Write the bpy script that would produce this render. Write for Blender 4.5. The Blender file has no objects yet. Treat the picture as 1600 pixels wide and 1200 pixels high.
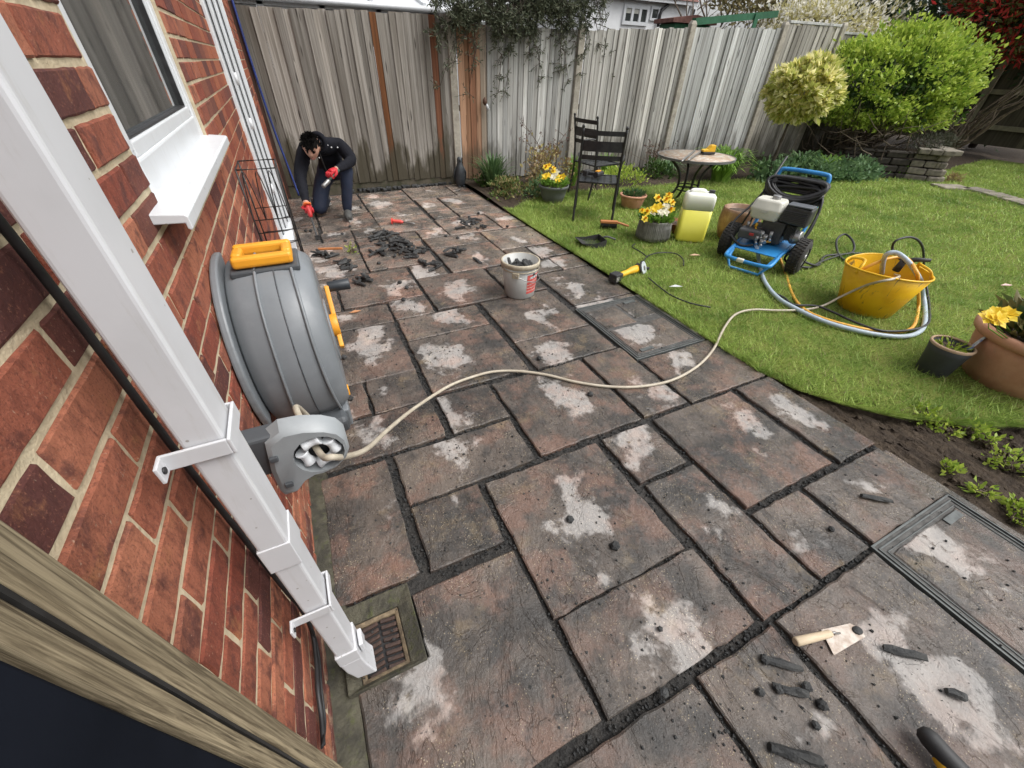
import bpy, bmesh, math, random
import numpy as np
from mathutils import Vector, Matrix, Euler
random.seed(7); np.random.seed(7)
scene = bpy.context.scene
COL = scene.collection
PI = math.pi

# ------------------------------------------------------------------ camera
CAM_H, CAM_X = 1.48, 0.335
PITCH, YAW, ROLL, FPX = math.radians(38.72), math.radians(26.65), math.radians(1.59), 620.8
fwd = Vector((math.sin(YAW)*math.cos(PITCH), math.cos(YAW)*math.cos(PITCH), -math.sin(PITCH)))
rgt = Vector((math.cos(YAW), -math.sin(YAW), 0)); upv = rgt.cross(fwd)
RGT = rgt*math.cos(ROLL) + upv*math.sin(ROLL); UPV = upv*math.cos(ROLL) - rgt*math.sin(ROLL)
CAMP = Vector((CAM_X, 0, CAM_H))
cam_d = bpy.data.cameras.new('camera'); cam = bpy.data.objects.new('camera', cam_d); COL.objects.link(cam)
cam_d.sensor_width = 36; cam_d.lens = FPX/1600*36; cam_d.clip_start = 0.02; cam_d.clip_end = 400
cam.matrix_world = Matrix(((RGT.x, UPV.x, -fwd.x, CAMP.x), (RGT.y, UPV.y, -fwd.y, CAMP.y), (RGT.z, UPV.z, -fwd.z, CAMP.z), (0, 0, 0, 1)))
scene.camera = cam

# ------------------------------------------------------------------ sky and sun (overcast)
SUN_EL, SUN_AZ = math.radians(55), math.radians(130)      # azimuth from +Y towards +X
world = bpy.data.worlds.new('World'); scene.world = world; world.use_nodes = True
wn = world.node_tree; wn.nodes.clear()
wo = wn.nodes.new('ShaderNodeOutputWorld'); wb = wn.nodes.new('ShaderNodeBackground')
sky = wn.nodes.new('ShaderNodeTexSky'); sky.sky_type = 'NISHITA'; sky.sun_disc = False
sky.sun_elevation = SUN_EL; sky.sun_rotation = SUN_AZ; sky.air_density = 1.0; sky.dust_density = 4.0; sky.ozone_density = 1.0
hs = wn.nodes.new('ShaderNodeHueSaturation'); hs.inputs['Saturation'].default_value = 0.16
wn.links.new(sky.outputs[0], hs.inputs['Color']); wn.links.new(hs.outputs[0], wb.inputs[0])
wb.inputs[1].default_value = 0.15; wn.links.new(wb.outputs[0], wo.inputs[0])
sun_d = bpy.data.lights.new('sun', 'SUN'); sun = bpy.data.objects.new('sun', sun_d); COL.objects.link(sun)
sun_d.energy = 1.5; sun_d.angle = math.radians(38); sun_d.color = (1, .98, .95)
sdir = Vector((math.sin(SUN_AZ)*math.cos(SUN_EL), math.cos(SUN_AZ)*math.cos(SUN_EL), math.sin(SUN_EL)))
sun.rotation_euler = sdir.to_track_quat('Z', 'Y').to_euler()
vs = scene.view_settings; vs.view_transform = 'Standard'; vs.look = 'None'; vs.gamma = 1; vs.exposure = 0.55

# ------------------------------------------------------------------ helpers
def ray(px, py): return fwd + RGT*((px-800)/FPX) - UPV*((py-600)/FPX)
def G(px, py, z=0.0):
    d = ray(px, py); return CAMP + d*((z-CAM_H)/d.z)
def OX(px, py, x):
    d = ray(px, py); return CAMP + d*((x-CAM_X)/d.x)
def OY(px, py, y):
    d = ray(px, py); return CAMP + d*(y/d.y)
def tag(o, label=None, cat=None, group=None, kind=None):
    if label: o['label'] = label
    if cat: o['category'] = cat
    if group: o['group'] = group
    if kind: o['kind'] = kind
    return o
def thing(name, loc, label, cat, rz=0.0, group=None):
    o = bpy.data.objects.new(name, None); COL.objects.link(o); o.empty_display_size = .05
    o.location = loc; o.rotation_euler = (0, 0, rz); return tag(o, label, cat, group)
def link(name, me, mats, parent=None, loc=None, rot=None):
    o = bpy.data.objects.new(name, me); COL.objects.link(o)
    if parent: o.parent = parent
    if loc is not None: o.location = loc
    if rot is not None: o.rotation_euler = rot
    if mats and not me.materials:
        for m in (mats if isinstance(mats, (list, tuple)) else [mats]): me.materials.append(m)
    return o
def copy_tree(o, parent=None):
    c = o.copy(); COL.objects.link(c); c.parent = parent
    for ch in list(o.children): copy_tree(ch, c)
    return c
def catmull(pts, n=6, closed=False):
    P = [Vector(p) for p in pts]; out = []; N = len(P)
    for i in range(N if closed else N-1):
        if closed: a, b, c, d = P[(i-1) % N], P[i], P[(i+1) % N], P[(i+2) % N]
        else: a, b, c, d = P[max(i-1, 0)], P[i], P[i+1], P[min(i+2, N-1)]
        for k in range(n):
            t = k/n
            out.append(.5*((2*b)+(c-a)*t+(2*a-5*b+4*c-d)*t*t+(3*b-a-3*c+d)*t**3))
    if not closed: out.append(P[-1])
    return out
class MB:
    def __init__(s): s.v = []; s.f = []; s.m = []; s.s = []
    def add(s, vs_, fs, mi=0, sm=False):
        o = len(s.v); s.v += [tuple(v) for v in vs_]
        for f in fs: s.f.append([i+o for i in f]); s.m.append(mi); s.s.append(sm)
    def box(s, c, d, R=None, mi=0, taper=1.0):
        hx, hy, hz = d[0]/2, d[1]/2, d[2]/2; vs_ = []
        for z, k in ((-hz, 1.0), (hz, taper)):
            for x, y in ((-hx, -hy), (hx, -hy), (hx, hy), (-hx, hy)):
                p = Vector((x*k, y*k, z)); p = (R @ p) if R is not None else p; vs_.append(p+Vector(c))
        s.add(vs_, [(3, 2, 1, 0), (4, 5, 6, 7), (0, 1, 5, 4), (1, 2, 6, 5), (2, 3, 7, 6), (3, 0, 4, 7)], mi)
    def bar(s, a, b, w, h, mi=0, up=(0, 0, 1)):
        a = Vector(a); b = Vector(b); t = (b-a); L = t.length; t.normalize()
        u = Vector(up); x = t.cross(u)
        if x.length < 1e-4: x = t.cross(Vector((1, 0, 0)))
        x.normalize(); y = x.cross(t).normalized()
        s.box((a+b)/2, (w, L, h), Matrix((x, t, y)).transposed(), mi)
    def rings(s, rings, mi=0, sm=True, caps=True, closed=False):
        o = len(s.v); n = len(rings[0])
        for r_ in rings: s.v += [tuple(p) for p in r_]
        m = len(rings)
        for i in range(m if closed else m-1):
            for j in range(n):
                a = o+i*n+j; b = o+i*n+(j+1) % n; c = o+((i+1) % m)*n+(j+1) % n; d = o+((i+1) % m)*n+j
                s.f.append([a, b, c, d]); s.m.append(mi); s.s.append(sm)
        if caps and not closed:
            s.f.append([o+j for j in range(n)][::-1]); s.m.append(mi); s.s.append(False)
            s.f.append([o+(m-1)*n+j for j in range(n)]); s.m.append(mi); s.s.append(False)
    def tube(s, pts, r, seg=8, mi=0, caps=True, closed=False, flat=1.0):
        P = [Vector(p) for p in pts]; N = len(P); rr = r if isinstance(r, (list, tuple)) else [r]*N
        T = []
        for i in range(N):
            a = P[(i-1) % N] if closed else P[max(i-1, 0)]; b = P[(i+1) % N] if closed else P[min(i+1, N-1)]
            d = b-a; T.append(d.normalized() if d.length > 1e-9 else Vector((0, 0, 1)))
        x = T[0].cross(Vector((0, 0, 1)))
        if x.length < .05: x = T[0].cross(Vector((0, 1, 0)))
        x.normalize(); R = []
        for i in range(N):
            x = x - T[i]*x.dot(T[i])
            if x.length < 1e-6: x = T[i].orthogonal()
            x.normalize(); y = T[i].cross(x)
            R.append([P[i]+(x*math.cos(2*PI*k/seg)+y*flat*math.sin(2*PI*k/seg))*rr[i] for k in range(seg)])
        s.rings(R, mi, True, caps, closed)
    def cyl(s, a, b, r0, r1=None, seg=16, mi=0, caps=True): s.tube([a, b], [r0, r0 if r1 is None else r1], seg, mi, caps)
    def lathe(s, prof, seg=32, M=None, mi=0, caps=True, sm=True, jit=0.0):
        R = []
        for r_, z in prof:
            ring = []
            for k in range(seg):
                a = 2*PI*k/seg; rr = r_*(1+random.uniform(-jit, jit)); p = Vector((rr*math.cos(a), rr*math.sin(a), z))
                ring.append(M @ p if M is not None else p)
            R.append(ring)
        s.rings(R, mi, sm, caps)
    def prism(s, poly, z0, z1, M=None, mi=0, inset=0.0):
        n = len(poly); cx = sum(p[0] for p in poly)/n; cy = sum(p[1] for p in poly)/n
        lo = [Vector((p[0], p[1], z0)) for p in poly]; hi = [Vector((cx+(p[0]-cx)*(1-inset), cy+(p[1]-cy)*(1-inset), z1)) for p in poly]
        if M is not None: lo = [M @ p for p in lo]; hi = [M @ p for p in hi]
        s.add(lo+hi, [list(range(n))[::-1], list(range(n, 2*n))]+[(i, (i+1) % n, n+(i+1) % n, n+i) for i in range(n)], mi)
    def ball(s, c, r, seg=16, rng=10, M=None, mi=0):
        c = Vector(c); r = (r, r, r) if isinstance(r, (int, float)) else r; R = []
        for i in range(rng+1):
            t = -PI/2+PI*i/rng; t = max(-PI/2+.03, min(PI/2-.03, t))
            ring = []
            for k in range(seg):
                a = 2*PI*k/seg; p = Vector((r[0]*math.cos(t)*math.cos(a), r[1]*math.cos(t)*math.sin(a), r[2]*math.sin(t)))
                ring.append(c+(M @ p if M is not None else p))
            R.append(ring)
        s.rings(R, mi, True, True)
    def mesh(s, name):
        me = bpy.data.meshes.new(name); me.from_pydata(s.v, [], s.f)
        me.polygons.foreach_set('material_index', s.m); me.polygons.foreach_set('use_smooth', s.s); me.update(); return me
    def build(s, name, mats, parent=None, loc=None, rot=None, bevel=0, bseg=2, sub=0):
        o = link(name, s.mesh(name), mats, parent, loc, rot)
        if bevel:
            b = o.modifiers.new('bevel', 'BEVEL'); b.width = bevel; b.segments = bseg; b.limit_method = 'ANGLE'; b.angle_limit = math.radians(40)
        if sub:
            m = o.modifiers.new('sub', 'SUBSURF'); m.levels = sub; m.render_levels = sub
        return o
def np_mesh(name, V, Fv, nper, smooth=False):
    """V (n,3), Fv flat vertex indices, nper verts per face"""
    me = bpy.data.meshes.new(name); nf = len(Fv)//nper
    me.vertices.add(len(V)); me.vertices.foreach_set('co', np.asarray(V, dtype=np.float32).ravel())
    me.loops.add(len(Fv)); me.loops.foreach_set('vertex_index', np.asarray(Fv, dtype=np.int32))
    me.polygons.add(nf); me.polygons.foreach_set('loop_start', np.arange(0, nf*nper, nper, dtype=np.int32))
    me.polygons.foreach_set('loop_total', np.full(nf, nper, dtype=np.int32))
    if smooth: me.polygons.foreach_set('use_smooth', np.ones(nf, dtype=bool))
    me.update(); me.validate(); return me

# ------------------------------------------------------------------ materials
class NT:
    def __init__(s, name):
        s.mat = bpy.data.materials.new(name); s.mat.use_nodes = True; s.t = s.mat.node_tree; s.t.nodes.clear()
        s.out = s.n('OutputMaterial'); s.b = s.n('BsdfPrincipled'); s.l(s.b.outputs[0], s.out.inputs[0])
    def n(s, k, **kw):
        nd = s.t.nodes.new('ShaderNode'+k)
        for a, v in kw.items(): setattr(nd, a, v)
        return nd
    def l(s, a, b): s.t.links.new(a, b)
    def set(s, sock, v):
        if isinstance(v, bpy.types.NodeSocket): s.l(v, sock)
        elif isinstance(v, (tuple, list)) and len(v) == 3 and sock.type == 'RGBA': sock.default_value = (*v, 1)
        else: sock.default_value = v
    def coord(s, scale=(1, 1, 1), kind='Object', off=None):
        tc = s.n('TexCoord'); mp = s.n('Mapping'); s.l(tc.outputs[kind], mp.inputs[0]); mp.inputs['Scale'].default_value = scale
        if off is not None: s.l(off, mp.inputs['Location'])
        return mp.outputs[0]
    def noise(s, vec, scale, detail=4, rough=.55, out='Fac', dist=0.0):
        nd = s.n('TexNoise'); nd.inputs['Scale'].default_value = scale; nd.inputs['Detail'].default_value = detail
        nd.inputs['Roughness'].default_value = rough; nd.inputs['Distortion'].default_value = dist
        if vec is not None: s.l(vec, nd.inputs['Vector'])
        return nd.outputs['Fac' if out == 'Fac' else 'Color']
    def vor(s, vec, scale, feature='F1', out='Distance', rand=1.0):
        nd = s.n('TexVoronoi'); nd.feature = feature; nd.inputs['Scale'].default_value = scale; nd.inputs['Randomness'].default_value = rand
        if vec is not None: s.l(vec, nd.inputs['Vector'])
        return nd.outputs[out]
    def ramp(s, fac, a, b, ca=0.0, cb=1.0):
        nd = s.n('MapRange'); nd.interpolation_type = 'SMOOTHSTEP'; s.l(fac, nd.inputs['Value'])
        nd.inputs['From Min'].default_value = a; nd.inputs['From Max'].default_value = b
        nd.inputs['To Min'].default_value = ca; nd.inputs['To Max'].default_value = cb; return nd.outputs[0]
    def math(s, op, a, b=None, c=None):
        nd = s.n('Math'); nd.operation = op
        for i, v in enumerate((a, b, c)):
            if v is not None: s.set(nd.inputs[i], v)
        return nd.outputs[0]
    def vmath(s, op, a, b=None, out=0):
        nd = s.n('VectorMath'); nd.operation = op; s.set(nd.inputs[0], a)
        if b is not None: s.set(nd.inputs[1], b)
        return nd.outputs[out]
    def mix(s, fac, a, b, mode='MIX'):
        nd = s.n('Mix'); nd.data_type = 'RGBA'; nd.blend_type = mode; s.set(nd.inputs['Factor'], fac)
        s.set(nd.inputs[6], a); s.set(nd.inputs[7], b); return nd.outputs[2]
    def bump(s, h, strength=.5, dist=.01, nrm=None):
        nd = s.n('Bump'); nd.inputs['Strength'].default_value = strength; nd.inputs['Distance'].default_value = dist; s.l(h, nd.inputs['Height'])
        if nrm is not None: s.l(nrm, nd.inputs['Normal'])
        return nd.outputs[0]
    def rnd(s): return s.n('ObjectInfo').outputs['Random']
    def ocol(s): return s.n('ObjectInfo').outputs['Color']
    def rvec(s):
        r_ = s.rnd(); c = s.n('CombineXYZ'); s.l(s.math('MULTIPLY', r_, 37.3), c.inputs[0]); s.l(s.math('MULTIPLY', r_, 91.7), c.inputs[1]); s.l(s.math('MULTIPLY', r_, 53.1), c.inputs[2]); return c.outputs[0]
    def hsv(s, col, h=.5, sa=1., v=1.):
        nd = s.n('HueSaturation'); s.set(nd.inputs['Hue'], h); s.set(nd.inputs['Saturation'], sa); s.set(nd.inputs['Value'], v); s.set(nd.inputs['Color'], col); return nd.outputs[0]
    def done(s, col, rough=.6, nrm=None, metal=0.0, spec=.5):
        s.set(s.b.inputs['Base Color'], col); s.set(s.b.inputs['Roughness'], rough); s.set(s.b.inputs['Metallic'], metal); s.set(s.b.inputs['Specular IOR Level'], spec)
        if nrm is not None: s.l(nrm, s.b.inputs['Normal'])
        return s.mat
def pm(name, c, c2=None, rough=.6, vs_=8.0, bump=.15, bs=60.0, bd=.003, metal=0.0, stretch=(1, 1, 1), spec=.5, rand=0.0, dirt=0.0, dcol=(.05, .045, .035), r2=None):
    t = NT(name); v = t.coord(stretch)
    n1 = t.noise(v, vs_, 6, .6); col = t.mix(t.ramp(n1, .35, .65), c, c2 or tuple(x*.75 for x in c))
    if dirt: col = t.mix(t.math('MULTIPLY', t.ramp(t.noise(v, vs_*2.3, 8, .7), .52, .68), dirt), col, dcol)
    if rand: col = t.hsv(col, v=t.math('ADD', t.math('MULTIPLY', t.rnd(), rand), 1-rand/2))
    nr = t.bump(t.noise(v, bs, 6, .6), bump, bd) if bump else None
    ro = t.ramp(n1, .3, .7, rough*.85, min(1, (r2 or rough*1.15)))
    return t.done(col, ro, nr, metal, spec)
def leaf_mat(name, c, c2, rough=.5, trans=.25, edge=None):
    t = NT(name); g_ = t.n('NewGeometry'); r_ = g_.outputs['Random Per Island']
    col = t.mix(r_, c, c2)
    if edge is not None: col = t.mix(t.ramp(t.math('FRACT', t.math('MULTIPLY', r_, 7.13)), .4, .6), col, edge)
    t.done(col, rough, None, 0, .35)
    tr = t.n('BsdfTranslucent'); t.set(tr.inputs[0], col); mx = t.n('MixShader'); mx.inputs[0].default_value = trans
    t.l(t.b.outputs[0], mx.inputs[1]); t.l(tr.outputs[0], mx.inputs[2]); t.l(mx.outputs[0], t.out.inputs[0]); return t.mat
# ------------------------------------------------------------------ special materials
def slab_material():
    t = NT('riven_slab'); P = t.coord(); off = t.rvec(); Pn = t.vmath('ADD', P, off)
    sep = t.n('SeparateColor'); t.l(t.ocol(), sep.inputs[0]); dry, pink, dark = sep.outputs[0], sep.outputs[1], sep.outputs[2]
    n1 = t.noise(Pn, 3.0, 6, .62); n2 = t.noise(Pn, 11.0, 8, .68); n3 = t.noise(t.vmath('ADD', Pn, (9., 4., 2.)), 4.2, 7, .66)
    base = t.mix(t.ramp(n1, .36, .64), (.038, .035, .032), (.125, .102, .085))
    base = t.mix(t.math('MULTIPLY', t.ramp(n3, .46, .64), t.math('MULTIPLY', pink, .9)), base, (.185, .108, .080))
    base = t.mix(t.math('MULTIPLY', t.ramp(t.noise(t.vmath('ADD', Pn, (3., 8., 5.)), 5.5, 6, .7), .55, .68), .45), base, (.20, .15, .09))
    base = t.mix(t.ramp(n2, .50, .68, 0, .7), base, (.034, .033, .032))
    vd = t.vor(Pn, 170.0); vc = t.vor(Pn, 170.0, out='Color'); sv = t.n('SeparateColor'); t.l(vc, sv.inputs[0])
    spk = t.math('MULTIPLY', t.math('LESS_THAN', vd, .30), t.math('GREATER_THAN', sv.outputs[0], .80))
    spk = t.math('MULTIPLY', spk, t.ramp(t.noise(Pn, 5.0, 3), .42, .58))
    base = t.mix(t.math('MULTIPLY', spk, .65), base, (.46, .38, .25))
    base = t.mix(dark, base, t.mix(.45, base, (.05, .047, .045)))
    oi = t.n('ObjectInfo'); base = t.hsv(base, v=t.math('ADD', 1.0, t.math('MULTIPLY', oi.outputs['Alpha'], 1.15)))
    # dried-out pale patch with ragged edge
    wob = t.vmath('SCALE', t.vmath('SUBTRACT', t.noise(Pn, 4.5, 5, .6, 'Color'), (.5, .5, .5))); wob.node.inputs['Scale'].default_value = .42
    cs = t.vmath('SUBTRACT', t.noise(off, 1.0, 0, .5, 'Color'), (.5, .5, .5))
    q = t.vmath('MULTIPLY', t.vmath('ADD', t.vmath('ADD', P, wob), t.vmath('MULTIPLY', cs, (.6, .6, 0))), (1.25, .85, 0))
    d = t.vmath('LENGTH', q, out=1)
    val = t.math('ADD', t.math('SUBTRACT', t.math('MULTIPLY', dry, .16), d), t.math('MULTIPLY', t.math('SUBTRACT', t.noise(Pn, 7.0, 6, .6), .5), .55))
    dm = t.ramp(val, -.028, .042)
    dm = t.math('MULTIPLY', dm, t.ramp(t.noise(Pn, 22.0, 7, .65), .32, .46, .05, .95))
    pale = t.mix(t.math('MULTIPLY', pink, t.ramp(n3, .44, .6)), (.37, .355, .34), (.36, .28, .24)); pale = t.mix(.35, pale, t.hsv(base, v=3.0, sa=.8)); base = t.mix(dm, base, pale)
    crumb = t.math('MULTIPLY', t.ramp(t.noise(Pn, 75.0, 5, .7), .60, .66), t.ramp(t.noise(Pn, 6.0, 3), .42, .6))
    base = t.mix(t.math('MULTIPLY', crumb, .75), base, (.022, .021, .020))
    st = t.noise(t.vmath('MULTIPLY', Pn, (1.0, .62, 1.0)), 10.0, 9, .70, dist=.35)
    crk = t.math('ABSOLUTE', t.math('SUBTRACT', t.noise(t.vmath('MULTIPLY', Pn, (1.0, .5, 1.0)), 5.0, 5, .6, dist=.9), .5))
    h = t.math('ADD', t.math('MULTIPLY', st, 1.0), t.math('MULTIPLY', t.ramp(crk, 0, .010), .10))
    nr = t.bump(t.noise(Pn, 160.0, 4, .7), .35, .0022, t.bump(h, 1.0, .020))
    ro = t.math('ADD', t.ramp(n2, .3, .7, .15, .38), t.math('MULTIPLY', dm, .35))
    return t.done(base, ro, nr, 0, .5)
def brick_material():
    t = NT('red_brick'); P = t.coord(); Pn = t.vmath('ADD', P, t.rvec()); r_ = t.rnd()
    r2 = t.math('FRACT', t.math('MULTIPLY', r_, 13.7))
    base = t.mix(r_, (.25, .062, .038), (.46, .175, .10))
    base = t.mix(t.ramp(r2, .62, .95), base, (.115, .040, .034))
    n1 = t.noise(Pn, 16.0, 6, .65); n2 = t.noise(t.vmath('MULTIPLY', Pn, (1, 1, .35)), 60.0, 8, .7)
    base = t.mix(t.ramp(n1, .50, .66, 0, .75), base, (.085, .034, .032))
    base = t.mix(t.ramp(t.noise(t.vmath('ADD', Pn, (5., 2., 1.)), 11.0, 6, .7), .56, .70, 0, .7), base, (.40, .17, .075))
    base = t.mix(t.ramp(n2, .46, .66, 0, .5), base, (.10, .030, .022))
    base = t.mix(t.ramp(t.noise(Pn, 140.0, 3, .6), .66, .74, 0, .6), base, (.50, .36, .26))
    base = t.mix(t.ramp(t.noise(Pn, 260.0, 5, .75), .52, .62, 0, .5), base, (.09, .03, .024)); base = t.mix(t.ramp(t.noise(t.vmath('ADD', Pn, (1., 7., 3.)), 190.0, 5, .75), .56, .66, 0, .45), base, (.46, .20, .12))
    # lime bloom / mud splash low on the wall
    gz = t.n('NewGeometry'); sp = t.n('SeparateXYZ'); t.l(gz.outputs['Position'], sp.inputs[0])
    low = t.math('MULTIPLY', t.ramp(sp.outputs[2], .34, .02), t.ramp(t.noise(gz.outputs['Position'], 18.0, 6, .7), .45, .65))
    base = t.mix(t.math('MULTIPLY', low, .65), base, (.33, .25, .17))
    nr = t.bump(t.noise(Pn, 220.0, 5, .75), .8, .0025, t.bump(n2, 1.0, .007, t.bump(n1, .6, .006)))
    return t.done(base, .82, nr, 0, .3)
def wood_material(name, c0, c1, c2, stain=0.0, warm=None, scale=1.0):
    t = NT(name); P = t.coord(); Pn = t.vmath('ADD', P, t.rvec()); s_ = t.vmath('MULTIPLY', Pn, (60*scale, 60*scale, 1.7*scale))
    g1 = t.noise(s_, 1.0, 6, .65, dist=.6); g2 = t.noise(t.vmath('MULTIPLY', Pn, (9, 9, .8)), 1.0, 4, .6)
    base = t.mix(t.ramp(g1, .32, .68), c0, c1); base = t.mix(t.ramp(g2, .45, .65, 0, .7), base, c2)
    base = t.hsv(base, v=t.math('ADD', .72, t.math('MULTIPLY', t.rnd(), .5)))
    kv = t.vor(t.vmath('MULTIPLY', Pn, (14., 14., 3.4)), 1.0); base = t.mix(t.ramp(kv, .16, .06, 0, .9), base, (.03, .024, .02))
    base = t.mix(1.0, base, t.ocol(), 'MULTIPLY')
    if stain:
        gz = t.n('NewGeometry'); sp = t.n('SeparateXYZ'); t.l(gz.outputs['Position'], sp.inputs[0])
        nz = t.noise(t.vmath('MULTIPLY', gz.outputs['Position'], (5, 5, 1.2)), 1.0, 5, .65)
        hh = t.math('ADD', sp.outputs[2], t.math('MULTIPLY', t.math('SUBTRACT', nz, .5), -1.8))
        base = t.mix(t.math('MULTIPLY', t.ramp(hh, .62, .30), stain), base, (.060, .052, .034))
    nr = t.bump(g1, .5, .004, t.bump(kv, .2, .004))
    return t.done(base, .85, nr, 0, .25)
M_slab = slab_material(); M_brick = brick_material()
M_fence = wood_material('weathered_fence_board', (.20, .185, .163), (.37, .352, .325), (.15, .134, .113), .95)
M_fence2 = wood_material('silvered_fence_board', (.38, .378, .362), (.66, .672, .66), (.30, .292, .272), .6)
M_timber = wood_material('old_gate_timber', (.070, .053, .032), (.31, .255, .165), (.14, .11, .068), 0, scale=3.6)
M_mortar = pm('lime_mortar', (.58, .49, .34), (.47, .39, .265), .95, 25, .8, 130, .004, spec=.2, dirt=.25, dcol=(.16, .14, .11))
M_joint = pm('raked_joint_dirt', (.024, .023, .022), (.052, .048, .044), .7, 30, 1.0, 70, .02, spec=.4)
M_mortchunk = pm('broken_mortar', (.026, .027, .028), (.058, .058, .056), .75, 25, .9, 90, .006, spec=.35, rand=.5)
M_conc = pm('post_concrete', (.42, .385, .32), (.30, .275, .23), .92, 14, .8, 110, .005, dirt=.4, dcol=(.17, .15, .11))
M_moss = pm('mossy_concrete', (.085, .078, .052), (.040, .037, .028), .85, 14, .9, 60, .010, dirt=.8, dcol=(.065, .072, .022))
M_soil = pm('damp_soil', (.040, .029, .021), (.075, .056, .040), .95, 18, 1.0, 45, .03, spec=.2)
M_lawnbase = pm('lawn_thatch', (.10, .15, .028), (.17, .19, .05), .95, 6, .8, 60, .02, spec=.1)
M_upvc = None
def speckled(name, c, c2, rough):
    t = NT(name); P = t.coord(); n1 = t.noise(P, 5.0, 6, .6); col = t.mix(t.ramp(n1, .35, .65), c, c2)
    vd = t.vor(P, 42.0); vc = t.n('SeparateColor'); t.l(t.vor(P, 42.0, out='Color'), vc.inputs[0])
    sp = t.math('MULTIPLY', t.math('LESS_THAN', vd, t.math('MULTIPLY', vc.outputs[1], .17)), t.math('GREATER_THAN', vc.outputs[0], .40)); col = t.mix(t.math('MULTIPLY', sp, .7), col, (.22, .20, .17))
    col = t.mix(t.ramp(t.noise(t.vmath('MULTIPLY', P, (1., 1., .12)), 55.0, 6, .7), .54, .72, 0, .35), col, (.40, .38, .34))
    return t.done(col, rough, t.bump(t.noise(P, 9.0, 3), .03, .002), 0, .5)
M_pipe = speckled('white_downpipe_plastic', (.59, .595, .615), (.54, .545, .56), .40)
M_upvc = speckled('white_upvc', (.64, .66, .68), (.605, .62, .635), .34)
M_black = pm('black_rubber', (.014, .014, .015), (.026, .026, .027), .5, 20, .1, 80, .001)
M_metalblk = pm('black_painted_steel', (.012, .012, .013), (.022, .021, .021), .42, 25, .2, 90, .001)
M_navy = pm('dark_navy_panel', (.0045, .006, .010), (.008, .010, .016), .95, 3, .2, 40, .002, spec=.1)
def _glass():
    t = NT('window_glass_pane'); t.done((.05, .055, .055), .03, None, 0, .9); t.b.inputs['Coat Weight'].default_value = .5; return t.mat
M_glass = _glass()

# ------------------------------------------------------------------ ground
mb = MB(); mb.add([(-60, -60, -.06), (90, -60, -.06), (90, 90, -.06), (-60, 90, -.06)], [(0, 1, 2, 3)])
tag(mb.build('ground', M_soil), 'brown damp garden soil under the lawn and borders', 'ground', kind='structure')

# patio: joint bed + slabs
mb = MB(); mb.box((1.34, 2.95, -.045), (2.66, 7.3, .05))
patio = tag(mb.build('patio', M_joint), 'riven stone slab patio with raked out joints', 'patio', kind='structure')
SL = dict(
 s2=(1.035,1.645,5.525,6.14), s3=(1.04,1.635,5.215,5.50), s4=(1.035,1.645,4.63,5.185), s1=(1.04,1.65,6.17,6.47), s5=(1.68,2.32,5.90,6.55), s6=(2.35,2.62,5.93,6.55),
 s7=(1.705,1.99,5.255,5.865), s8=(2.035,2.615,5.27,5.88), s9=(1.705,1.995,4.93,5.225), s10=(2.035,2.625,4.94,5.235), s11=(1.69,2.315,4.32,4.885), s12=(2.34,2.625,4.32,4.90),
 s13=(1.375,1.665,4.32,4.59), s14=(2.03,2.625,3.70,4.26), s15=(1.375,1.995,3.975,4.28), s16=(1.38,2.0,3.335,3.945), s17=(.42,1.015,4.90,5.50), s18=(.395,.69,4.555,4.855),
 s19=(.72,1.035,4.60,4.865), s20=(.10,.36,4.59,5.12), s20b=(.10,.385,5.16,5.78), s20c=(.42,1.00,5.54,6.14), s20d=(.10,.385,5.82,6.46), s20e=(.42,1.0,6.18,6.47),
 s21=(.715,1.34,4.28,4.545), s22=(.705,1.32,3.655,4.25), s23=(.10,.675,3.955,4.54), s24=(.10,.675,3.635,3.925), s25=(1.045,1.325,3.345,3.62), s26=(.395,1.005,3.01,3.60),
 s27=(1.045,1.65,2.715,3.315), s27b=(1.69,2.0,2.72,3.29), s28=(.10,.36,2.99,3.60), s29=(.72,1.005,2.69,2.985), s30=(.10,.69,2.68,2.955), s31=(.725,1.32,2.37,2.665), s32=(1.385,1.98,2.06,2.68),
 s33=(.10,.675,2.04,2.655), s34=(.72,1.325,1.755,2.345), s35=(.10,.355,1.74,2.015), s36=(.385,.67,1.725,2.02), s37=(.10,.67,1.42,1.705), s38=(.725,1.025,1.415,1.705), s39=(.41,1.015,1.09,1.38),
 s40=(1.06,1.67,1.10,1.695), s41=(1.385,1.985,1.735,2.035), s42=(1.71,2.0,1.10,1.70), s45=(2.06,2.62,2.365,2.98), s46=(2.36,2.63,3.01,3.295), s47=(2.05,2.335,3.02,3.27), s48=(2.30,2.63,3.35,3.64), s48b=(2.03,2.26,3.31,3.66),
 s51=(2.04,2.645,1.09,1.53), s52=(1.39,1.67,.765,1.05), s53=(1.73,2.315,.465,1.055), s54=(2.375,2.655,.45,1.06), s55=(.745,1.335,.435,1.045), s56=(1.405,1.69,.12,.735), s57=(1.725,2.015,.125,.42),
 s58=(2.065,2.64,.125,.415), s60=(1.44,2.01,-.52,.09), s61=(.75,1.36,.13,.415), s63=(.42,1.03,-.52,.085), s64=(1.065,1.395,-.52,.085), s65=(.08,.355,.785,1.37), s66=(.41,.70,.77,1.06), s63b=(.10,.385,-.5,.085))
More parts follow.
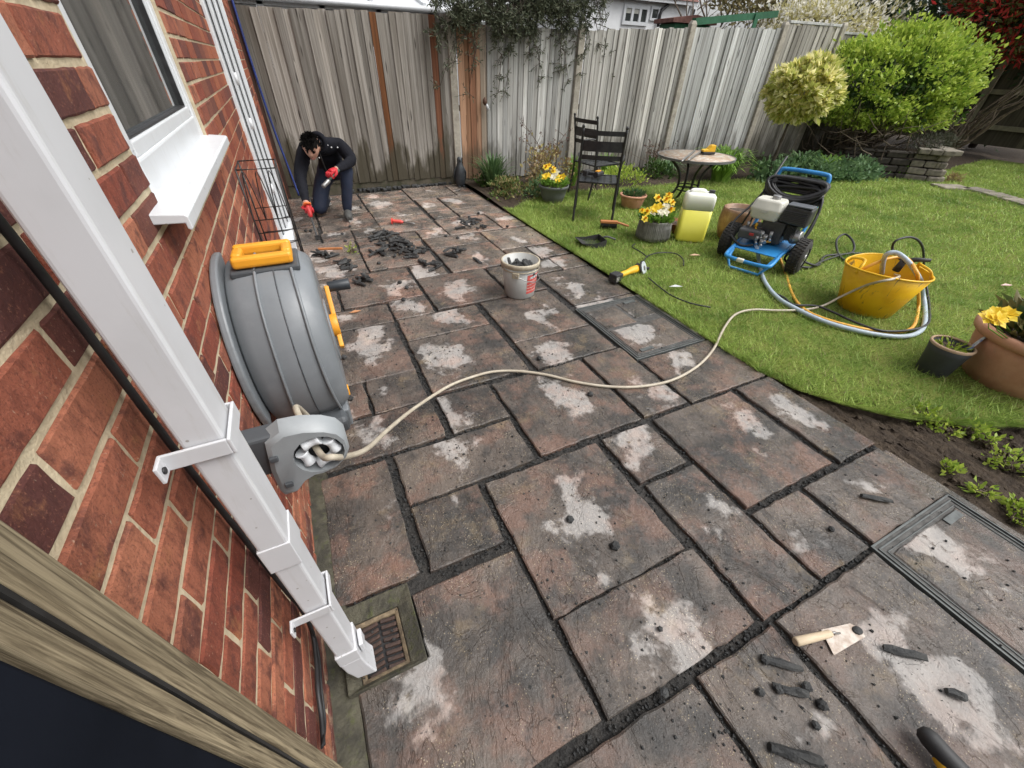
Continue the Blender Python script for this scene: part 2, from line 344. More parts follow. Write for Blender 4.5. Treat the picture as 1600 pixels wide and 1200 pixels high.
DRY = dict(s22=.0, s33=.95, s34=.95, s31=.9, s32=.7, s41=.9, s40=.9, s55=.85, s61=.95, s60=1.0, s53=.5, s54=.7, s26=.8, s27=.85, s45=.8, s35=1.0, s24=.9, s23=.7, s38=.75, s39=.55, s52=.75, s56=.45, s58=.15,
           s65=.12, s66=0, s57=0, s36=.1, s37=.6, s42=.6, s51=.5, s29=.9, s25=1.0, s12=.7, s8=.8, s2=.85, s48=.8, s14=.45, s46=.7, s16=.5, s63=.3, s64=.1, s13=.9)
PINK = dict(s65=1.0, s31=.9, s32=.6, s26=.9, s27=.8, s29=.8, s40=.85, s55=.8, s53=.8, s54=.7, s33=.5, s39=.6, s60=.4, s46=.9, s47=.9, s16=.8, s66=.7, s37=.7, s51=.6, s21=.5, s45=.3)
FAR = ('s1','s2','s3','s4','s5','s6','s7','s8','s9','s10','s11','s12','s13','s14')
def slab_mesh(name, outline, thick=.045, bev=.005):
    n = len(outline); mb = MB(); cx = sum(p[0] for p in outline)/n; cy = sum(p[1] for p in outline)/n
    def ins(p, d):
        v = Vector((cx-p[0], cy-p[1])); L = v.length; return (p[0]+v.x/L*d*1.3, p[1]+v.y/L*d*1.3)
    b = [(*p, -thick) for p in outline]; m = [(*p, -bev) for p in outline]; t_ = [(*ins(p, bev), 0) for p in outline]
    mb.add(b+m+t_, [[i, (i+1) % n, n+(i+1) % n, n+i] for i in range(n)]+[[n+i, n+(i+1) % n, 2*n+(i+1) % n, 2*n+i] for i in range(n)]+[list(range(2*n, 3*n))])
    return mb.mesh(name)
def ragged(poly, step=.045, amp=.004):
    out = []; n = len(poly)
    for i in range(n):
        a = Vector(poly[i]); b = Vector(poly[(i+1) % n]); L = (b-a).length; k = max(1, int(L/step)); nn = Vector((-(b-a).y, (b-a).x))/max(L, 1e-6)
        for j in range(k):
            p = a+(b-a)*(j/k); q = amp*(2.0 if j == 0 else 1.0)
            out.append((p.x+nn.x*random.uniform(-amp, amp)+random.uniform(-q, q)*.4, p.y+nn.y*random.uniform(-amp, amp)+random.uniform(-q, q)*.4))
    return out
def add_slab(key, poly, z=0.0):
    cx = sum(p[0] for p in poly)/len(poly); cy = sum(p[1] for p in poly)/len(poly)
    me = slab_mesh('slab', ragged([(x-cx, y-cy) for x, y in poly]))
    o = link('slab', me, M_slab, patio, (cx, cy, z+random.uniform(-.002, .003)), (random.uniform(-.004, .004), random.uniform(-.004, .004), 0))
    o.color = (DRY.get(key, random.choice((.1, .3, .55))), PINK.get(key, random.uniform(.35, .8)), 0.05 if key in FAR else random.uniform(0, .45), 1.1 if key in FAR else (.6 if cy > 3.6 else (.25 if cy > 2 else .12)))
    return o
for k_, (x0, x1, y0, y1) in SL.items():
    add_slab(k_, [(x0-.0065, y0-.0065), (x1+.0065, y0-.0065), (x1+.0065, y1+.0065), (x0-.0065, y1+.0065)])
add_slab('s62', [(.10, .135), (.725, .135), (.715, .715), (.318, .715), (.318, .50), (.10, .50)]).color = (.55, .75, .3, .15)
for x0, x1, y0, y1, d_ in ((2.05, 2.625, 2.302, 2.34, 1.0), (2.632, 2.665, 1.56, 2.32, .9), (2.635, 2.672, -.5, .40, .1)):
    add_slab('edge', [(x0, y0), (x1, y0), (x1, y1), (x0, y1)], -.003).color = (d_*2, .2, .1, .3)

# concrete haunch along the wall foot
mb = MB(); mb.add([(.02, .2, -.05), (.105, .2, -.05), (.105, 7.0, -.05), (.02, 7.0, -.05), (.02, .2, .015), (.098, .2, -.006), (.098, 7.0, -.006), (.02, 7.0, .015)],
    [(0, 3, 2, 1), (4, 5, 6, 7), (0, 1, 5, 4), (1, 2, 6, 5), (2, 3, 7, 6), (3, 0, 4, 7)])
tag(mb.build('concrete_haunch', M_moss), 'mossy concrete strip along the foot of the brick wall', 'strip', kind='structure')

# recessed manhole trays
M_galv = pm('wet_galvanised_tray', (.105, .115, .112), (.07, .078, .076), .45, 20, .3, 80, .002, metal=.15, dirt=.6, dcol=(.04, .04, .04))
M_trayfill = pm('grey_tray_mortar', (.085, .082, .076), (.05, .048, .045), .7, 25, .8, 60, .006)
def tray(x0, x1, y0, y1, pieces, label, cols):
    e = thing('manhole_tray', ((x0+x1)/2, (y0+y1)/2, 0), label, 'manhole cover'); cx, cy = (x0+x1)/2, (y0+y1)/2; w, h = x1-x0, y1-y0
    for nm, inset, wd, zt in (('outer_frame', 0, .008, .001), ('inner_frame', .020, .006, -.001), ('inner_frame', .042, .004, -.003)):
        mb = MB(); a, b = w/2-inset, h/2-inset
        for sx in (-1, 1):
            mb.box((sx*(a-wd/2), 0, zt-.02), (wd, 2*b, .04)); mb.box((0, sx*(b-wd/2), zt-.02), (2*a-2*wd, wd, .04))
        mb.build(nm, M_galv, e, bevel=.0015)
    mb = MB(); mb.box((0, 0, -.0215), (w-.01, h-.01, .03)); mb.build('tray_bed', M_trayfill, e)
    for (px0, px1, py0, py1), c in zip(pieces, cols):
        poly = [(px0, py0), (px1, py0), (px1, py1), (px0, py1)]; qx = (px0+px1)/2; qy = (py0+py1)/2
        me = slab_mesh('slab_inset', ragged([(x-qx, y-qy) for x, y in poly], .04, .003), .02, .003)
        o = link('slab_inset', me, M_slab, e, (qx-cx, qy-cy, -.002)); o.color = c
    for sx in (-1, 1):
        mb = MB(); mb.box((0, 0, 0), (.11, .03, .006)); mb.build('lifting_slot', M_galv, e, (sx*.16 if sx < 0 else .17, sx*(h/2-.075), .001), bevel=.001)
    return e
tray(2.02, 2.625, 1.545, 2.295, ((2.075, 2.345, 1.945, 2.215), (2.375, 2.575, 1.99, 2.235), (2.075, 2.575, 1.60, 1.915)), 'recessed manhole tray with stone insets at the lawn edge beyond the hose', ((.25, .8, .3, .3), (.15, .1, .4, .3), (.95, .5, .3, .2)))
tray(2.03, 2.632, -.62, .118, ((2.085, 2.58, -.33, .062), (2.085, 2.58, -.60, -.38)), 'recessed manhole tray with pale patched stone beside the bare soil bed', ((1.15, .4, .3, .2), (.3, .3, .4, .2)))

# drain gully
e = thing('drain_gully', (.205, .62, 0), 'mossy concrete gully with rusty iron grate under the white downpipe', 'drain')
def frame_part(nm, mat, outer, inner, z_out, z_in, zb):
    (a0, b0, a1, b1), (c0, d0, c1, d1) = outer, inner; mb = MB()
    O = [(a0, b0), (a1, b0), (a1, b1), (a0, b1)]; I = [(c0, d0), (c1, d0), (c1, d1), (c0, d1)]
    vs_ = [(x-.205, y-.62, z_out) for x, y in O]+[(x-.205, y-.62, z_in) for x, y in I]+[(x-.205, y-.62, zb) for x, y in O]+[(x-.205, y-.62, zb) for x, y in I]
    fs = []
    for i in range(4):
        j = (i+1) % 4; fs += [(i, j, 4+j, 4+i), (8+j, 8+i, i, j)[::-1], (4+i, 4+j, 12+j, 12+i)]
    mb.add(vs_, fs); return mb.build(nm, mat, e, bevel=.004)
frame_part('concrete_surround', M_moss, (.075, .495, .312, .752), (.115, .51, .262, .695), .026, .008, -.10)
frame_part('mortar_rim', pm('rim_render', (.22, .165, .10), (.10, .076, .05), .9, 30, .8, 80, .004), (.116, .511, .261, .694), (.130, .525, .247, .680), .004, -.002, -.10)
M_rust = pm('rusty_iron', (.050, .032, .027), (.085, .05, .037), .7, 40, .8, 90, .003, metal=.2)
gr = MB()
gr.box((-.012, -.018, -.0165), (.122, .160, .005))
g_ = gr.build('grate', M_black, e)  # black plate under the bars stands in for shade in the slots
for i in range(8):
    for j in range(2):
        mb = MB(); mb.box((0, 0, 0), (.050, .0115, .012)); mb.build('grate_bar', M_rust, g_, (-.042+j*.058, -.092+i*.0205, -.010), (0, 0, .12*(-1)**j), bevel=.002)

# ------------------------------------------------------------------ brick house wall
XW = .025
house = thing('brick_house', (XW, 3.5, 0), 'red brick house wall with pale mortar and white window', 'house')
def H_(x, y, z): return (x-XW, y-3.5, z)
WIN = (1.25, 2.40, 1.20, 2.30); DOOR = (4.42, 5.42, 0, 2.1); Y_END = 7.0; Y_START = .245
bed0 = .042; CH = .075; BL = .225
variants = []
for q in range(14):
    mb = MB(); L, Hh, D = .213, .0625, .05; nx, nz = 8, 4; vs_ = []; fs = []
    for i in range(nx+1):
        for j in range(nz+1):
            ex = i in (0, nx); ez = j in (0, nz); jx = random.uniform(-.0012, .0012) if ex else 0; jz = random.uniform(-.0007, .0007) if ez else 0
            fx = (0, .016, .16, .33, .5, .67, .84, .984, 1)[i]; fz = (0, .055, .5, .945, 1)[j]; vs_.append((random.uniform(-.001, .0016)-(.0035 if ex or ez else 0), (fx-.5)*L+jx, (fz-.5)*Hh+jz))
    nv = len(vs_)
    for i in range(nx):
        for j in range(nz): a = i*(nz+1)+j; fs.append((a, a+nz+1, a+nz+2, a+1))
    rim = [i*(nz+1) for i in range(nx+1)]+[nx*(nz+1)+j for j in range(1, nz+1)]+[i*(nz+1)+nz for i in range(nx-1, -1, -1)]+[j for j in range(nz-1, 0, -1)]
    for a in rim: v = vs_[a]; vs_.append((-D, v[1], v[2]))
    nr_ = len(rim)
    for i in range(nr_): fs.append((rim[i], nv+i, nv+(i+1) % nr_, rim[(i+1) % nr_]))
    mb.add(vs_, fs, 0, False); me = mb.mesh('brick'); me.materials.append(M_brick); variants.append(me)
half = []
for me0 in variants[:5]:
    me = me0.copy()
    for v in me.vertices: v.co.y *= .1025/.215
    half.append(me)
PIER = .10
far_v = []; far_f = []; nb = 0; cand = []
for c in range(-1, 29):
    zc = bed0+(c+.5)*CH
    if zc > 2.25: break
    y = (.56 if c % 2 else .4475)-.225*4 + (.03 if c % 3 == 0 else 0)
    while y < Y_END:
        a, b = y+.005, y+BL-.005; y += BL
        if b <= Y_START: continue
        segs = [(max(a, Y_START), min(b, Y_END))]
        for (w0, w1, z0, z1) in (WIN, DOOR):
            if z0-.02 < zc < z1+.02:
                ns = []
                for (p, q) in segs:
                    if q <= w0 or p >= w1: ns.append((p, q))
                    else:
                        if p < w0-.02: ns.append((p, w0))
                        if q > w1+.02: ns.append((w1, q))
                segs = ns
        for (p, q) in segs:
            if q-p > .03: cand.append((p, q, zc))
near = sorted(cand, key=lambda t: t[0])
parts_near = [t for t in near if t[0] < 2.75][:298]; rest = near[len(parts_near):] if len([t for t in near if t[0] < 2.75]) > 298 else [t for t in near if t[0] >= 2.75]
for (p, q, zc) in parts_near:
    w = q-p; me = random.choice(variants if w > .13 else half); full = .215 if w > .13 else .1025
    o = link('brick', me, None, house, H_(XW+random.uniform(-.0015, .0015), (p+q)/2, zc)); o.scale = (1, w/full, 1)
    if random.random() < .5: o.rotation_euler = (PI, 0, 0)
mb = MB()
for (p, q, zc) in rest:
    dx = PIER if p > DOOR[1]-.01 else 0
    mb.box(H_(XW-.025+dx+random.uniform(-.001, .001), (p+q)/2, zc), (.05, q-p, .065+random.uniform(-.002, .002)))
def brick_far():
    t = NT('red_brick_distant'); g0 = t.n('NewGeometry'); r_ = g0.outputs['Random Per Island']; P = g0.outputs['Position']
    base = t.mix(r_, (.22, .055, .033), (.36, .12, .06)); base = t.mix(t.ramp(t.math('FRACT', t.math('MULTIPLY', r_, 17.3)), .6, .95), base, (.12, .045, .036))
    base = t.mix(t.ramp(t.noise(P, 45.0, 7, .7), .45, .68, 0, .6), base, (.08, .028, .022))
    return t.done(base, .85, t.bump(t.noise(P, 90.0, 6, .7), .8, .006), 0, .3)
o = mb.build('distant_bricks', brick_far(), house); o['kind'] = 'stuff'
mb = MB()   # mortar backing, set back 8 mm behind brick faces, with openings
def mort(x, y0, y1, z0, z1): mb.box(H_(x-.10-.0045, (y0+y1)/2, (z0+z1)/2), (.20, y1-y0, z1-z0))
mort(XW, Y_START, WIN[0], -.06, 2.6); mort(XW, WIN[0], WIN[1], -.06, WIN[2]); mort(XW, WIN[0], WIN[1], WIN[3], 2.6)
mort(XW, WIN[1], DOOR[0], -.06, 2.6); mort(XW, DOOR[0], DOOR[1], DOOR[3], 2.6); mort(XW+PIER, DOOR[1], Y_END, -.06, 2.6)
mb.build('mortar_bed', M_mortar, house)
# window
y0, y1, z0, z1 = WIN; XF = XW-.016
mb = MB(); fw = .062
mb.box(H_(XF-.035, y0+fw/2, (z0+z1)/2), (.07, fw, z1-z0)); mb.box(H_(XF-.035, y1-fw/2, (z0+z1)/2), (.07, fw, z1-z0))
mb.box(H_(XF-.035, (y0+y1)/2, z0+.045), (.07, y1-y0-2*fw, .09)); mb.box(H_(XF-.035, (y0+y1)/2, z1-.03), (.07, y1-y0-2*fw, .06))
winf = mb.build('window', M_upvc, house, bevel=.006)
def bead(nm, ins, x, wd):
    mb = MB(); a0, a1, b0, b1 = y0+ins, y1-ins, z0+ins+.028, z1-ins
    mb.box(H_(x, a0, (b0+b1)/2), (.02, wd, b1-b0)); mb.box(H_(x, a1, (b0+b1)/2), (.02, wd, b1-b0)); mb.box(H_(x, (a0+a1)/2, b0), (.02, a1-a0-wd, wd)); mb.box(H_(x, (a0+a1)/2, b1), (.02, a1-a0-wd, wd))
    return mb
bead('sash', .078, XF-.014, .034).build('sash', M_upvc, winf, bevel=.004)
bead('gasket', .0975, XF-.022, .006).build('gasket', M_black, winf)
mb = MB(); mb.box(H_(XF-.031, (y0+y1)/2, (z0+z1)/2), (.006, y1-y0-.17, z1-z0-.2)); mb.build('pane', M_glass, winf)
mb = MB(); mb.box(H_(XF-.30, (y0+y1)/2+.4, (z0+z1)/2), (.02, 2.2, z1-z0+.2)); mb.build('curtain', pm('grey_blind', (.10, .105, .105), (.07, .07, .07), .9, 5), winf)
# sill
mb = MB(); prof = [(-.09, 1.222), (.060, 1.208), (.066, 1.203), (.066, 1.178), (.062, 1.174), (.056, 1.178), (.056, 1.190), (-.09, 1.196)]
R_ = []
for yy in (1.135, 2.43): R_.append([H_(XW+a, yy, b) for a, b in prof])
mb.rings(R_, 0, False, True); sill = mb.build('sill', M_upvc, winf, bevel=.002)
# white door beyond the window
dy0, dy1, dz0, dz1 = DOOR; mb = MB()
for k in range(4): mb.box(H_(XW+.020*(k+1)-.035+.006*k, dy0+.05+.22*k, dz1/2), (.07, .10, dz1-.002*k))
mb.box(H_(XW+.04, dy1-.03, dz1/2), (.115, .058, dz1))
door = mb.build('door_frame', M_upvc, house, bevel=.006)
mb = MB(); mb.box(H_(XW-.03, (dy0+dy1)/2+.1, dz1/2), (.05, dy1-dy0-.26, dz1-.1)); mb.build('door_leaf', M_upvc, door, bevel=.004)
for k in range(3):
    mb = MB(); mb.box(H_(XW+.020*(k+1)+.006*k+.0035, dy0+.22*(k+1)-.004, dz1/2), (.007, .006, dz1-.01)); mb.build('gasket', M_black, door)
mb = MB(); mb.box(H_(XW+.05, (dy0+dy1)/2, .05), (.12, dy1-dy0-.06, .10)); mb.build('threshold', M_upvc, door, bevel=.006)
for zz in (.55, 1.05, 1.35):
    mb = MB(); mb.cyl(H_(XW+.062, dy0+.10, zz-.04), H_(XW+.062, dy0+.10, zz+.04), .012, seg=10); mb.box(H_(XW+.05, dy0+.12, zz), (.02, .05, .05)); mb.build('hinge', M_upvc, door)
# ------------------------------------------------------------------ boundary fence
def FY(x): return 6.6 + .079*(2.6-x)          # fence line
FD = Vector((1, -.079, 0)).normalized(); FROT = math.atan2(FD.y, FD.x)
POSTS = [2.60, 4.52, 6.45, 8.37, 9.76, 11.6]
POSTZ = [1.98, 1.95, 2.08, 2.15, 2.20, 2.22]
board_meshes = []
for q in range(6):
    mb = MB(); w = .10; n = 5; ringset = []
    for zz in (0, .5, 1.0):
        ringset.append([(-w/2, random.uniform(-.001, .001), zz), (w/2, .009, zz), (w/2, .022, zz), (-w/2, .022, zz)])
    mb.rings(ringset, 0, False, True); me = mb.mesh('board'); board_meshes.append(me)
bm_cache = {}
def board_mesh(mat):
    k = mat.name
    if k not in bm_cache:
        L = []
        for me in board_meshes:
            m2 = me.copy(); m2.materials.append(mat); L.append(m2)
        bm_cache[k] = L
    return random.choice(bm_cache[k])
def panel(x0, x1, zb, zt0, zt1, nb, mat, label, special={}, cap=False, gravel=True, proud=.035, tint=None, con=.17):
    xm = (x0+x1)/2; e = thing('garden_fence', (xm, FY(xm), 0), label, 'fence', FROT)
    L = (x1-x0)/FD.x; w = L/nb
    for i in range(nb):
        u = -L/2+(i+.5)*w; f = (i+.5)/nb; zt = zt0+(zt1-zt0)*f+random.uniform(-.012, .012); zb_ = zb+random.uniform(-.01, .01)
        o = link('board', board_mesh(mat), None, e, (u, -proud+random.uniform(-.008, .008), zb_), (random.uniform(-.004, .004), random.uniform(-.006, .006), 0))
        o.scale = (w*1.10/.10*random.uniform(.90, 1.08), 1, zt-zb_)
        c = random.uniform(.88-con, .88+con); o.color = (c, c*.985, c*.96, 1)
        if tint: o.color = (c*tint[0], c*tint[1], c*tint[2], 1)
        if i in special: o.color = special[i]
    mb = MB()
    for zz in (zb+.25, (zb+zt0)/2, zt0-.25): mb.box((0, .03, zz), (L, .04, .07))
    mb.build('rail', M_fence, e)
    if gravel:
        mb = MB(); mb.box((0, -.005, (zb-.06)/2), (L, .03, zb+.06)); mb.build('gravel_board', M_gravel, e, bevel=.004)
    if cap:
        mb = MB(); mb.box((0, 0, max(zt0, zt1)+.015), (L, .09, .035)); mb.build('cap_rail', M_fence2, e, bevel=.003)
    return e
M_gravel = pm('mossy_gravel_board', (.10, .085, .06), (.055, .055, .032), .9, 10, .6, 60, .004)
OR = (.62, .27, .12, 1); OR2 = (.72, .42, .27, 1); OR3 = (.50, .22, .13, 1)
panel(.16, 2.565, .10, 1.93, 1.965, 30, M_fence, 'grey close-board fence panel with one orange board beside the brick house', {18: OR, 27: OR3, 0: (.45, .44, .42, 1), 1: (.6, .58, .55, 1)})
panel(2.68, 4.45, .06, 1.90, 1.90, 22, M_fence2, 'silvery fence panel with orange-brown boards at its left end', {0: OR2, 1: (.68, .36, .21, 1), 2: (.56, .27, .16, 1), 3: OR2, 4: (1.0, .82, .66, 1)})
panel(4.60, 6.38, .08, 1.90, 1.99, 26, M_fence2, 'silvery fence panel behind the black metal chairs', tint=(.90, .865, .82), con=.30)
panel(6.52, 8.30, .15, 2.0, 2.06, 18, M_fence2, 'smooth pale grey fence panel behind the mosaic table', tint=(.98, .98, .97), con=.10)
panel(8.44, 9.69, .15, 2.12, 2.14, 12, M_fence2, 'narrow capped fence panel behind the yellow variegated ball tree', cap=True, tint=(.82, .77, .70), con=.22)
panel(9.83, 11.55, .15, 2.05, 2.05, 16, M_fence, 'capped fence panel half hidden by the big green bush', cap=True)
for x, zt, nm in zip(POSTS, POSTZ, ('by the dark bird statue', 'behind the two black chairs', 'left of the smooth pale panel', 'right of the smooth pale panel', 'behind the yellow ball tree', 'behind the big green bush')):
    mb = MB(); mb.rings([[(-.05, -.045, -.06), (.05, -.045, -.06), (.05, .045, -.06), (-.05, .045, -.06)], [(-.05, -.045, zt-.04), (.05, -.045, zt-.04), (.05, .045, zt-.04), (-.05, .045, zt-.04)], [(-.03, -.03, zt), (.03, -.03, zt), (.03, .03, zt), (-.03, .03, zt)]], 0, False)
    tag(mb.build('fence_post', M_conc, loc=(x, FY(x)-.02, 0), rot=(0, 0, FROT), bevel=.008), 'rough concrete fence post '+nm, 'post', 'concrete fence posts')
# dark brown post and timber strip between wall and first panel
mb = MB(); mb.box((0, 0, .97), (.07, .09, 1.98)); tag(mb.build('timber_post', pm('brown_stained_post', (.060, .026, .016), (.035, .018, .012), .7, 8, .4, 40, .003, stretch=(4, 4, .5)), loc=(.13, 6.72, 0), bevel=.004), 'dark brown stained timber post where the fence meets the house', 'post')
mb = MB(); mb.tube(catmull([(.17, 6.68, 2.3), (.175, 6.66, 1.6), (.185, 6.66, 1.15), (.205, 6.65, .75), (.24, 6.62, .35), (.27, 6.55, .02)], 5), .013, 8)
tag(mb.build('blue_pipe', pm('blue_plastic_pipe', (.02, .045, .20), (.015, .03, .13), .4)), 'blue plastic pipe running down the fence behind the kneeling man', 'pipe')
# broken stones lying along the gravel board
# right-hand far fence (dark, with rails to the garden side)
e = thing('back_fence', (15.2, 3.5, .25), 'dark timber fence with rails at the far end of garden', 'fence', PI/2)
M_dkwood = wood_material('dark_fence_wood', (.060, .052, .034), (.10, .09, .060), (.045, .04, .026))
for i in range(60):
    o = link('board', board_mesh(M_dkwood), None, e, (-6+i*.2, 0, 0), (0, 0, PI)); o.scale = (2.3, 1, 1.85+random.uniform(-.01, .01)); o.color = (1, 1, 1, 1)
M_rail = pm('greenish_rail', (.24, .22, .14), (.16, .15, .10), .9, 8)
for zz in (.35, 1.0, 1.6):
    mb = MB(); mb.box((0, .06, zz), (12, .06, .09)); mb.build('rail', M_rail, e)
for k in range(7):
    mb = MB(); mb.box((-6+k*2, .07, .92), (.11, .11, 1.9)); mb.build('post', M_rail, e)

# ------------------------------------------------------------------ lawn
edge_px = [(1192, 588), (1240, 607), (1300, 627), (1400, 652), (1500, 664), (1600, 668)]
EDGE = [G(*p) for p in edge_px]; EDGE = [(p.x, p.y) for p in EDGE]
EDGE = [(2.675, 1.12)]+EDGE[1:]+[(EDGE[-1][0]+4, EDGE[-1][1]-1.9)]
BED = [(2.70, 4.85), (3.05, 5.15), (3.7, 5.45), (4.6, 5.35), (5.6, 5.3), (6.6, 5.25), (7.4, 5.05), (8.2, 4.75), (9.2, 4.35), (9.9, 4.2), (11.0, 4.0), (13, 4.4), (15, 4.6)]
def interp(pl, x):
    if x <= pl[0][0]: return pl[0][1]
    for (a, b), (c, d) in zip(pl, pl[1:]):
        if x <= c: return b+(d-b)*(x-a)/(c-a)
    return pl[-1][1]
def lawn_h(x, y): return .012+.010*math.sin(x*1.3+y*.7)*math.sin(y*1.9-x*.4)+.012*min(1, max(0, (x-3)/4))
mb = MB(); xs = [2.668+i*.16 for i in range(78)]; rows = 22
for i, x in enumerate(xs):
    a, b = interp(EDGE, x), interp(BED, x)
    for j in range(rows):
        y = a+(b-a)*j/(rows-1); h = lawn_h(x, y)
        if j == 0: h -= .02
        mb.v.append((x, y, h))
for i in range(len(xs)-1):
    for j in range(rows-1):
        a = i*rows+j; mb.f.append([a, a+rows, a+rows+1, a+1]); mb.m.append(0); mb.s.append(True)
n0 = len(mb.v)   # soil lip down to the border
for i, x in enumerate(xs): mb.v.append((x, interp(EDGE, x)-.005, -.055))
for i in range(len(xs)-1): mb.f.append([i*rows, n0+i, n0+i+1, (i+1)*rows]); mb.m.append(1); mb.s.append(False)
lawn = tag(mb.build('lawn', [M_lawnbase, M_soil]), 'mown green lawn beside the patio', 'lawn', kind='structure')
def grass_patch(name, n, rx, ry, hmin, hmax, wmin, wmax, test, label, mat, lean=.7, zoff=0.0):
    V = np.zeros((n*3, 3), np.float32); k = 0; tries = 0
    R = np.random.rand(n*6, 6)
    for r_ in R:
        if k >= n: break
        t = r_[0]; x = rx[0]+(rx[1]-rx[0])*(t**1.7); y = ry[0]+(ry[1]-ry[0])*r_[1]
        if not test(x, y): continue
        d = math.hypot(x-CAM_X, y); s_ = min(2.6, max(1, d/3.4))
        h = hmin+(hmax-hmin)*r_[2]**1.5; w = (wmin+(wmax-wmin)*r_[3])*s_; a = r_[4]*2*PI; b = r_[5]*2*PI
        z = lawn_h(x, y)-.006+zoff; L = lean*h*(.3+r_[3])
        ca, sa = math.cos(a)*w, math.sin(a)*w
        V[k*3] = (x-ca, y-sa, z); V[k*3+1] = (x+ca, y+sa, z); V[k*3+2] = (x+math.cos(b)*L, y+math.sin(b)*L, z+h); k += 1
    V = V[:k*3]; me = np_mesh(name, V, np.arange(k*3), 3)
    return tag(link(name, me, mat), label, 'grass', kind='stuff')
def grass_mat():
    t = NT('grass_blades'); g0 = t.n('NewGeometry'); r_ = g0.outputs['Random Per Island']; P = g0.outputs['Position']
    c = t.mix(r_, (.24, .35, .065), (.47, .58, .16)); c = t.mix(t.ramp(t.noise(P, 1.6, 5, .65), .42, .66, 0, .75), c, (.09, .19, .025))
    c = t.mix(t.ramp(t.noise(P, 3.3, 5, .7), .56, .70, 0, .6), c, (.36, .38, .09))
    c = t.mix(t.math('GREATER_THAN', t.math('FRACT', t.math('MULTIPLY', r_, 31.7)), .93), c, (.30, .26, .12))
    t.done(c, .55, None, 0, .3); tr = t.n('BsdfTranslucent'); t.set(tr.inputs[0], c); mx = t.n('MixShader'); mx.inputs[0].default_value = .3
    t.l(t.b.outputs[0], mx.inputs[1]); t.l(tr.outputs[0], mx.inputs[2]); t.l(mx.outputs[0], t.out.inputs[0]); return t.mat
M_grass = grass_mat()
in_lawn = lambda x, y: interp(EDGE, x)-.02 < y < interp(BED, x)+.02
grass_patch('lawn_grass', 210000, (2.642, 14.5), (-1.8, 5.6), .018, .060, .0016, .0034, in_lawn, 'short green grass blades covering the lawn', M_grass, 1.0)

def edge_tufts(n=9000):
    V = []; rs_ = np.random.RandomState(3)
    for i in range(n):
        if rs_.rand() < .55: y = 1.05+3.9*rs_.rand(); x = 2.668+abs(rs_.randn())*.018; dx, dy = -1, 0
        else: x = 2.68+2.2*rs_.rand(); y = interp(EDGE, x)+abs(rs_.randn())*.02; dx, dy = -.3, -1
        k = .5+.5*math.sin(x*23+y*17)*math.sin(y*41-x*9); h = (.02+.06*rs_.rand())*(.4+k); L = h*(.4+.9*rs_.rand()); a = rs_.rand()*6.28; w = .0016+.0018*rs_.rand(); z = lawn_h(x, y)-.012
        V += [(x-math.cos(a)*w, y-math.sin(a)*w, z), (x+math.cos(a)*w, y+math.sin(a)*w, z), (x+dx*L+rs_.randn()*.012, y+dy*L+rs_.randn()*.012, z+h*.8)]
    tag(link('edge_grass', np_mesh('edge_grass', np.array(V, np.float32), np.arange(len(V)), 3), M_grass), 'ragged longer grass tufts along the lawn edge', 'grass', kind='stuff')
edge_tufts()
# soil border in front of the lawn, rough
mb = MB(); nx, ny = 60, 26
for i in range(nx):
    for j in range(ny):
        x = 2.655+i*.03; y = -1.1+j*.09
        y = min(y, interp(EDGE, max(x, 2.675))+.01); mb.v.append((x, y, -.035+.022*random.random()+.012*math.sin(x*9)*math.sin(y*7)-(.02 if i == 0 else 0)))
for i in range(nx-1):
    for j in range(ny-1):
        a = i*ny+j; mb.f.append([a, a+ny, a+ny+1, a+1]); mb.m.append(0); mb.s.append(False)
tag(mb.build('soil_bed', M_soil), 'bare dark soil between the patio and the lawn', 'soil', kind='structure')
mb = MB()    # planted border along the fence
for i in range(44):
    x = 2.62+i*.3
    for j in range(9):
        y0_ = interp(BED, max(x, 2.7))-.03 if x > 2.8 else 4.8; y1_ = FY(x)+.2; y = y0_+(y1_-y0_)*j/8
        mb.v.append((x, y, .0+.02*random.random()+(.05*math.sin(PI*j/8))))
for i in range(43):
    for j in range(8):
        a = i*9+j; mb.f.append([a, a+9, a+10, a+1]); mb.m.append(0); mb.s.append(True)
tag(mb.build('flower_border', M_soil), 'dark planted soil border along the fence', 'soil', kind='structure')

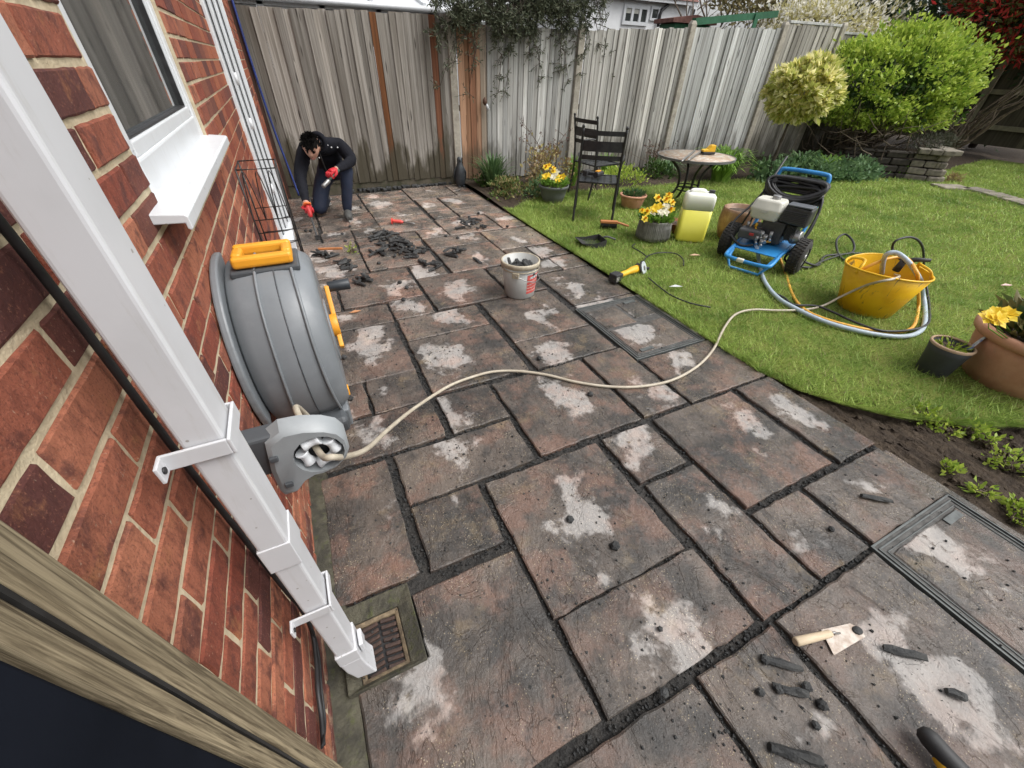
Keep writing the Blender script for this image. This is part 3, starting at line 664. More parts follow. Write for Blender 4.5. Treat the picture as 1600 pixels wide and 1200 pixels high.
# ------------------------------------------------------------------ foliage helpers
def leaves_np(P, D, L, W, fold=.25, rnd_roll=True):
    """diamond leaves: P base (n,3), D direction (n,3), L,W arrays -> V,F"""
    n = len(P); D = D/np.maximum(np.linalg.norm(D, axis=1, keepdims=True), 1e-6)
    A = np.random.randn(n, 3); S = np.cross(D, A); S /= np.maximum(np.linalg.norm(S, axis=1, keepdims=True), 1e-6); N = np.cross(S, D)
    L = L[:, None]; W = W[:, None]
    V = np.stack([P, P+D*L*.5+S*W*.5+N*W*fold, P+D*L, P+D*L*.5-S*W*.5+N*W*fold], 1).reshape(-1, 3)
    i = np.arange(n)[:, None]*4; F = np.concatenate([i, i+1, i+2, i, i+2, i+3], 1).reshape(-1)
    return V, F
def crown(name, parent, mat, c, r, n, ll, lw, clumps=40, shell=.55, spread=.22, up=.35, seed=1, zmin=None):
    rs = np.random.RandomState(seed); np.random.seed(seed)
    C_ = rs.randn(clumps, 3); C_ /= np.linalg.norm(C_, axis=1, keepdims=True); C_ *= (shell+(1.06-shell)*rs.rand(clumps, 1)**.6)
    idx = rs.randint(0, clumps, n); wgt = .55+.9*rs.rand(clumps)
    P = C_[idx]+rs.randn(n, 3)*spread*wgt[idx][:, None]*.7
    D = P*.8+rs.randn(n, 3)*.7+np.array([0, 0, up])
    P = P*np.array(r)+np.array(c)
    if zmin is not None: k = P[:, 2] > zmin; P = P[k]; D = D[k]
    m = len(P); V, F = leaves_np(P, D, ll*(.6+.8*rs.rand(m)), lw*(.7+.6*rs.rand(m)))
    return link(name, np_mesh(name, V, F, 3), mat, parent)
def branches(name, parent, mat, base, tips, r0, r1=.004, wob=.05, seg=5, n=5):
    mb = MB()
    for tp in tips:
        b = Vector(base)+Vector((random.uniform(-.03, .03), random.uniform(-.03, .03), 0)); t_ = Vector(tp); pts = []
        for i in range(n+1):
            f = i/n; p = b.lerp(t_, f)+Vector((random.gauss(0, wob), random.gauss(0, wob), random.gauss(0, wob)))*(math.sin(f*PI)); pts.append(p)
        mb.tube(pts, [r0+(r1-r0)*i/n for i in range(n+1)], seg)
    return mb.build(name, mat, parent)
def strap_plant(name, loc, label, n, h, w, spread, mat, cat='plant', group=None, arch=.5, rz=0):
    e = thing(name, loc, label, cat, rz, group); V = []; F = []
    for i in range(n):
        a = random.uniform(0, 2*PI); hh = h*1.5*random.uniform(.55, 1.1); sp = spread*random.uniform(.2, 1); b0 = Vector((math.cos(a)*sp*.25, math.sin(a)*sp*.25, 0))
        side = Vector((-math.sin(a), math.cos(a), 0)); o = len(V); seg = 5
        for s_ in range(seg+1):
            f = s_/seg; p = b0+Vector((math.cos(a), math.sin(a), 0))*sp*f**1.6+Vector((0, 0, hh*(f-arch*f**3)))
            ww = w*(1-f**2.5)*.5+.0008; V += [p-side*ww, p+side*ww]
        for s_ in range(seg): F += [[o+2*s_, o+2*s_+1, o+2*s_+3, o+2*s_+2]]
    me = bpy.data.meshes.new('leaves'); me.from_pydata([tuple(v) for v in V], [], F); me.update(); link('leaves', me, mat, e); return e
M_bark = pm('bark', (.085, .065, .048), (.05, .038, .03), .9, 20, .8, 50, .006)
M_twig = pm('brown_twig', (.17, .13, .09), (.10, .075, .055), .85, 20, .5)
M_lf_bush = leaf_mat('bush_leaf', (.20, .33, .035), (.52, .62, .11), .45, .4)
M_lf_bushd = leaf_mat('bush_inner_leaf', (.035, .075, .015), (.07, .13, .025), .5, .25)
M_lf_var = leaf_mat('variegated_leaf', (.86, .79, .30), (.90, .86, .52), .45, .45, edge=(.50, .53, .14))
M_lf_con = leaf_mat('conifer_needles', (.055, .070, .040), (.12, .13, .08), .7, .15)
M_lf_white = leaf_mat('white_blossom', (.85, .82, .70), (.88, .86, .80), .6, .4, edge=(.50, .46, .22))
M_lf_red = leaf_mat('red_shrub_leaf', (.55, .045, .045), (.34, .035, .03), .45, .35, edge=(.13, .13, .04))
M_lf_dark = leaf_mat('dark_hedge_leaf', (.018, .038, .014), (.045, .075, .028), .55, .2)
M_lf_strap = leaf_mat('strap_leaf', (.12, .24, .035), (.28, .46, .08), .45, .3)
M_lf_iris = leaf_mat('iris_leaf', (.05, .11, .04), (.13, .21, .08), .45, .25)
M_lf_grey = leaf_mat('bluegreen_groundcover', (.10, .19, .09), (.20, .31, .14), .55, .25)
M_lf_mix = leaf_mat('mixed_groundcover', (.05, .10, .018), (.16, .22, .06), .55, .25, edge=(.28, .24, .10))
M_lf_dry = leaf_mat('tan_hydrangea', (.30, .20, .11), (.38, .28, .17), .8, .2, edge=(.35, .30, .12))
M_lf_olive = leaf_mat('olive_shrub', (.14, .13, .05), (.25, .20, .09), .6, .25)
M_petal_y = leaf_mat('yellow_petal', (.80, .52, .015), (.85, .66, .05), .5, .3)
M_petal_w = leaf_mat('cream_petal', (.75, .70, .55), (.80, .78, .62), .5, .3)

# ------------------------------------------------------------------ big shrubs and trees
e = thing('variegated_ball_tree', (7.65, 4.93, 0), 'yellow and green variegated ball tree on a slim bare stem', 'tree')
branches('trunk', e, M_bark, (0, 0, 0), [(.02, .01, 1.02), (.02, .01, 1.04)], .024, .016, .006)
branches('limb', e, M_bark, (.02, .01, 1.0), [(.25, .1, 1.25), (-.2, .15, 1.22), (.05, -.25, 1.25), (-.15, -.15, 1.2), (.1, .2, 1.35)], .014, .006, .02)
crown('crown', e, M_lf_var, (.03, 0, 1.27), (.45, .45, .335), 6800, .11, .055, 90, .76, .10, .25, 3)
e = thing('green_bush', (10.6, 5.3, .0), 'big rounded light green bush with bare twiggy base', 'bush')
tips = [(random.uniform(-1.3, 1.3), random.uniform(-.9, .9), random.uniform(.8, 1.7)) for _ in range(46)]
branches('stems', e, M_twig, (0, 0, .1), tips, .022, .005, .10, 4)
mb = MB()
for _ in range(150):
    a = Vector((random.uniform(-1.2, 1.0), random.uniform(-1.0, .5), random.uniform(.25, .95))); b = a+Vector((random.uniform(-.7, .7), random.uniform(-.5, .3), random.uniform(-.1, .5))); mb.tube([a, (a+b)/2+Vector((0, 0, random.uniform(-.06, .06))), b], [.009, .007, .003], 4)
mb.build('twigs', M_twig, e)
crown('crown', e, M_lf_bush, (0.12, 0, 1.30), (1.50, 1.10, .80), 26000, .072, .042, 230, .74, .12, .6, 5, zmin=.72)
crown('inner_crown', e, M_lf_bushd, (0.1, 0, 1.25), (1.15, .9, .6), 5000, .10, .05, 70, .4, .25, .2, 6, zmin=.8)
e = thing('red_shrub', (13.55, 4.9, .2), 'dark red leaved shrub at the far right corner', 'bush')
branches('stems', e, M_twig, (0, 0, 0), [(random.uniform(-.9, .9), random.uniform(-1, 1), random.uniform(1, 1.9)) for _ in range(18)], .03, .006, .1)
crown('crown', e, M_lf_red, (0, 0, 2.5), (1.0, 1.15, .85), 9000, .13, .05, 90, .6, .18, .5, 7)
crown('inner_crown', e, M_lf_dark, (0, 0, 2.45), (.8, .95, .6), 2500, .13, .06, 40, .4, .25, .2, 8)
e = thing('white_blossom_bush', (12.1, 7.6, .2), 'white flowering bush rising behind the capped fence panels', 'bush')
branches('stems', e, M_twig, (0, 0, 0), [(random.uniform(-1.5, 1.5), random.uniform(-.6, .6), random.uniform(1.3, 2.2)) for _ in range(16)], .03, .006, .1)
crown('crown', e, M_lf_white, (0, 0, 2.1), (1.9, .9, .48), 12000, .10, .05, 90, .6, .2, .5, 9)
e = thing('olive_shrub', (11.0, 8.6, .2), 'brownish olive shrub behind the green garden beam', 'bush')
branches('stems', e, M_twig, (0, 0, 0), [(random.uniform(-1.6, 1.6), random.uniform(-.6, .6), random.uniform(1.6, 3.2)) for _ in range(26)], .03, .005, .12)
crown('crown', e, M_lf_olive, (0.3, 0, 2.75), (1.9, .9, .75), 5200, .12, .045, 80, .5, .2, .6, 10)
for (x, y, rx, ry, zc, rz, sd, lb) in ((14.6, 8.2, 2.4, 1.4, 2.9, 1.5, 11, 'dark evergreen hedge tree behind the white flowering bush'), (17.3, 5.9, 2.4, 1.8, 2.6, 1.9, 12, 'dark evergreen tree behind the red shrub')):
    e = thing('evergreen_tree', (x, y, 0), lb, 'tree', group='evergreen trees beyond the fence')
    branches('trunk', e, M_bark, (0, 0, 0), [(random.uniform(-.8, .8), random.uniform(-.6, .6), random.uniform(2, 3)) for _ in range(7)], .08, .02, .1)
    crown('crown', e, M_lf_dark, (0, 0, zc), (rx, ry, rz), 12000, .17, .07, 110, .55, .2, .3, sd)
for (x, y, h, sd) in ((10.6, 10.0, 4.3, 1), (14.6, 15.5, 4.6, 2)):
    random.seed(sd); e = thing('bare_tree', (x, y, 0), 'leafless tree with fine grey twigs behind the green garden beam' if sd == 1 else 'pale leafless twiggy tree beyond the white house corner', 'tree')
    mb = MB(); 
    def grow(p, d, L, r_, k):
        q = p+d*L; mb.tube([p, (p+q)/2+Vector((random.gauss(0, .03), random.gauss(0, .03), 0)), q], [r_, r_*.85, r_*.7], 4)
        if k:
            for _ in range(3): grow(q, (d+Vector((random.gauss(0, .45), random.gauss(0, .45), random.gauss(.1, .25)))).normalized(), L*random.uniform(.6, .8), r_*.6, k-1)
    grow(Vector((0, 0, 0)), Vector((0, 0, 1)), h*.33, .06, 5); mb.build('trunk', M_twig, e)
random.seed(21)
# conifer hanging over the fence
e = thing('overhanging_conifer', (3.62, 7.35, 0), 'dark conifer branches hanging over the silvery fence panel', 'tree')
mb = MB(); V = []; PP = []; DD = []
mb.tube([(0, .5, 0), (0, .4, 1.6), (.05, .3, 3.2)], [.09, .07, .04], 7)
for i in range(95):
    x = random.uniform(-1.25, 1.3); z0_ = random.uniform(2.0, 2.9); pts = []; dr = random.random() < .42; L = random.uniform(.35, .75) if dr else random.uniform(.15, .4)
    tx = x+random.uniform(-.35, .35)
    for k in range(7):
        f = k/6; pts.append(Vector((x*.5+(tx-x*.5)*f, .35-(1.30)*min(1, f*1.5)+random.gauss(0, .02), z0_-L*f*f-(.25*f if dr else 0)+random.gauss(0, .02))))
    mb.tube(pts, [.012*(1-.75*k/6) for k in range(7)], 5)
    for k in range(2, 7):
        for _ in range(4):
            d = Vector((random.gauss(0, 1), random.gauss(0, .6), random.gauss(-.3, .7))).normalized(); q = pts[k]+d*random.uniform(.06, .17); mb.tube([pts[k], q], [.004, .002], 3)
            for _ in range(26 if not dr else 6): PP.append(pts[k].lerp(q, random.random())+Vector((random.gauss(0, .014),)*3)); DD.append(d+Vector((random.gauss(0, .8), random.gauss(0, .8), random.gauss(0, .8))))
mb.build('branch', M_bark, e)
n = len(PP); V, F = leaves_np(np.array([tuple(p) for p in PP]), np.array([tuple(d) for d in DD]), .04+.03*np.random.rand(n), np.full(n, .014)); link('foliage', np_mesh('foliage', V, F, 3), M_lf_con, e)

# ------------------------------------------------------------------ border plants
p = G(765, 300); strap_plant('iris_clump', (p.x+.1, p.y+.1, 0), 'spiky dark green iris clump in front of the orange-brown boards', 150, .46, .03, .34, M_lf_iris, arch=.35)
def mound(name, loc, r, label, mat, n, ll, lw, cat='plant', group=None, seed=1, stems=None):
    e = thing(name, loc, label, cat, 0, group); crown('leaves', e, mat, (0, 0, r[2]*.45), r, n, ll, lw, 30, .45, .28, .7, seed, zmin=0.0)
    branches('stems', e, M_twig, (0, 0, 0), [(random.uniform(-r[0], r[0])*.6, random.uniform(-r[1], r[1])*.6, r[2]*.7) for _ in range(7)], .005, .002, .02); return e
mound('groundcover_plant', (2.95, 6.15, 0), (.22, .25, .16), 'dark green leafy plant beside the bird statue', M_lf_bushd, 700, .05, .03, seed=31)
mound('groundcover_plant', (3.05, 5.45, 0), (.34, .36, .16), 'low mixed green groundcover spilling over the patio corner', M_lf_mix, 1800, .045, .026, seed=32)
mound('dried_hydrangea', (3.75, 5.75, 0), (.34, .26, .36), 'tan dried flower heads left of the grey bowl of pansies', M_lf_dry, 1500, .045, .035, seed=33)
mound('groundcover_plant', (3.5, 5.35, 0), (.26, .16, .16), 'silvery leaved plant at the lawn edge by the grey bowl', M_lf_grey, 700, .06, .024, seed=34)
strap_plant('daffodil_foliage', (4.15, 5.7, 0), 'upright green daffodil leaves by the concrete post', 60, .36, .024, .16, M_lf_strap, arch=.2)
strap_plant('daffodil_foliage', (5.0, 6.0, 0), 'green daffodil leaves behind the black chair seat', 60, .34, .024, .2, M_lf_strap, arch=.2)
mound('groundcover_plant', (5.1, 5.65, 0), (.42, .24, .16), 'bright green low plant right of the black chairs', M_lf_bush, 1100, .05, .022, seed=35)
mound('groundcover_plant', (5.9, 5.75, 0), (.34, .26, .17), 'dark leafy plant behind the lawn left of the mosaic table', M_lf_bushd, 800, .055, .03, seed=36)
strap_plant('daylily_clump', (6.2, 5.85, 0), 'grassy green clump behind the left edge of mosaic table', 100, .34, .024, .36, M_lf_grey, arch=.6)
strap_plant('daylily_clump', (6.75, 5.15, 0), 'bright green strappy daylily clump right of the mosaic table', 320, .62, .032, .50, M_lf_strap, arch=.55)
strap_plant('daylily_clump', (8.45, 4.95, .05), 'green strappy clump under the green bush twigs', 170, .42, .032, .45, M_lf_iris, arch=.5)
strap_plant('daylily_clump', (8.95, 4.8, .05), 'smaller green strappy clump right of its twin under the bush', 110, .36, .032, .34, M_lf_strap, arch=.5)
for (x, y, rx, ry, sd, lb) in ((7.9, 5.0, .5, .28, 41, 'blue-green groundcover behind the ball tree stem'), (8.7, 4.72, .55, .28, 42, 'blue-green groundcover mound behind the pressure washer handle'), (9.4, 4.5, .5, .28, 43, 'blue-green groundcover mound nearest the stone planter')):
    mound('groundcover_plant', (x, y, 0), (rx, ry, .20), lb, M_lf_grey, 1700, .07, .05, seed=sd)
def thin_shrub(loc, label, hgt, n, sd):
    random.seed(sd); e = thing('bare_rose_shrub', loc, label, 'shrub'); mb = MB(); tips = []
    for i in range(n):
        a = Vector((random.uniform(-.04, .04), 0, 0)); p = a; d = Vector((random.gauss(0, .25), random.gauss(0, .15), 1)).normalized(); pts = [p]
        for k in range(5): p = p+d*hgt/5*random.uniform(.7, 1.1); d = (d+Vector((random.gauss(0, .2), random.gauss(0, .15), .05))).normalized(); pts.append(p)
        mb.tube(pts, [.009-.0013*k for k in range(6)], 5); tips += pts[3:]
        for q in pts[2:5]: r_ = q+Vector((random.gauss(0, .12), random.gauss(0, .08), random.uniform(.05, .18))); mb.tube([q, r_], [.005, .002], 4); tips.append(r_)
    mb.build('stem', M_twig, e); m = 160; P = np.array([tuple(random.choice(tips)) for _ in range(m)])+np.random.randn(m, 3)*.02
    V, F = leaves_np(P, np.random.randn(m, 3), np.full(m, .03), np.full(m, .018)); tag(link('buds', np_mesh('buds', V, F, 3), leaf_mat('dried_bud', (.10, .045, .04), (.16, .09, .06)), e), kind='stuff'); random.seed(sd+100)
thin_shrub((3.95, 6.15, 0), 'thin bare rose stems against the silvery fence panel', .95, 4, 51)
thin_shrub((5.95, 6.05, 0), 'small bare rose shrub by the third concrete post', .55, 6, 52)
# weeds on the soil bed
for i, (px, py, s_) in enumerate(((1440, 655, 1.0), (1475, 675, .8), (1510, 675, .9), (1535, 690, .9), (1560, 725, 1.3), (1588, 735, 1.3), (1480, 735, .6), (1530, 770, .7), (1585, 800, .7), (1595, 815, .6))):
    p = G(px, py, -.02); mound('weed', (p.x, p.y, -.02), (.06*s_, .06*s_, .05*s_), ('weed seedling nearest the ragged lawn edge on the soil', 'second weed seedling along the lawn edge side of the soil', 'third weed seedling along the lawn edge side of soil', 'fourth weed seedling, just above the largest weeds', 'large leafy weed in the middle of the bare soil', 'large leafy weed at the right picture edge', 'tiny weed closest to the patio edge stones', 'small weed above the manhole tray corner', 'small weed at the right picture edge above the tray', 'lowest small weed at the right picture edge')[i], M_lf_bush, 90, .03, .016, 'weed', 'weeds on the bare soil', 60+i)
# ------------------------------------------------------------------ downpipe
dp = thing('downpipe', (.122, .555, 0), 'white square plastic downpipe fixed to the brick wall', 'downpipe')
px0, px1, py0, py1 = .096, .147, .520, .593
def dpl(x, y, z): return (x-.122, y-.555, z)
def sq(name, z0, z1, gx=0.0, bev=.006, n=1):
    mb = MB(); mb.box(dpl((px0+px1)/2, (py0+py1)/2, (z0+z1)/2), (px1-px0+2*gx, py1-py0+2*gx, z1-z0)); return mb.build(name, M_pipe, dp, bevel=bev, bseg=3)
sq('pipe', .785, 2.7); sq('pipe', .24, .775, -.001); sq('socket', .715, .79, .0022, .002)
sq('shoe_collar', .185, .245, .0028, .003)
mb = MB(); a = .004
R_ = []
for (z, dx, dy) in ((.185, 0, 0), (.125, .004, 0), (.070, .012, .0), (.040, .018, 0)):
    R_.append([dpl(px0-.002+dx, py0-.002+dy, z+.018*(z < .1)), dpl(px1+.002+dx, py0-.002+dy, z), dpl(px1+.002+dx, py1+.002+dy, z), dpl(px0-.002+dx, py1+.002+dy, z+.018*(z < .1))])
mb.rings(R_, 0, False); mb.build('shoe', M_pipe, dp, bevel=.004)
mb = MB(); mb.box(dpl(px1+.012, (py0+py1)/2, .20), (.012, .045, .05)); mb.build('shoe_lip', M_pipe, dp, bevel=.003)
for zb in (1.052, .515):
    mb = MB(); t_ = .005; g_ = .003; h = .028
    x0, x1, y0, y1 = px0-g_, px1+g_, py0-g_, py1+g_
    mb.box(dpl(x1+t_/2, (y0+y1)/2, zb), (t_, y1-y0+2*t_, h)); mb.box(dpl((.072+x1)/2, y0-t_/2, zb), (x1-.072, t_, h)); mb.box(dpl((px0+x1)/2, y1+t_/2, zb), (x1-px0, t_, h))
    mb.box(dpl(.072, y0-.014, zb), (t_, .028, h))
    b = mb.build('pipe_bracket', M_pipe, dp, bevel=.0015)
    mb = MB(); mb.cyl(dpl(.074, y0-.017, zb), dpl(.077, y0-.017, zb), .005, seg=10); mb.build('screw', M_black, b)
# black cable down the wall
cpts = [OX(*p, .036) for p in ((-40, 300), (0, 347), (130, 512), (300, 738), (440, 915))]
cpts += [OX(*p, .040) for p in ((470, 950), (487, 985), (494, 1030), (496, 1075), (502, 1120), (505, 1165))]
mb = MB(); mb.tube(catmull(cpts, 5), .0058, 8)
tag(mb.build('black_cable', M_black), 'black cable clipped down the brick wall beside the downpipe', 'cable')
mb = MB(); mb.tube(catmull([OX(*p, .044) for p in ((468, 948), (490, 990), (499, 1030), (502, 1075), (508, 1130), (503, 1168))], 4), .0035, 6)
tag(mb.build('thin_black_cable', M_black), 'thin black wire hanging from the end of the cable near the gully', 'cable')
# timber frame and dark panel at the near end of the wall
e = thing('timber_door_frame', (.05, .27, 0), 'weathered timber frame strips at the near end of the brick wall', 'frame')
for (ya, yb, xf) in ((.278, .317, .072), (.249, .275, .066)):
    mb = MB(); n = 14; R_ = []
    for i in range(n+1):
        z = -.05+2.3*i/n; j = lambda: random.uniform(-.0012, .0012)
        R_.append([(-.05, ya-.27+j(), z), (xf-.05-.006, ya-.27+j(), z), (xf-.05, ya-.264+j(), z), (xf-.05+j(), yb-.277, z), (xf-.056, yb-.27+j(), z), (-.05, yb-.27, z)])
    mb.rings(R_, 0, False); mb.build('timber_strip', M_timber, e)
mb = MB(); mb.box((-.02, .0065, 1.1), (.07, .006, 2.3)); mb.build('gap_shade_strip', M_black, e)  # black strip fills the groove, standing in for its shade
mb = MB(); mb.box((-.005, -.505, 1.1), (.12, 1.5, 2.3)); tag(mb.build('dark_panel', M_navy, bevel=.004), 'dark navy panel beside the weathered timber frame in the corner', 'panel')

# ------------------------------------------------------------------ hose reel on the wall
M_reel = pm('grey_reel_plastic', (.185, .20, .213), (.15, .163, .174), .42, 5, .12, 120, .0012, dirt=.15, dcol=(.26, .27, .27))
M_reeld = pm('dark_grey_plastic', (.075, .083, .090), (.055, .06, .066), .45, 6, .1, 120, .001)
M_orange = pm('orange_plastic', (.80, .36, .025), (.70, .29, .02), .4, 6, .06, 80, .001, dirt=.12, dcol=(.4, .22, .08))
RC = Vector((0.0, 1.45, .69)); hr = thing('hose_reel', (XW, RC.y, RC.z), 'grey plastic wall hose reel with orange carry handle and crank', 'hose reel')
def hl(x, y, z): return (x-XW, y-RC.y, z-RC.z)
def drum_ring(x, rr, flat, cut):
    """outline of casing in the y-z plane: round above, squared off below towards the front"""
    pts = []
    for k in range(40):
        a = 2*PI*k/40; cy, cz = math.cos(a), math.sin(a); r_ = rr
        y_, z_ = r_*cy, r_*cz
        if z_ < -cut: z_ = -cut-(abs(z_)-cut)*.18
        y_ = max(-rr*1.0, y_)
        pts.append(hl(x, RC.y+y_, RC.z+z_))
    return pts
RAD = .302
mb = MB(); R_ = []
for x, r_ in ((.052, .90), (.060, .95), (.09, .985), (.135, 1.0), (.165, 1.008), (.19, 1.01), (.215, 1.005), (.245, .99), (.268, .965), (.288, .92), (.298, .86)): R_.append(drum_ring(x, RAD*r_, 0, RAD*.60))
mb.rings(R_, 0, True); casing = mb.build('casing', M_reel, hr)
for x, r_, w in ((.150, 1.016, .0045), (.232, 1.008, .005)):      # raised ribs running over the casing
    mb = MB(); pts = []
    for k in range(30):
        a = math.radians(70+5.2*k); bow = .020*math.sin((k/29)*PI)*(1 if x < .19 else -1)
        sp = (.03*(1-math.sin((k/29)*PI)))*(1 if x > .19 else -1)
        pts.append(hl(x-bow*.6+(sp if k > 14 else 0), RC.y+RAD*r_*math.cos(a), max(RC.z+RAD*r_*math.sin(a), RC.z-RAD*.66)))
    mb.tube(pts, w, 6); mb.build('casing_rib', M_reel, casing)
mb = MB(); pts = [hl(.192, RC.y+RAD*1.0115*math.cos(math.radians(75+4.6*k)), RC.z+RAD*1.0115*math.sin(math.radians(75+4.6*k))) for k in range(31)]; mb.tube(pts, .0022, 5); mb.build('mould_seam', M_reeld, casing)
for sx, xx in ((0, .272), (1, .095)):                                # lower cheeks
    mb = MB(); mb.prism([(-RAD*.86, -RAD*.60), (-RAD*.80, -RAD*.90), (-RAD*.52, -RAD*.92), (-RAD*.30, -RAD*.72), (RAD*.5, -RAD*.72), (RAD*.7, -RAD*.55)], -.012, .012, Matrix(((0, 0, 1, xx-XW), (1, 0, 0, 0), (0, 1, 0, 0), (0, 0, 0, 1))))
    mb.build('cheek', M_reeld if sx else M_reel, hr, bevel=.006)
mb = MB(); mb.box(hl(.19, RC.y-RAD*.78, RC.z-RAD*.70), (.17, .13, .07), Euler((.18, 0, 0)).to_matrix()); mb.build('front_skirt', M_reeld, hr, bevel=.02, bseg=3)
# wall bracket plate (lighter, curved, behind the drum)
mb = MB(); pl = []
for k in range(17):
    a = math.radians(78+8.0*k); pl.append((RAD*1.07*math.cos(a), RAD*1.05*math.sin(a)))
for k in range(17):
    a = math.radians(78+8.0*(16-k)); pl.append((RAD*.75*math.cos(a), RAD*.75*math.sin(a)))
mb.prism(pl, .004, .026, Matrix(((0, 0, 1, .0), (1, 0, 0, 0), (0, 1, 0, 0), (0, 0, 0, 1)))); mb.build('wall_bracket', M_reel, hr, bevel=.006, bseg=2)
# carry handle on top (orange frame)
hd = MB(); cy, cz = RC.y-.02, RC.z+RAD*.99+.018
def hbox(c, d, nm=None): hd.box(hl(*c), d)
Rh = Euler((math.radians(-3), 0, 0)).to_matrix()
for (c, d) in (((.172, cy-.055, cz), (.165, .034, .034)), ((.172, cy+.055, cz), (.165, .030, .034)), ((.104, cy, cz), (.030, .078, .034)), ((.240, cy, cz), (.030, .078, .034))): hd.box(hl(*c), d, Rh)
hd.build('carry_handle', M_orange, hr, bevel=.010, bseg=3)
mb = MB(); mb.box(hl(.172, cy, cz-.03), (.19, .16, .02)); mb.build('handle_seat', M_reeld, hr, bevel=.006)
# crank
ck = MB(); A = Vector((.318, RC.y-.005, RC.z+.02)); B = Vector((.322, RC.y+.10, RC.z+.125))
ck.bar(hl(*(A+Vector((0, -.05, -.07)))), hl(*B), .045, .016, up=(1, 0, 0)); ck.cyl(hl(.300, A.y, A.z), hl(.328, A.y, A.z), .042, seg=20)
crank = ck.build('crank', M_orange, hr, bevel=.004)
mb = MB(); mb.cyl(hl(.326, B.y, B.z), hl(.405, B.y, B.z), .019, .021, 14); mb.build('crank_knob', pm('black_knob', (.02, .024, .03), (.03, .035, .04), .4), crank, bevel=.003)
mb = MB(); mb.box(hl(.296, RC.y-.20, RC.z-.14), (.012, .03, .03)); mb.build('orange_catch', M_orange, hr, bevel=.003)
mb = MB(); mb.cyl(hl(.292, RC.y, RC.z), hl(.304, RC.y, RC.z), .12, .115, 32); mb.build('hub_plate', M_reel, hr, bevel=.004)
# terracotta gully cap below the reel
mb = MB(); mb.cyl((.15, 1.86, -.02), (.15, 1.86, .02), .07, .07, 24); tag(mb.build('clay_cap', pm('clay', (.34, .13, .075), (.25, .09, .05), .8)), 'round terracotta clay cap on the ground under the hose reel', 'cap')

# ------------------------------------------------------------------ hose guide with rollers
hg = thing('hose_guide', (.16, .80, .75), 'grey plastic hose guide with four white rollers behind the downpipe', 'hose guide')
M_gd = pm('mid_grey_plastic', (.27, .29, .30), (.22, .235, .245), .42, 6, .1, 100, .001)
YP = .80; org = Vector((.16, .80, .75))
def gp(px, py, dy=0.0): return OY(px, py, YP+dy)-org
out_px = [(414, 694), (436, 676), (470, 669), (505, 668), (528, 672), (541, 682), (546, 698), (541, 714), (527, 728), (506, 738), (490, 742), (474, 752), (462, 768), (446, 773), (438, 766), (424, 736)]
hole_c = OY(499, 707, YP)-org
mb = MB(); F_ = [gp(*p) for p in out_px]; Bk = [v+Vector((0, .035, .012)) for v in F_]
ins = [v.lerp(hole_c, .10)+Vector((0, -.008, 0)) for v in F_]; n = len(F_)
hole = [hole_c+Vector((.058*math.cos(2*PI*k/n+2.55), -.008, .060*math.sin(-(2*PI*k/n)+PI-2.55+PI))) for k in range(n)]
# orient hole ring to follow outline order
def nearest_shift(A_, B_):
    best = None
    for rev in (0, 1):
        Bq = B_[::-1] if rev else B_
        for s_ in range(len(B_)):
            c_ = sum((A_[i]-Bq[(i+s_) % len(B_)]).length for i in range(len(A_)))
            if best is None or c_ < best[0]: best = (c_, [Bq[(i+s_) % len(B_)] for i in range(len(A_))])
    return best[1]
hole = nearest_shift(ins, hole); holeb = [v+Vector((0, .043, .012)) for v in hole]
V_ = ins+F_+Bk+hole+holeb; fs = []
for i in range(n):
    j = (i+1) % n
    fs += [(i, j, 3*n+j, 3*n+i), (n+i, n+j, j, i), (2*n+i, 2*n+j, n+j, n+i), (3*n+i, 3*n+j, 4*n+j, 4*n+i), (4*n+i, 4*n+j, 2*n+j, 2*n+i)]
mb.add(V_, fs, 0, True); plate = mb.build('guide_plate', M_gd, hg)
bm = bmesh.new(); bm.from_mesh(plate.data); bmesh.ops.recalc_face_normals(bm, faces=bm.faces); bm.to_mesh(plate.data); bm.free()
es = plate.modifiers.new('split', 'EDGE_SPLIT'); es.split_angle = math.radians(35)
mb = MB(); mb.tube([hole_c+Vector((0, .026, 0)), hole_c+Vector((0, .032, 0))], .056, 24); mb.build('hole_shade_disc', M_black, hg)  # black disc stands in for the shade inside the guide hole
M_roll = pm('white_nylon_roller', (.66, .68, .70), (.58, .6, .62), .3, 5, .02)
for ang in (105, 15, -75, 195):
    ar = math.radians(ang); c_ = hole_c+Vector((.034*math.cos(ar), .008, .036*math.sin(ar))); d = Vector((-math.sin(ar), 0, math.cos(ar))); mb = MB()
    mb.tube([c_+d*.0205*t for t in (-1, -.92, -.5, 0, .5, .92, 1)], [.0150, .0165, .0125, .0112, .0125, .0165, .0150], 18); mb.build('roller', M_roll, hg)
for (qx, qy) in ((428, 718), (452, 757)):
    mb = MB(); c_ = OY(qx, qy, YP-.011)-org; mb.box(c_, (.018, .010, .014)); mb.build('screw_recess', M_reeld, hg, bevel=.002)
mb = MB(); mb.box(Vector((.085, .835, .742))-org, (.118, .05, .13), Euler((.1, 0, 0)).to_matrix()); mb.build('wall_arm', M_reeld, hg, bevel=.008)
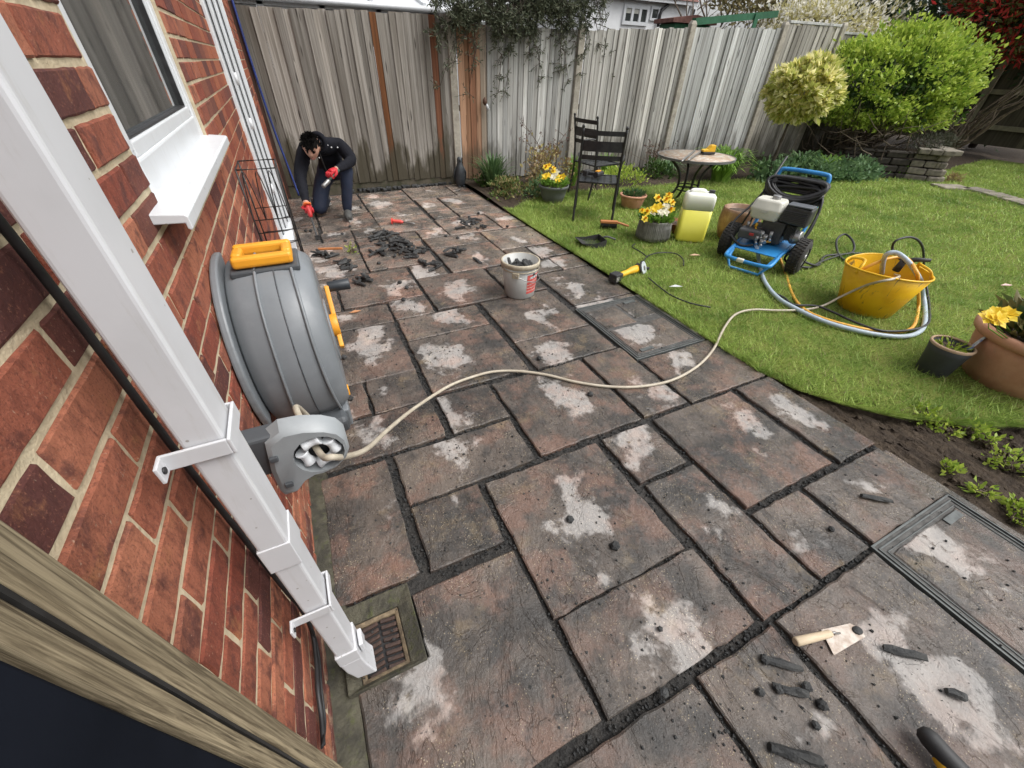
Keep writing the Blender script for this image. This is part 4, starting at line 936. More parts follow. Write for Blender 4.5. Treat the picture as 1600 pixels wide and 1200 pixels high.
# ------------------------------------------------------------------ wire rack on the wall
wr = thing('wire_rack', (.05, 2.78, .45), 'black wire plant rack on the wall beyond the hose reel', 'rack')
mb = MB(); rr = .0042; X0_, X1_ = 0.0, .185; ya, yb = -.12, .14; T, Bm = .58, .0
for y_ in (ya, yb):
    for x_ in (X0_, X1_): mb.tube([(x_, y_, Bm), (x_, y_, T)], rr, 6)
for z_ in (T,): mb.tube([(X0_, ya, z_), (X1_, ya, z_), (X1_, yb, z_), (X0_, yb, z_)], rr, 6, closed=True)
mb.build('frame', M_metalblk, wr)
for z_ in (.05, .12, .19, .26, .33):
    mb = MB(); mb.tube([(X0_, ya, z_), (X1_*.75, ya, z_), (X1_, ya+.03, z_), (X1_, yb, z_), (X0_, yb, z_)], .0028, 5); mb.build('wire', M_metalblk, wr)
for k in range(3):
    mb = MB(); x_ = .03+.06*k; pts = [(x_-.03+.06*t, ya, .33+.24*math.sin(PI*t)) for t in [i/10 for i in range(11)]]; mb.tube(pts, .0028, 5); mb.build('wire', M_metalblk, wr)
for k in range(3):
    mb = MB(); y_ = ya+.043+.086*k; pts = [(X1_, y_-.043+.086*t, .33+.22*math.sin(PI*t)) for t in [i/10 for i in range(11)]]; mb.tube(pts, .0028, 5); mb.build('wire', M_metalblk, wr)
mb = MB(); mb.tube([(X1_, ya, 0), (X1_+.01, ya+.02, -.02), (X1_+.01, yb-.02, -.02), (X1_, yb, 0)], rr, 6); mb.build('foot', M_metalblk, wr)
mb = MB(); mb.lathe([(.05, 0), (.06, .012), (.055, .03), (.02, .035), (.018, .05)], 20); tag(mb.build('green_sprinkler', pm('lime_plastic', (.18, .55, .04), (.14, .45, .03), .4), loc=(.16, 3.75, 0)), 'small lime green plastic sprinkler behind the hose reel', 'sprinkler')
# ------------------------------------------------------------------ containers on the lawn
M_terra = pm('terracotta', (.60, .32, .205), (.52, .26, .16), .85, 9, .3, 90, .002, dirt=.25, dcol=(.42, .30, .22))
M_terrad = pm('dark_terracotta', (.27, .095, .05), (.20, .07, .04), .8, 9, .3, 90, .002)
M_glaze = pm('mottled_brown_glaze', (.33, .20, .12), (.20, .105, .06), .45, 14, .2, 60, .002, dirt=.35, dcol=(.40, .29, .19))
M_greypl = pm('grey_plastic_pot', (.14, .15, .15), (.11, .118, .118), .5, 6, .1)
M_stonepot = pm('grey_glazed_pot', (.26, .255, .235), (.15, .145, .13), .55, 30, .3, 50, .003, stretch=(1, 1, .25), dirt=.3)
M_char = pm('charcoal_glaze', (.048, .05, .054), (.035, .037, .04), .6, 6, .1)
M_compost = pm('compost', (.06, .042, .03), (.11, .08, .055), .95, 40, 1.0, 60, .015)
def pot(name, loc, label, prof, mat, inner, soil_z, group=None, rim=None, seg=40, soil_mat=None):
    """prof: outside profile from foot to lip; inner: wall thickness"""
    e = thing(name, loc, label, 'pot', 0, group); mb = MB(); P = list(prof); r_l, z_l = P[-1]
    full = P+[(r_l-inner*.3, z_l+.004), (r_l-inner, z_l)]+[(max(.01, r-inner), z) for r, z in reversed(P[:-1]) if z > soil_z-.03]+[(.01, soil_z-.035)]
    mb.lathe(full, seg, caps=True); body = mb.build('body', mat, e)
    rs = min(r-inner for r, z in P if z >= soil_z-.04); mb = MB(); n = 24
    mb.lathe([(rs*1.02, soil_z), (rs*.7, soil_z+.012), (rs*.35, soil_z+.006), (.004, soil_z+.014)], n, jit=.05, sm=False); mb.build('soil', soil_mat or M_compost, e)
    if rim:
        mb = MB(); mb.lathe(rim+[rim[0]], seg, caps=False); mb.build('rim', mat, e)
    return e
def flower(parent, c, r, mat, cmat, n=6, tilt=None, double=False):
    mb = MB(); d = Vector(tilt or (random.gauss(-.3, .3), random.gauss(-.5, .3), .8)).normalized(); x = d.orthogonal().normalized(); y = d.cross(x); c = Vector(c)
    for ring in range(2 if double else 1):
        for k in range(n):
            a = 2*PI*(k+.5*ring)/n; u = x*math.cos(a)+y*math.sin(a); v = d.cross(u); rr = r*(1-.35*ring)
            p = [c+d*.004*ring, c+u*rr*.55+v*rr*.36+d*rr*(.1+.35*ring), c+u*rr+d*rr*(.12+.5*ring), c+u*rr*.55-v*rr*.36+d*rr*(.1+.35*ring)]
            mb.add(p, [(0, 1, 2), (0, 2, 3)])
    f = mb.build('flower', mat, parent)
    if cmat: m2 = MB(); m2.cyl(c, c+d*r*.55, r*.22, r*.32, 7, caps=False); m2.build('trumpet', cmat, f)
M_trump = pm('daffodil_trumpet', (.82, .45, .01), (.75, .36, .01), .5, 20, .1)
def bedding(e, r, z, n_leaf, flowers, lm, seed=3, hgt=.12, ll=.075):
    rs = np.random.RandomState(seed); np.random.seed(seed); a = rs.rand(n_leaf)*2*PI; q = r*np.sqrt(rs.rand(n_leaf))
    P = np.stack([np.cos(a)*q*.85, np.sin(a)*q*.85, z+hgt*.5*rs.rand(n_leaf)], 1); D = np.stack([np.cos(a)*(.5+rs.rand(n_leaf)), np.sin(a)*(.5+rs.rand(n_leaf)), .5+.8*rs.rand(n_leaf)], 1)+rs.randn(n_leaf, 3)*.25
    V, F = leaves_np(P, D, ll*(.6+.7*rs.rand(n_leaf)), ll*.45*(.7+.5*rs.rand(n_leaf))); link('leaves', np_mesh('leaves', V, F, 3), lm, e)
    mb = MB()
    for (c, rr, m, cm, nn, dbl) in flowers:
        mb.tube([(c[0]*.5, c[1]*.5, z), (c[0]*.9, c[1]*.9, z+(c[2]-z)*.6), c], [.003, .003, .002], 4); flower(e, c, rr, m, cm, nn, double=dbl)
    mb.build('stems', M_lf_strap, e)
def rf(r, z0, z1, kind, n, size):
    out = []
    for _ in range(n):
        a = random.uniform(0, 2*PI); q = r*math.sqrt(random.random()); out.append(((math.cos(a)*q, math.sin(a)*q, random.uniform(z0, z1)), size*random.uniform(.8, 1.2), *kind))
    return out
DAFF = (M_petal_y, M_trump, 6, False); PANY = (M_petal_y, None, 5, True); PANW = (M_petal_w, None, 5, True); DAFW = (M_petal_w, M_trump, 6, False)
random.seed(5)
e = pot('planter_bowl', (3.42, 5.05, .015), 'dark grey oval bowl of yellow and white spring flowers on the lawn', [(.10, 0), (.135, .01), (.165, .10), (.185, .175), (.20, .185), (.205, .215)], M_greypl, .014, .19)
bedding(e, .19, .19, 260, rf(.16, .30, .46, DAFF, 7, .045)+rf(.14, .26, .34, PANY, 6, .05)+rf(.14, .27, .36, PANW, 4, .05), M_lf_strap, 3, .16)
e = pot('lattice_pot', (4.28, 4.42, .015), 'small terracotta lattice basket pot with green leaves beside chair', [(.105, 0), (.13, .02), (.155, .13), (.165, .15)], M_terra, .014, .13, rim=[(.158, .14), (.176, .145), (.178, .165), (.160, .17)])
mb = MB()
for k in range(14):
    for s_ in (-1, 1): mb.tube([((.112+.045*t)*math.cos(2*PI*k/14+s_*t*.65), (.112+.045*t)*math.sin(2*PI*k/14+s_*t*.65), .012+.125*t) for t in (0, .25, .5, .75, 1)], .007, 5)
mb.build('lattice', M_terra, e); bedding(e, .13, .13, 140, [], M_lf_iris, 4, .10)
e = pot('glazed_pot', (3.70, 3.34, .015), 'ridged grey glazed pot full of daffodils and white pansies', [(.155, 0), (.175, .012), (.178, .05), (.172, .12), (.168, .18), (.178, .205)], M_stonepot, .016, .18)
bedding(e, .19, .18, 300, rf(.17, .27, .40, DAFF, 8, .045)+rf(.13, .25, .33, PANW, 9, .05)+rf(.13, .25, .32, PANY, 4, .05)+[((-.2, .02, .30), .045, *DAFF), ((-.21, -.05, .24), .045, *DAFF), ((.15, .05, .42), .045, *DAFF)], M_lf_strap, 5, .14)
mb = MB()
for k in range(60):
    a = 2*PI*k/60; mb.tube([(.180*math.cos(a), .180*math.sin(a), .012), (.180*math.cos(a), .180*math.sin(a), .05), (.174*math.cos(a), .174*math.sin(a), .12), (.170*math.cos(a), .170*math.sin(a), .18)], [.003, .006, .006, .003], 4)
mb.build('ridges', M_stonepot, e)
e = pot('terracotta_bowl', (4.10, 3.47, .015), 'low red-brown terracotta bowl between the daffodil pot and jerrycan', [(.10, 0), (.115, .01), (.135, .09), (.145, .10)], M_terrad, .012, .075)
flower(e, (.05, -.06, .13), .04, M_petal_y, M_trump)
e = pot('barrel_pot', (4.56, 2.98, .015), 'rounded brown glazed pot of bare compost behind the pressure washer wheel', [(.145, 0), (.17, .01), (.20, .10), (.21, .20), (.20, .29), (.195, .32)], M_glaze, .022, .28)
e = pot('charcoal_pot', (3.66, .66, .010), 'small charcoal pot of weeds leaning on the big terracotta planter', [(.075, 0), (.08, .006), (.098, .15), (.107, .195)], M_char, .014, .175)
mb = MB(); mb.lathe([(.108, .195), (.109, .205), (.100, .212), (.094, .200), (.108, .195)], 40, caps=False); mb.build('pale_lip', pm('pale_clay_lip', (.46, .32, .21), (.38, .26, .17), .8), e)
bedding(e, .08, .175, 60, [], M_lf_bush, 6, .05, .04)
e = pot('terracotta_planter', (3.99, .40, .010), 'large round terracotta planter with yellow flowers at the right edge', [(.20, 0), (.22, .008), (.255, .10), (.285, .22), (.295, .29)], M_terra, .03, .30, rim=[(.290, .275), (.318, .285), (.325, .31), (.318, .335), (.292, .34)])
random.seed(9)
bedding(e, .28, .30, 420, rf(.2, .40, .48, PANY, 5, .045)+[(tuple(G(qx, qy, .47)-Vector((3.99, .40, .010))), .055, *PANY) for qx, qy in ((1545, 497), (1555, 490), (1566, 488), (1560, 500), (1575, 492))], leaf_mat('primula_leaf', (.06, .10, .03), (.13, .17, .06), .5, .2, edge=(.16, .14, .05)), 7, .22, .10)
for a in (3.55, 4.6):
    mb = MB(); mb.ball((.268*math.cos(a), .268*math.sin(a), .14), (.022, .022, .018), 12, 8); mb.build('boss', M_terra, e)
p = Vector((3.70, .59, .20)); mb = MB(); mb.box((0, 0, .05), (.05, .003, .11)); tag(mb.build('plant_label', pm('blue_white_label', (.10, .16, .45), (.70, .72, .78), .4, 40, 0), loc=(3.715, .60, .20), rot=(.35, .5, .5)), 'blue and white plant label packet stuck in the charcoal pot', 'label')

# ------------------------------------------------------------------ jerrycan
def jerry():
    loc = G(1080, 378, .01); e = thing('jerrycan', (loc.x+.03, loc.y+.08, .012), 'translucent plastic jerrycan two thirds full of yellow liquid', 'jerrycan', math.atan2(-.62, .78))
    W, D, Hh = .30, .20, .52
    def rr(w, d, r, n=5):
        pts = []
        for cx, cy, a0 in ((w/2-r, d/2-r, 0), (-w/2+r, d/2-r, PI/2), (-w/2+r, -d/2+r, PI), (w/2-r, -d/2+r, 1.5*PI)):
            for k in range(n+1): a = a0+PI/2*k/n; pts.append((cx+r*math.cos(a), cy+r*math.sin(a)))
        return pts
    t = NT('translucent_can'); v = t.coord(); 
    sx = t.n('SeparateXYZ'); t.l(v, sx.inputs[0]); t.done((.84, .85, .76), .35, None, 0, .4)
    t.b.inputs['Subsurface Weight'].default_value = .6; t.b.inputs['Subsurface Radius'].default_value = (.05, .05, .04); t.b.inputs['Subsurface Scale'].default_value = 1.0
    can = t.mat
    liq = pm('yellow_liquid_in_can', (.80, .75, .10), (.76, .70, .085), .32, 2, .03, 40, .001)
    mb = MB(); R_ = []
    for z, k in ((0, .92), (.012, .98), (.03, 1), (.325, 1)): R_.append([(x*k, y*k, z) for x, y in rr(W, D, .035)])
    mb.rings(R_, 0, True); mb.build('filled_body', liq, e)
    mb = MB(); R_ = []
    for z, k in ((.326, 1), (.43, 1), (.46, .97), (.478, .86), (.483, .7)): R_.append([(x*k, y*k, z) for x, y in rr(W, D, .035)])
    mb.rings(R_, 0, True); mb.build('empty_top', can, e)
    mb = MB(); mb.tube(catmull([(-.10, 0, .470), (-.09, 0, .490), (-.04, 0, .495), (.02, 0, .493), (.045, 0, .470)], 5), .024, 10); mb.build('handle', can, e)
    mb = MB(); mb.cyl((.10, 0, .47), (.10, 0, .51), .030, .030, 20); mb.build('cap', M_black, e, bevel=.003)
jerry()

# ------------------------------------------------------------------ bistro chairs and table
def make_chair():
    e = thing('metal_chair', (0, 0, 0), 'black metal slatted garden chair with cordless drill on its seat, back turned', 'chair', group='black metal garden chairs')
    w, d, sh, bh = .46, .46, .43, .97; r_ = .0135
    for sx in (-1, 1):
        mb = MB(); mb.tube(catmull([(sx*w/2, -d/2-.06, 0), (sx*w/2, -d/2-.01, .25), (sx*w/2*.98, -d/2, sh), (sx*w/2*.98, -d/2-.03, .72), (sx*w/2*.99, -d/2-.07, bh)], 4), r_, 8); mb.ball((sx*w/2*.99, -d/2-.073, bh+.01), .018, 10, 6); mb.build('back_leg', M_metalblk, e)
        mb = MB(); mb.tube(catmull([(sx*(w/2+.01), d/2+.03, 0), (sx*(w/2+.01), d/2, .3), (sx*(w/2+.015), d/2-.02, sh), (sx*(w/2+.03), d/2-.04, .62), (sx*(w/2+.03), d/2-.10, .665), (sx*(w/2+.03), 0, .67), (sx*w/2, -d/2-.02, .665)], 4), r_*.9, 8); mb.build('arm_leg', M_metalblk, e)
    for zc, hh in ((.925, .045), (.80, .10), (.69, .045)):
        mb = MB(); y0_ = -d/2-.03-(zc-.72)*.16; n = 8; V = []; R_ = []
        for k in range(n+1):
            f = k/n; x = -w/2+w*f; bow = -.025*math.sin(PI*f); R_.append([(x, y0_+bow, zc-hh/2), (x, y0_+bow+.004, zc-hh/2), (x, y0_+bow+.004, zc+hh/2), (x, y0_+bow, zc+hh/2)])
        mb.rings(R_, 0, False); mb.build('back_slat', M_metalblk, e)
    mb = MB()
    mb.tube([(-w/2, -d/2, sh), (w/2, -d/2, sh), (w/2+.01, d/2, sh), (-w/2-.01, d/2, sh)], .010, 6, closed=True); seat = mb.build('seat_frame', M_metalblk, e)
    M_seat = pm('dark_seat_mesh', (.03, .034, .038), (.02, .023, .026), .4, 20, .1)
    for k in range(6):
        x = -w/2+.045+k*(w-.09)/5; mb = MB(); mb.box((x, 0, sh+.004-.012*math.sin(PI*k/5)), (.050, d-.01, .004)); mb.build('seat_strip', M_seat, e)
    for k in range(6):
        y = -d/2+.045+k*(d-.09)/5; mb = MB(); mb.box((0, y, sh-.002-.006), (w-.01, .050, .004)); mb.build('seat_strip', M_seat, e)
    return e
c1 = make_chair(); c1.location = (3.56, 4.28, .012); c1.rotation_euler = (0, 0, math.atan2(.8, .6)-PI/2)
c2 = copy_tree(c1); c2.location = (4.17, 5.16, .012); c2.rotation_euler = (0, 0, -PI/2+.1); c2['label'] = 'black metal slatted garden chair standing empty nearer the fence'
# mosaic table
TB = Vector((5.08, 4.28, .012)); e = thing('bistro_table', TB, 'round mosaic topped garden table with black iron legs', 'table'); TZ, TR = .60, .485
def mosaic():
    t = NT('mosaic_top'); P = t.coord(); d = t.vor(P, 26.0, 'DISTANCE_TO_EDGE'); c = t.vor(P, 26.0, out='Color'); sc_ = t.n('SeparateColor'); t.l(c, sc_.inputs[0])
    col = t.mix(sc_.outputs[0], (.48, .36, .25), (.36, .22, .14)); col = t.mix(t.ramp(sc_.outputs[1], .6, .7), col, (.55, .50, .42)); col = t.mix(t.ramp(d, .06, .02), col, (.30, .28, .25))
    return t.done(col, .35, t.bump(t.ramp(d, .0, .08), .5, .002), 0, .5)
mb = MB(); mb.lathe([(.01, TZ), (TR-.012, TZ)], 64, caps=True); mb.lathe([(.01, TZ-.02), (TR-.014, TZ-.02), (TR-.013, TZ+.001), (.01, TZ+.001)], 64, caps=False); mb.build('mosaic_top', mosaic(), e)
mb = MB(); mb.lathe([(TR-.013, TZ-.022), (TR, TZ-.022), (TR, TZ+.004), (TR-.013, TZ+.004), (TR-.013, TZ-.022)], 64, caps=False, sm=False); mb.build('steel_rim', pm('grey_steel_band', (.15, .15, .15), (.11, .11, .11), .4), e)
for k in range(4):
    a = PI/4+k*PI/2+.3; u = Vector((math.cos(a), math.sin(a), 0)); mb = MB(); mb.tube(catmull([u*.34+Vector((0, 0, 0)), u*.24+Vector((0, 0, .08)), u*.14+Vector((0, 0, .22)), u*.16+Vector((0, 0, .40)), u*.28+Vector((0, 0, .53)), u*.36+Vector((0, 0, TZ-.02))], 5), .017, 8); mb.build('leg', M_metalblk, e)
for rr_, zz in ((.15, .20), (.14, .24)):
    mb = MB(); mb.tube([(rr_*math.cos(2*PI*k/28), rr_*math.sin(2*PI*k/28), zz) for k in range(28)], .008, 6, closed=True); mb.build('ring', M_metalblk, e)
# tools
M_steel = pm('worn_steel', (.36, .36, .355), (.24, .235, .23), .38, 20, .15, 90, .001, metal=.8, dirt=.3, dcol=(.2, .17, .14))
M_yel = pm('tool_yellow', (.80, .47, .02), (.72, .40, .02), .45, 8, .06, 80, .001, dirt=.15, dcol=(.3, .2, .05))
M_toolblk = pm('tool_black', (.022, .022, .023), (.034, .033, .033), .55, 12, .15, 100, .001)
tt = TB.z+TZ+.005
for i, (pa, pb, lb) in enumerate((((1065, 252), (1085, 236), 'left of two steel chisels lying on the mosaic table'), ((1075, 250), (1097, 236), 'right of two steel chisels on the mosaic table beside the yellow battery'))):
    a, b = G(*pa, tt+.02), G(*pb, tt+.02); mb = MB(); mb.tube([a, a.lerp(b, .08), a.lerp(b, .5), a.lerp(b, .9), b], [.006, .014, .013, .013, .016], 8)
    tag(mb.build('steel_chisel', M_steel), lb, 'chisel')
p = G(1105, 241, tt); e = thing('battery_tool', (p.x, p.y, tt), 'yellow and black power tool battery lying on the mosaic table', 'tool', -.4)
mb = MB(); mb.box((0, 0, .018), (.16, .10, .03)); mb.build('base', M_toolblk, e, bevel=.006)
mb = MB(); mb.prism([(-.08, .03), (-.08, .052), (-.02, .06), (.02, .105), (.07, .11), (.075, .03)], -.045, .045, Matrix(((1, 0, 0, 0), (0, 0, 1, 0), (0, 1, 0, 0), (0, 0, 0, 1)))); mb.build('housing', M_yel, e, bevel=.006)
# drill on the near chair
p = Vector((3.60, 4.33, .012+.436)); e = thing('cordless_drill', p, 'black and orange cordless drill lying on the near chair seat', 'drill', .5)
mb = MB(); mb.cyl((-.09, 0, .035), (.05, 0, .035), .034, .034, 16); mb.cyl((.05, 0, .035), (.10, 0, .035), .028, .018, 14); mb.cyl((.10, 0, .035), (.13, 0, .035), .010, .008, 10); mb.build('body', M_toolblk, e, bevel=.003)
mb = MB(); mb.box((-.02, .07, .032), (.045, .12, .038), Euler((0, 0, .2)).to_matrix()); mb.box((-.035, .145, .036), (.11, .06, .06)); mb.build('grip', M_toolblk, e, bevel=.008)
mb = MB(); mb.box((-.03, 0, .070), (.09, .04, .012)); mb.build('orange_band', M_orange, e, bevel=.003)

# ------------------------------------------------------------------ tools and clutter by the lawn edge
p = G(928, 386); e = thing('dustpan', (p.x+.02, p.y+.02, .02), 'black plastic dustpan lying at the lawn edge', 'dustpan', math.radians(-12))
mb = MB(); R_ = []
pts = [(-.17, .0, .035), (-.05, .0, .01), (.10, .0, .018), (.13, 0, .03)]
mb.add([(-.19, -.10, .055), (-.19, .10, .055), (-.06, -.115, .004), (-.06, .115, .004), (.08, -.10, .006), (.08, .10, .006), (.08, -.10, .07), (.08, .10, .07), (-.06, -.115, .045), (-.06, .115, .045)],
    [(0, 2, 3, 1), (2, 4, 5, 3), (4, 6, 7, 5), (2, 8, 6, 4), (3, 5, 7, 9), (0, 8, 2), (1, 3, 9)])
o = mb.build('pan', M_toolblk, e); so = o.modifiers.new('solid', 'SOLIDIFY'); so.thickness = .004
mb = MB(); mb.tube(catmull([(.08, .02, .06), (.13, .01, .075), (.19, -.01, .06), (.22, -.015, .05)], 4), [.018, .018]+[.017]*9+[.012, .010], 10, flat=.6) if False else mb.tube(catmull([(.075, .02, .055), (.13, .01, .07), (.19, -.01, .055), (.22, -.015, .045)], 4), .015, 10, flat=.6); mb.build('handle', M_toolblk, e)
p = G(955, 360); e = thing('hand_brush', (p.x, p.y, .02), 'wooden hand brush with black bristles lying on the grass', 'brush', math.radians(-32))
M_brw = pm('orange_brush_wood', (.50, .20, .07), (.40, .15, .05), .6, 10, .2, 50, .002, stretch=(.4, 4, 4))
mb = MB(); mb.box((-.04, 0, .075), (.20, .055, .028)); mb.build('block', M_brw, e, bevel=.006)
mb = MB(); mb.tube([(.05, 0, .072), (.09, 0, .065), (.16, 0, .045), (.19, 0, .04)], [.018, .014, .016, .011], 10, flat=.8); mb.build('handle', M_brw, e)
mb = MB()
for i in range(20):
    for j in range(5):
        x = -.13+.18*i/19; y = -.022+.044*j/4; mb.tube([(x, y, .065), (x+random.gauss(0, .004), y+random.gauss(0, .004), .004)], [.003, .0025], 4)
mb.build('bristles', M_toolblk, e)['kind'] = 'stuff'
# angle grinder
A, B = G(965, 432, .05), G(1000, 418, .055); e = thing('angle_grinder', A, 'yellow and black cordless angle grinder lying at the lawn edge', 'grinder', math.atan2(B.y-A.y, B.x-A.x)); L = (B-A).length
mb = MB(); mb.box((-.03, 0, 0), (.085, .085, .075)); mb.box((.02, 0, .0), (.03, .07, .065)); mb.build('battery', M_toolblk, e, bevel=.008)
mb = MB(); mb.box((-.05, -.044, .0), (.035, .003, .04)); mb.build('battery_label', pm('grey_print', (.45, .44, .4), (.06, .06, .06), .5, 90, 0), e)
mb = MB(); mb.tube([(.03, 0, 0), (.06, 0, .004), (L*.45, 0, .006), (L*.6, 0, .008), (L*.85, 0, .004), (L*.98, 0, 0)], [.030, .026, .026, .034, .037, .026], 14, flat=.9); mb.build('housing', M_yel, e)
mb = MB(); mb.cyl((L*1.0, -.02, -.012), (L*1.0, .045, .012), .032, .028, 16); mb.build('gear_head', M_toolblk, e)
dn = Vector((.25, -.75, .35)).normalized(); cc = Vector((L*1.02, -.035, .012)); mb = MB(); mb.tube([cc, cc+dn*.004], .058, 36); disc = mb.build('disc', pm('pale_disc', (.52, .55, .56), (.38, .42, .44), .5, 25), e)
mb = MB(); mb.tube([cc-dn*.014, cc-dn*.002], .066, 36); mb.build('guard', M_toolblk, e); mb = MB(); mb.tube([cc+dn*.004, cc+dn*.010], .018, 14); mb.build('nut', M_steel, disc)
mb = MB(); mb.cyl((L*1.02, .0, .0), (L*1.30, -.03, -.02), .014, .017, 10); mb.build('side_handle', M_toolblk, e)
# trowel
A, Bt = G(1242, 1003, .028), G(1298, 990, .028); d = (Bt-A); ln = d.length
e = thing('pointing_trowel', (A.x, A.y, .0), 'small trowel with wooden handle and mortar-stained blade on the slab', 'trowel', math.atan2(d.y, d.x))
mb = MB(); mb.tube([(0, 0, .028), (.006, 0, .028), (.05, 0, .028), (ln*.95, 0, .030), (ln, 0, .03)], [.011, .0145, .0135, .0115, .009], 14); mb.build('handle', pm('pale_wood', (.62, .50, .35), (.50, .39, .26), .6, 10, .1, stretch=(.5, 5, 5)), e)
mb = MB(); mb.tube([(ln, 0, .03), (ln+.015, 0, .03), (ln+.03, 0, .012), (ln+.05, 0, .007)], [.004, .0035, .0035, .003], 8); mb.build('tang', M_steel, e)
bl = [G(*q, .006) for q in ((1283, 984), (1328, 974), (1346, 983), (1352, 995), (1303, 1024))]; rot = Matrix.Rotation(-e.rotation_euler.z, 3, 'Z')
loc_pts = [rot @ (q-Vector(e.location)) for q in bl]; mb = MB(); mb.prism([(q.x, q.y) for q in loc_pts], .0045, .0065); mb.build('blade', pm('stained_blade', (.47, .42, .37), (.33, .26, .21), .5, 35, .4, 120, .001, metal=.25, dirt=.5, dcol=(.30, .19, .12)), e)
mb = MB(); q = rot @ (G(1340, 985, .008)-Vector(e.location)); mb.ball((q.x, q.y, .008), (.018, .014, .006), 10, 6); mb.build('mortar_dab', M_mortchunk, e)
# black and yellow tool handle in the corner
A, Bt = G(1446, 1145, .045), G(1510, 1215, .05); d = Bt-A
e = thing('power_tool', (A.x, A.y, 0), 'black power tool grip with yellow body in the bottom right corner', 'tool', math.atan2(d.y, d.x)); L = d.length
mb = MB(); mb.tube([(-.012, 0, .042), (-.004, 0, .042), (.012, 0, .042), (.05, 0, .042), (.10, 0, .045), (.25, 0, .05)], [.010, .021, .0255, .0265, .0285, .030], 18); mb.build('grip', M_toolblk, e)
mb = MB(); mb.tube([(.045, -.012, .030), (.08, -.018, .032), (.30, -.02, .036)], [.014, .022, .026], 14); mb.build('yellow_body', M_yel, e)
# ------------------------------------------------------------------ mortar bucket
BC = Vector((1.745, 2.72, .002)); e = thing('mortar_bucket', BC, 'white plastic bucket with red label holding mortar rubble', 'bucket', math.radians(20))
M_bk = pm('dirty_white_plastic', (.43, .435, .42), (.36, .365, .345), .5, 6, .1, 60, .001, dirt=.25, dcol=(.30, .26, .20))
M_bkrim = pm('stained_cream_rim', (.47, .42, .32), (.38, .33, .24), .55, 12, .2, 60, .001, dirt=.4, dcol=(.24, .18, .12))
BH, rb, rt = .285, .122, .146
mb = MB(); mb.lathe([(rb-.004, 0), (rb, .004), (rt, BH), (rt-.004, BH), (rb-.002, .02), (.01, .018)], 48); mb.build('body', M_bk, e)
mb = MB(); mb.lathe([(rt, BH-.035), (rt+.010, BH-.033), (rt+.010, BH-.006), (rt+.006, BH+.002), (rt-.004, BH+.002), (rt-.004, BH-.02), (rt, BH-.035)], 48, caps=False); mb.build('rim', M_bkrim, e)
mb = MB(); mb.lathe([(rt-.001, BH-.06), (rt+.006, BH-.058), (rt+.006, BH-.052), (rt-.001, BH-.05)], 48, caps=False); mb.build('rim_bead', M_bkrim, e)
def lbl():
    t = NT('red_paint_label'); P = t.coord(kind='UV'); s2 = t.n('SeparateXYZ'); t.l(P, s2.inputs[0]); u_, v_ = s2.outputs[0], s2.outputs[1]
    n_ = t.noise(P, 7.0, 6, .7)
    col = t.mix(t.ramp(n_, .4, .65), (.50, .055, .05), (.60, .16, .13))
    wv = t.math('SINE', t.math('MULTIPLY', t.math('ADD', v_, t.math('MULTIPLY', t.noise(P, 3.0, 3), .12)), 38.0))
    col = t.mix(t.math('MULTIPLY', t.ramp(wv, .75, .95), t.math('LESS_THAN', v_, .72)), col, (.58, .50, .46))
    bar = t.math('MULTIPLY', t.math('MULTIPLY', t.math('GREATER_THAN', v_, .78), t.math('LESS_THAN', v_, .90)), t.math('MULTIPLY', t.math('GREATER_THAN', u_, .15), t.math('LESS_THAN', u_, .85)))
    col = t.mix(bar, col, t.mix(t.ramp(t.noise(t.vmath('MULTIPLY', P, (3., 1., 1.)), 9.0, 2), .52, .56), (.62, .63, .62), (.03, .04, .07)))
    col = t.mix(t.ramp(t.noise(P, 14.0, 8, .75), .60, .66), col, (.52, .48, .43))
    return t.done(col, .6, None, 0, .4)
me = bpy.data.meshes.new('label_print'); V = []; F = []; UV = []; na = 14; a0 = math.radians(-112); a1 = math.radians(-40)
for i in range(na+1):
    a = a0+(a1-a0)*i/na
    for j, z in enumerate((.045, .125, .205)): r_ = rb+(rt-rb)*z/BH+.0012; V.append((r_*math.cos(a), r_*math.sin(a), z)); UV.append((i/na, j/2))
for i in range(na):
    for j in range(2): a = i*3+j; F.append((a, a+3, a+4, a+1))
me.from_pydata(V, [], F); uvl = me.uv_layers.new(name='uv')
for lp in me.loops: uvl.data[lp.index].uv = UV[lp.vertex_index]
for pl_ in me.polygons: pl_.use_smooth = True
link('label_print', me, lbl(), e)
mb = MB(); a = math.radians(-150); c_ = Vector(((rt+.004)*math.cos(a), (rt+.004)*math.sin(a), BH-.075)); mb.box(c_, (.022, .055, .045), Matrix.Rotation(a, 3, 'Z')); mb.build('handle_lug', M_bkrim, e, bevel=.006)
mb = MB(); ux = Vector((math.cos(a), math.sin(a), 0)); vx = Vector((-math.sin(a), math.cos(a), 0)); mb.tube(catmull([ux*(rt+.014)+Vector((0, 0, BH-.07)), ux*(rt+.004)-vx*.06+Vector((0, 0, BH-.10)), ux*(rt-.04)-vx*.125+Vector((0, 0, BH-.125)), -vx*(rt+.012)*1.0-ux*.02+Vector((0, 0, BH-.12)), -ux*(rt+.016)*.7-vx*.115+Vector((0, 0, BH-.10)), -ux*(rt+.014)+Vector((0, 0, BH-.07))], 5), .0035, 6) if False else mb.tube(catmull([ux*(rt+.016)+Vector((0, 0, BH-.075)), ux*(rt-.01)+vx*.085+Vector((0, 0, BH-.115)), ux*.07+vx*(rt-.005)+Vector((0, 0, BH-.14)), vx*(rt+.01)+Vector((0, 0, BH-.145)), -ux*.07+vx*(rt-.005)+Vector((0, 0, BH-.14)), -ux*(rt+.012)+Vector((0, 0, BH-.075))], 5), .0035, 6); mb.build('wire_handle', M_steel, e)
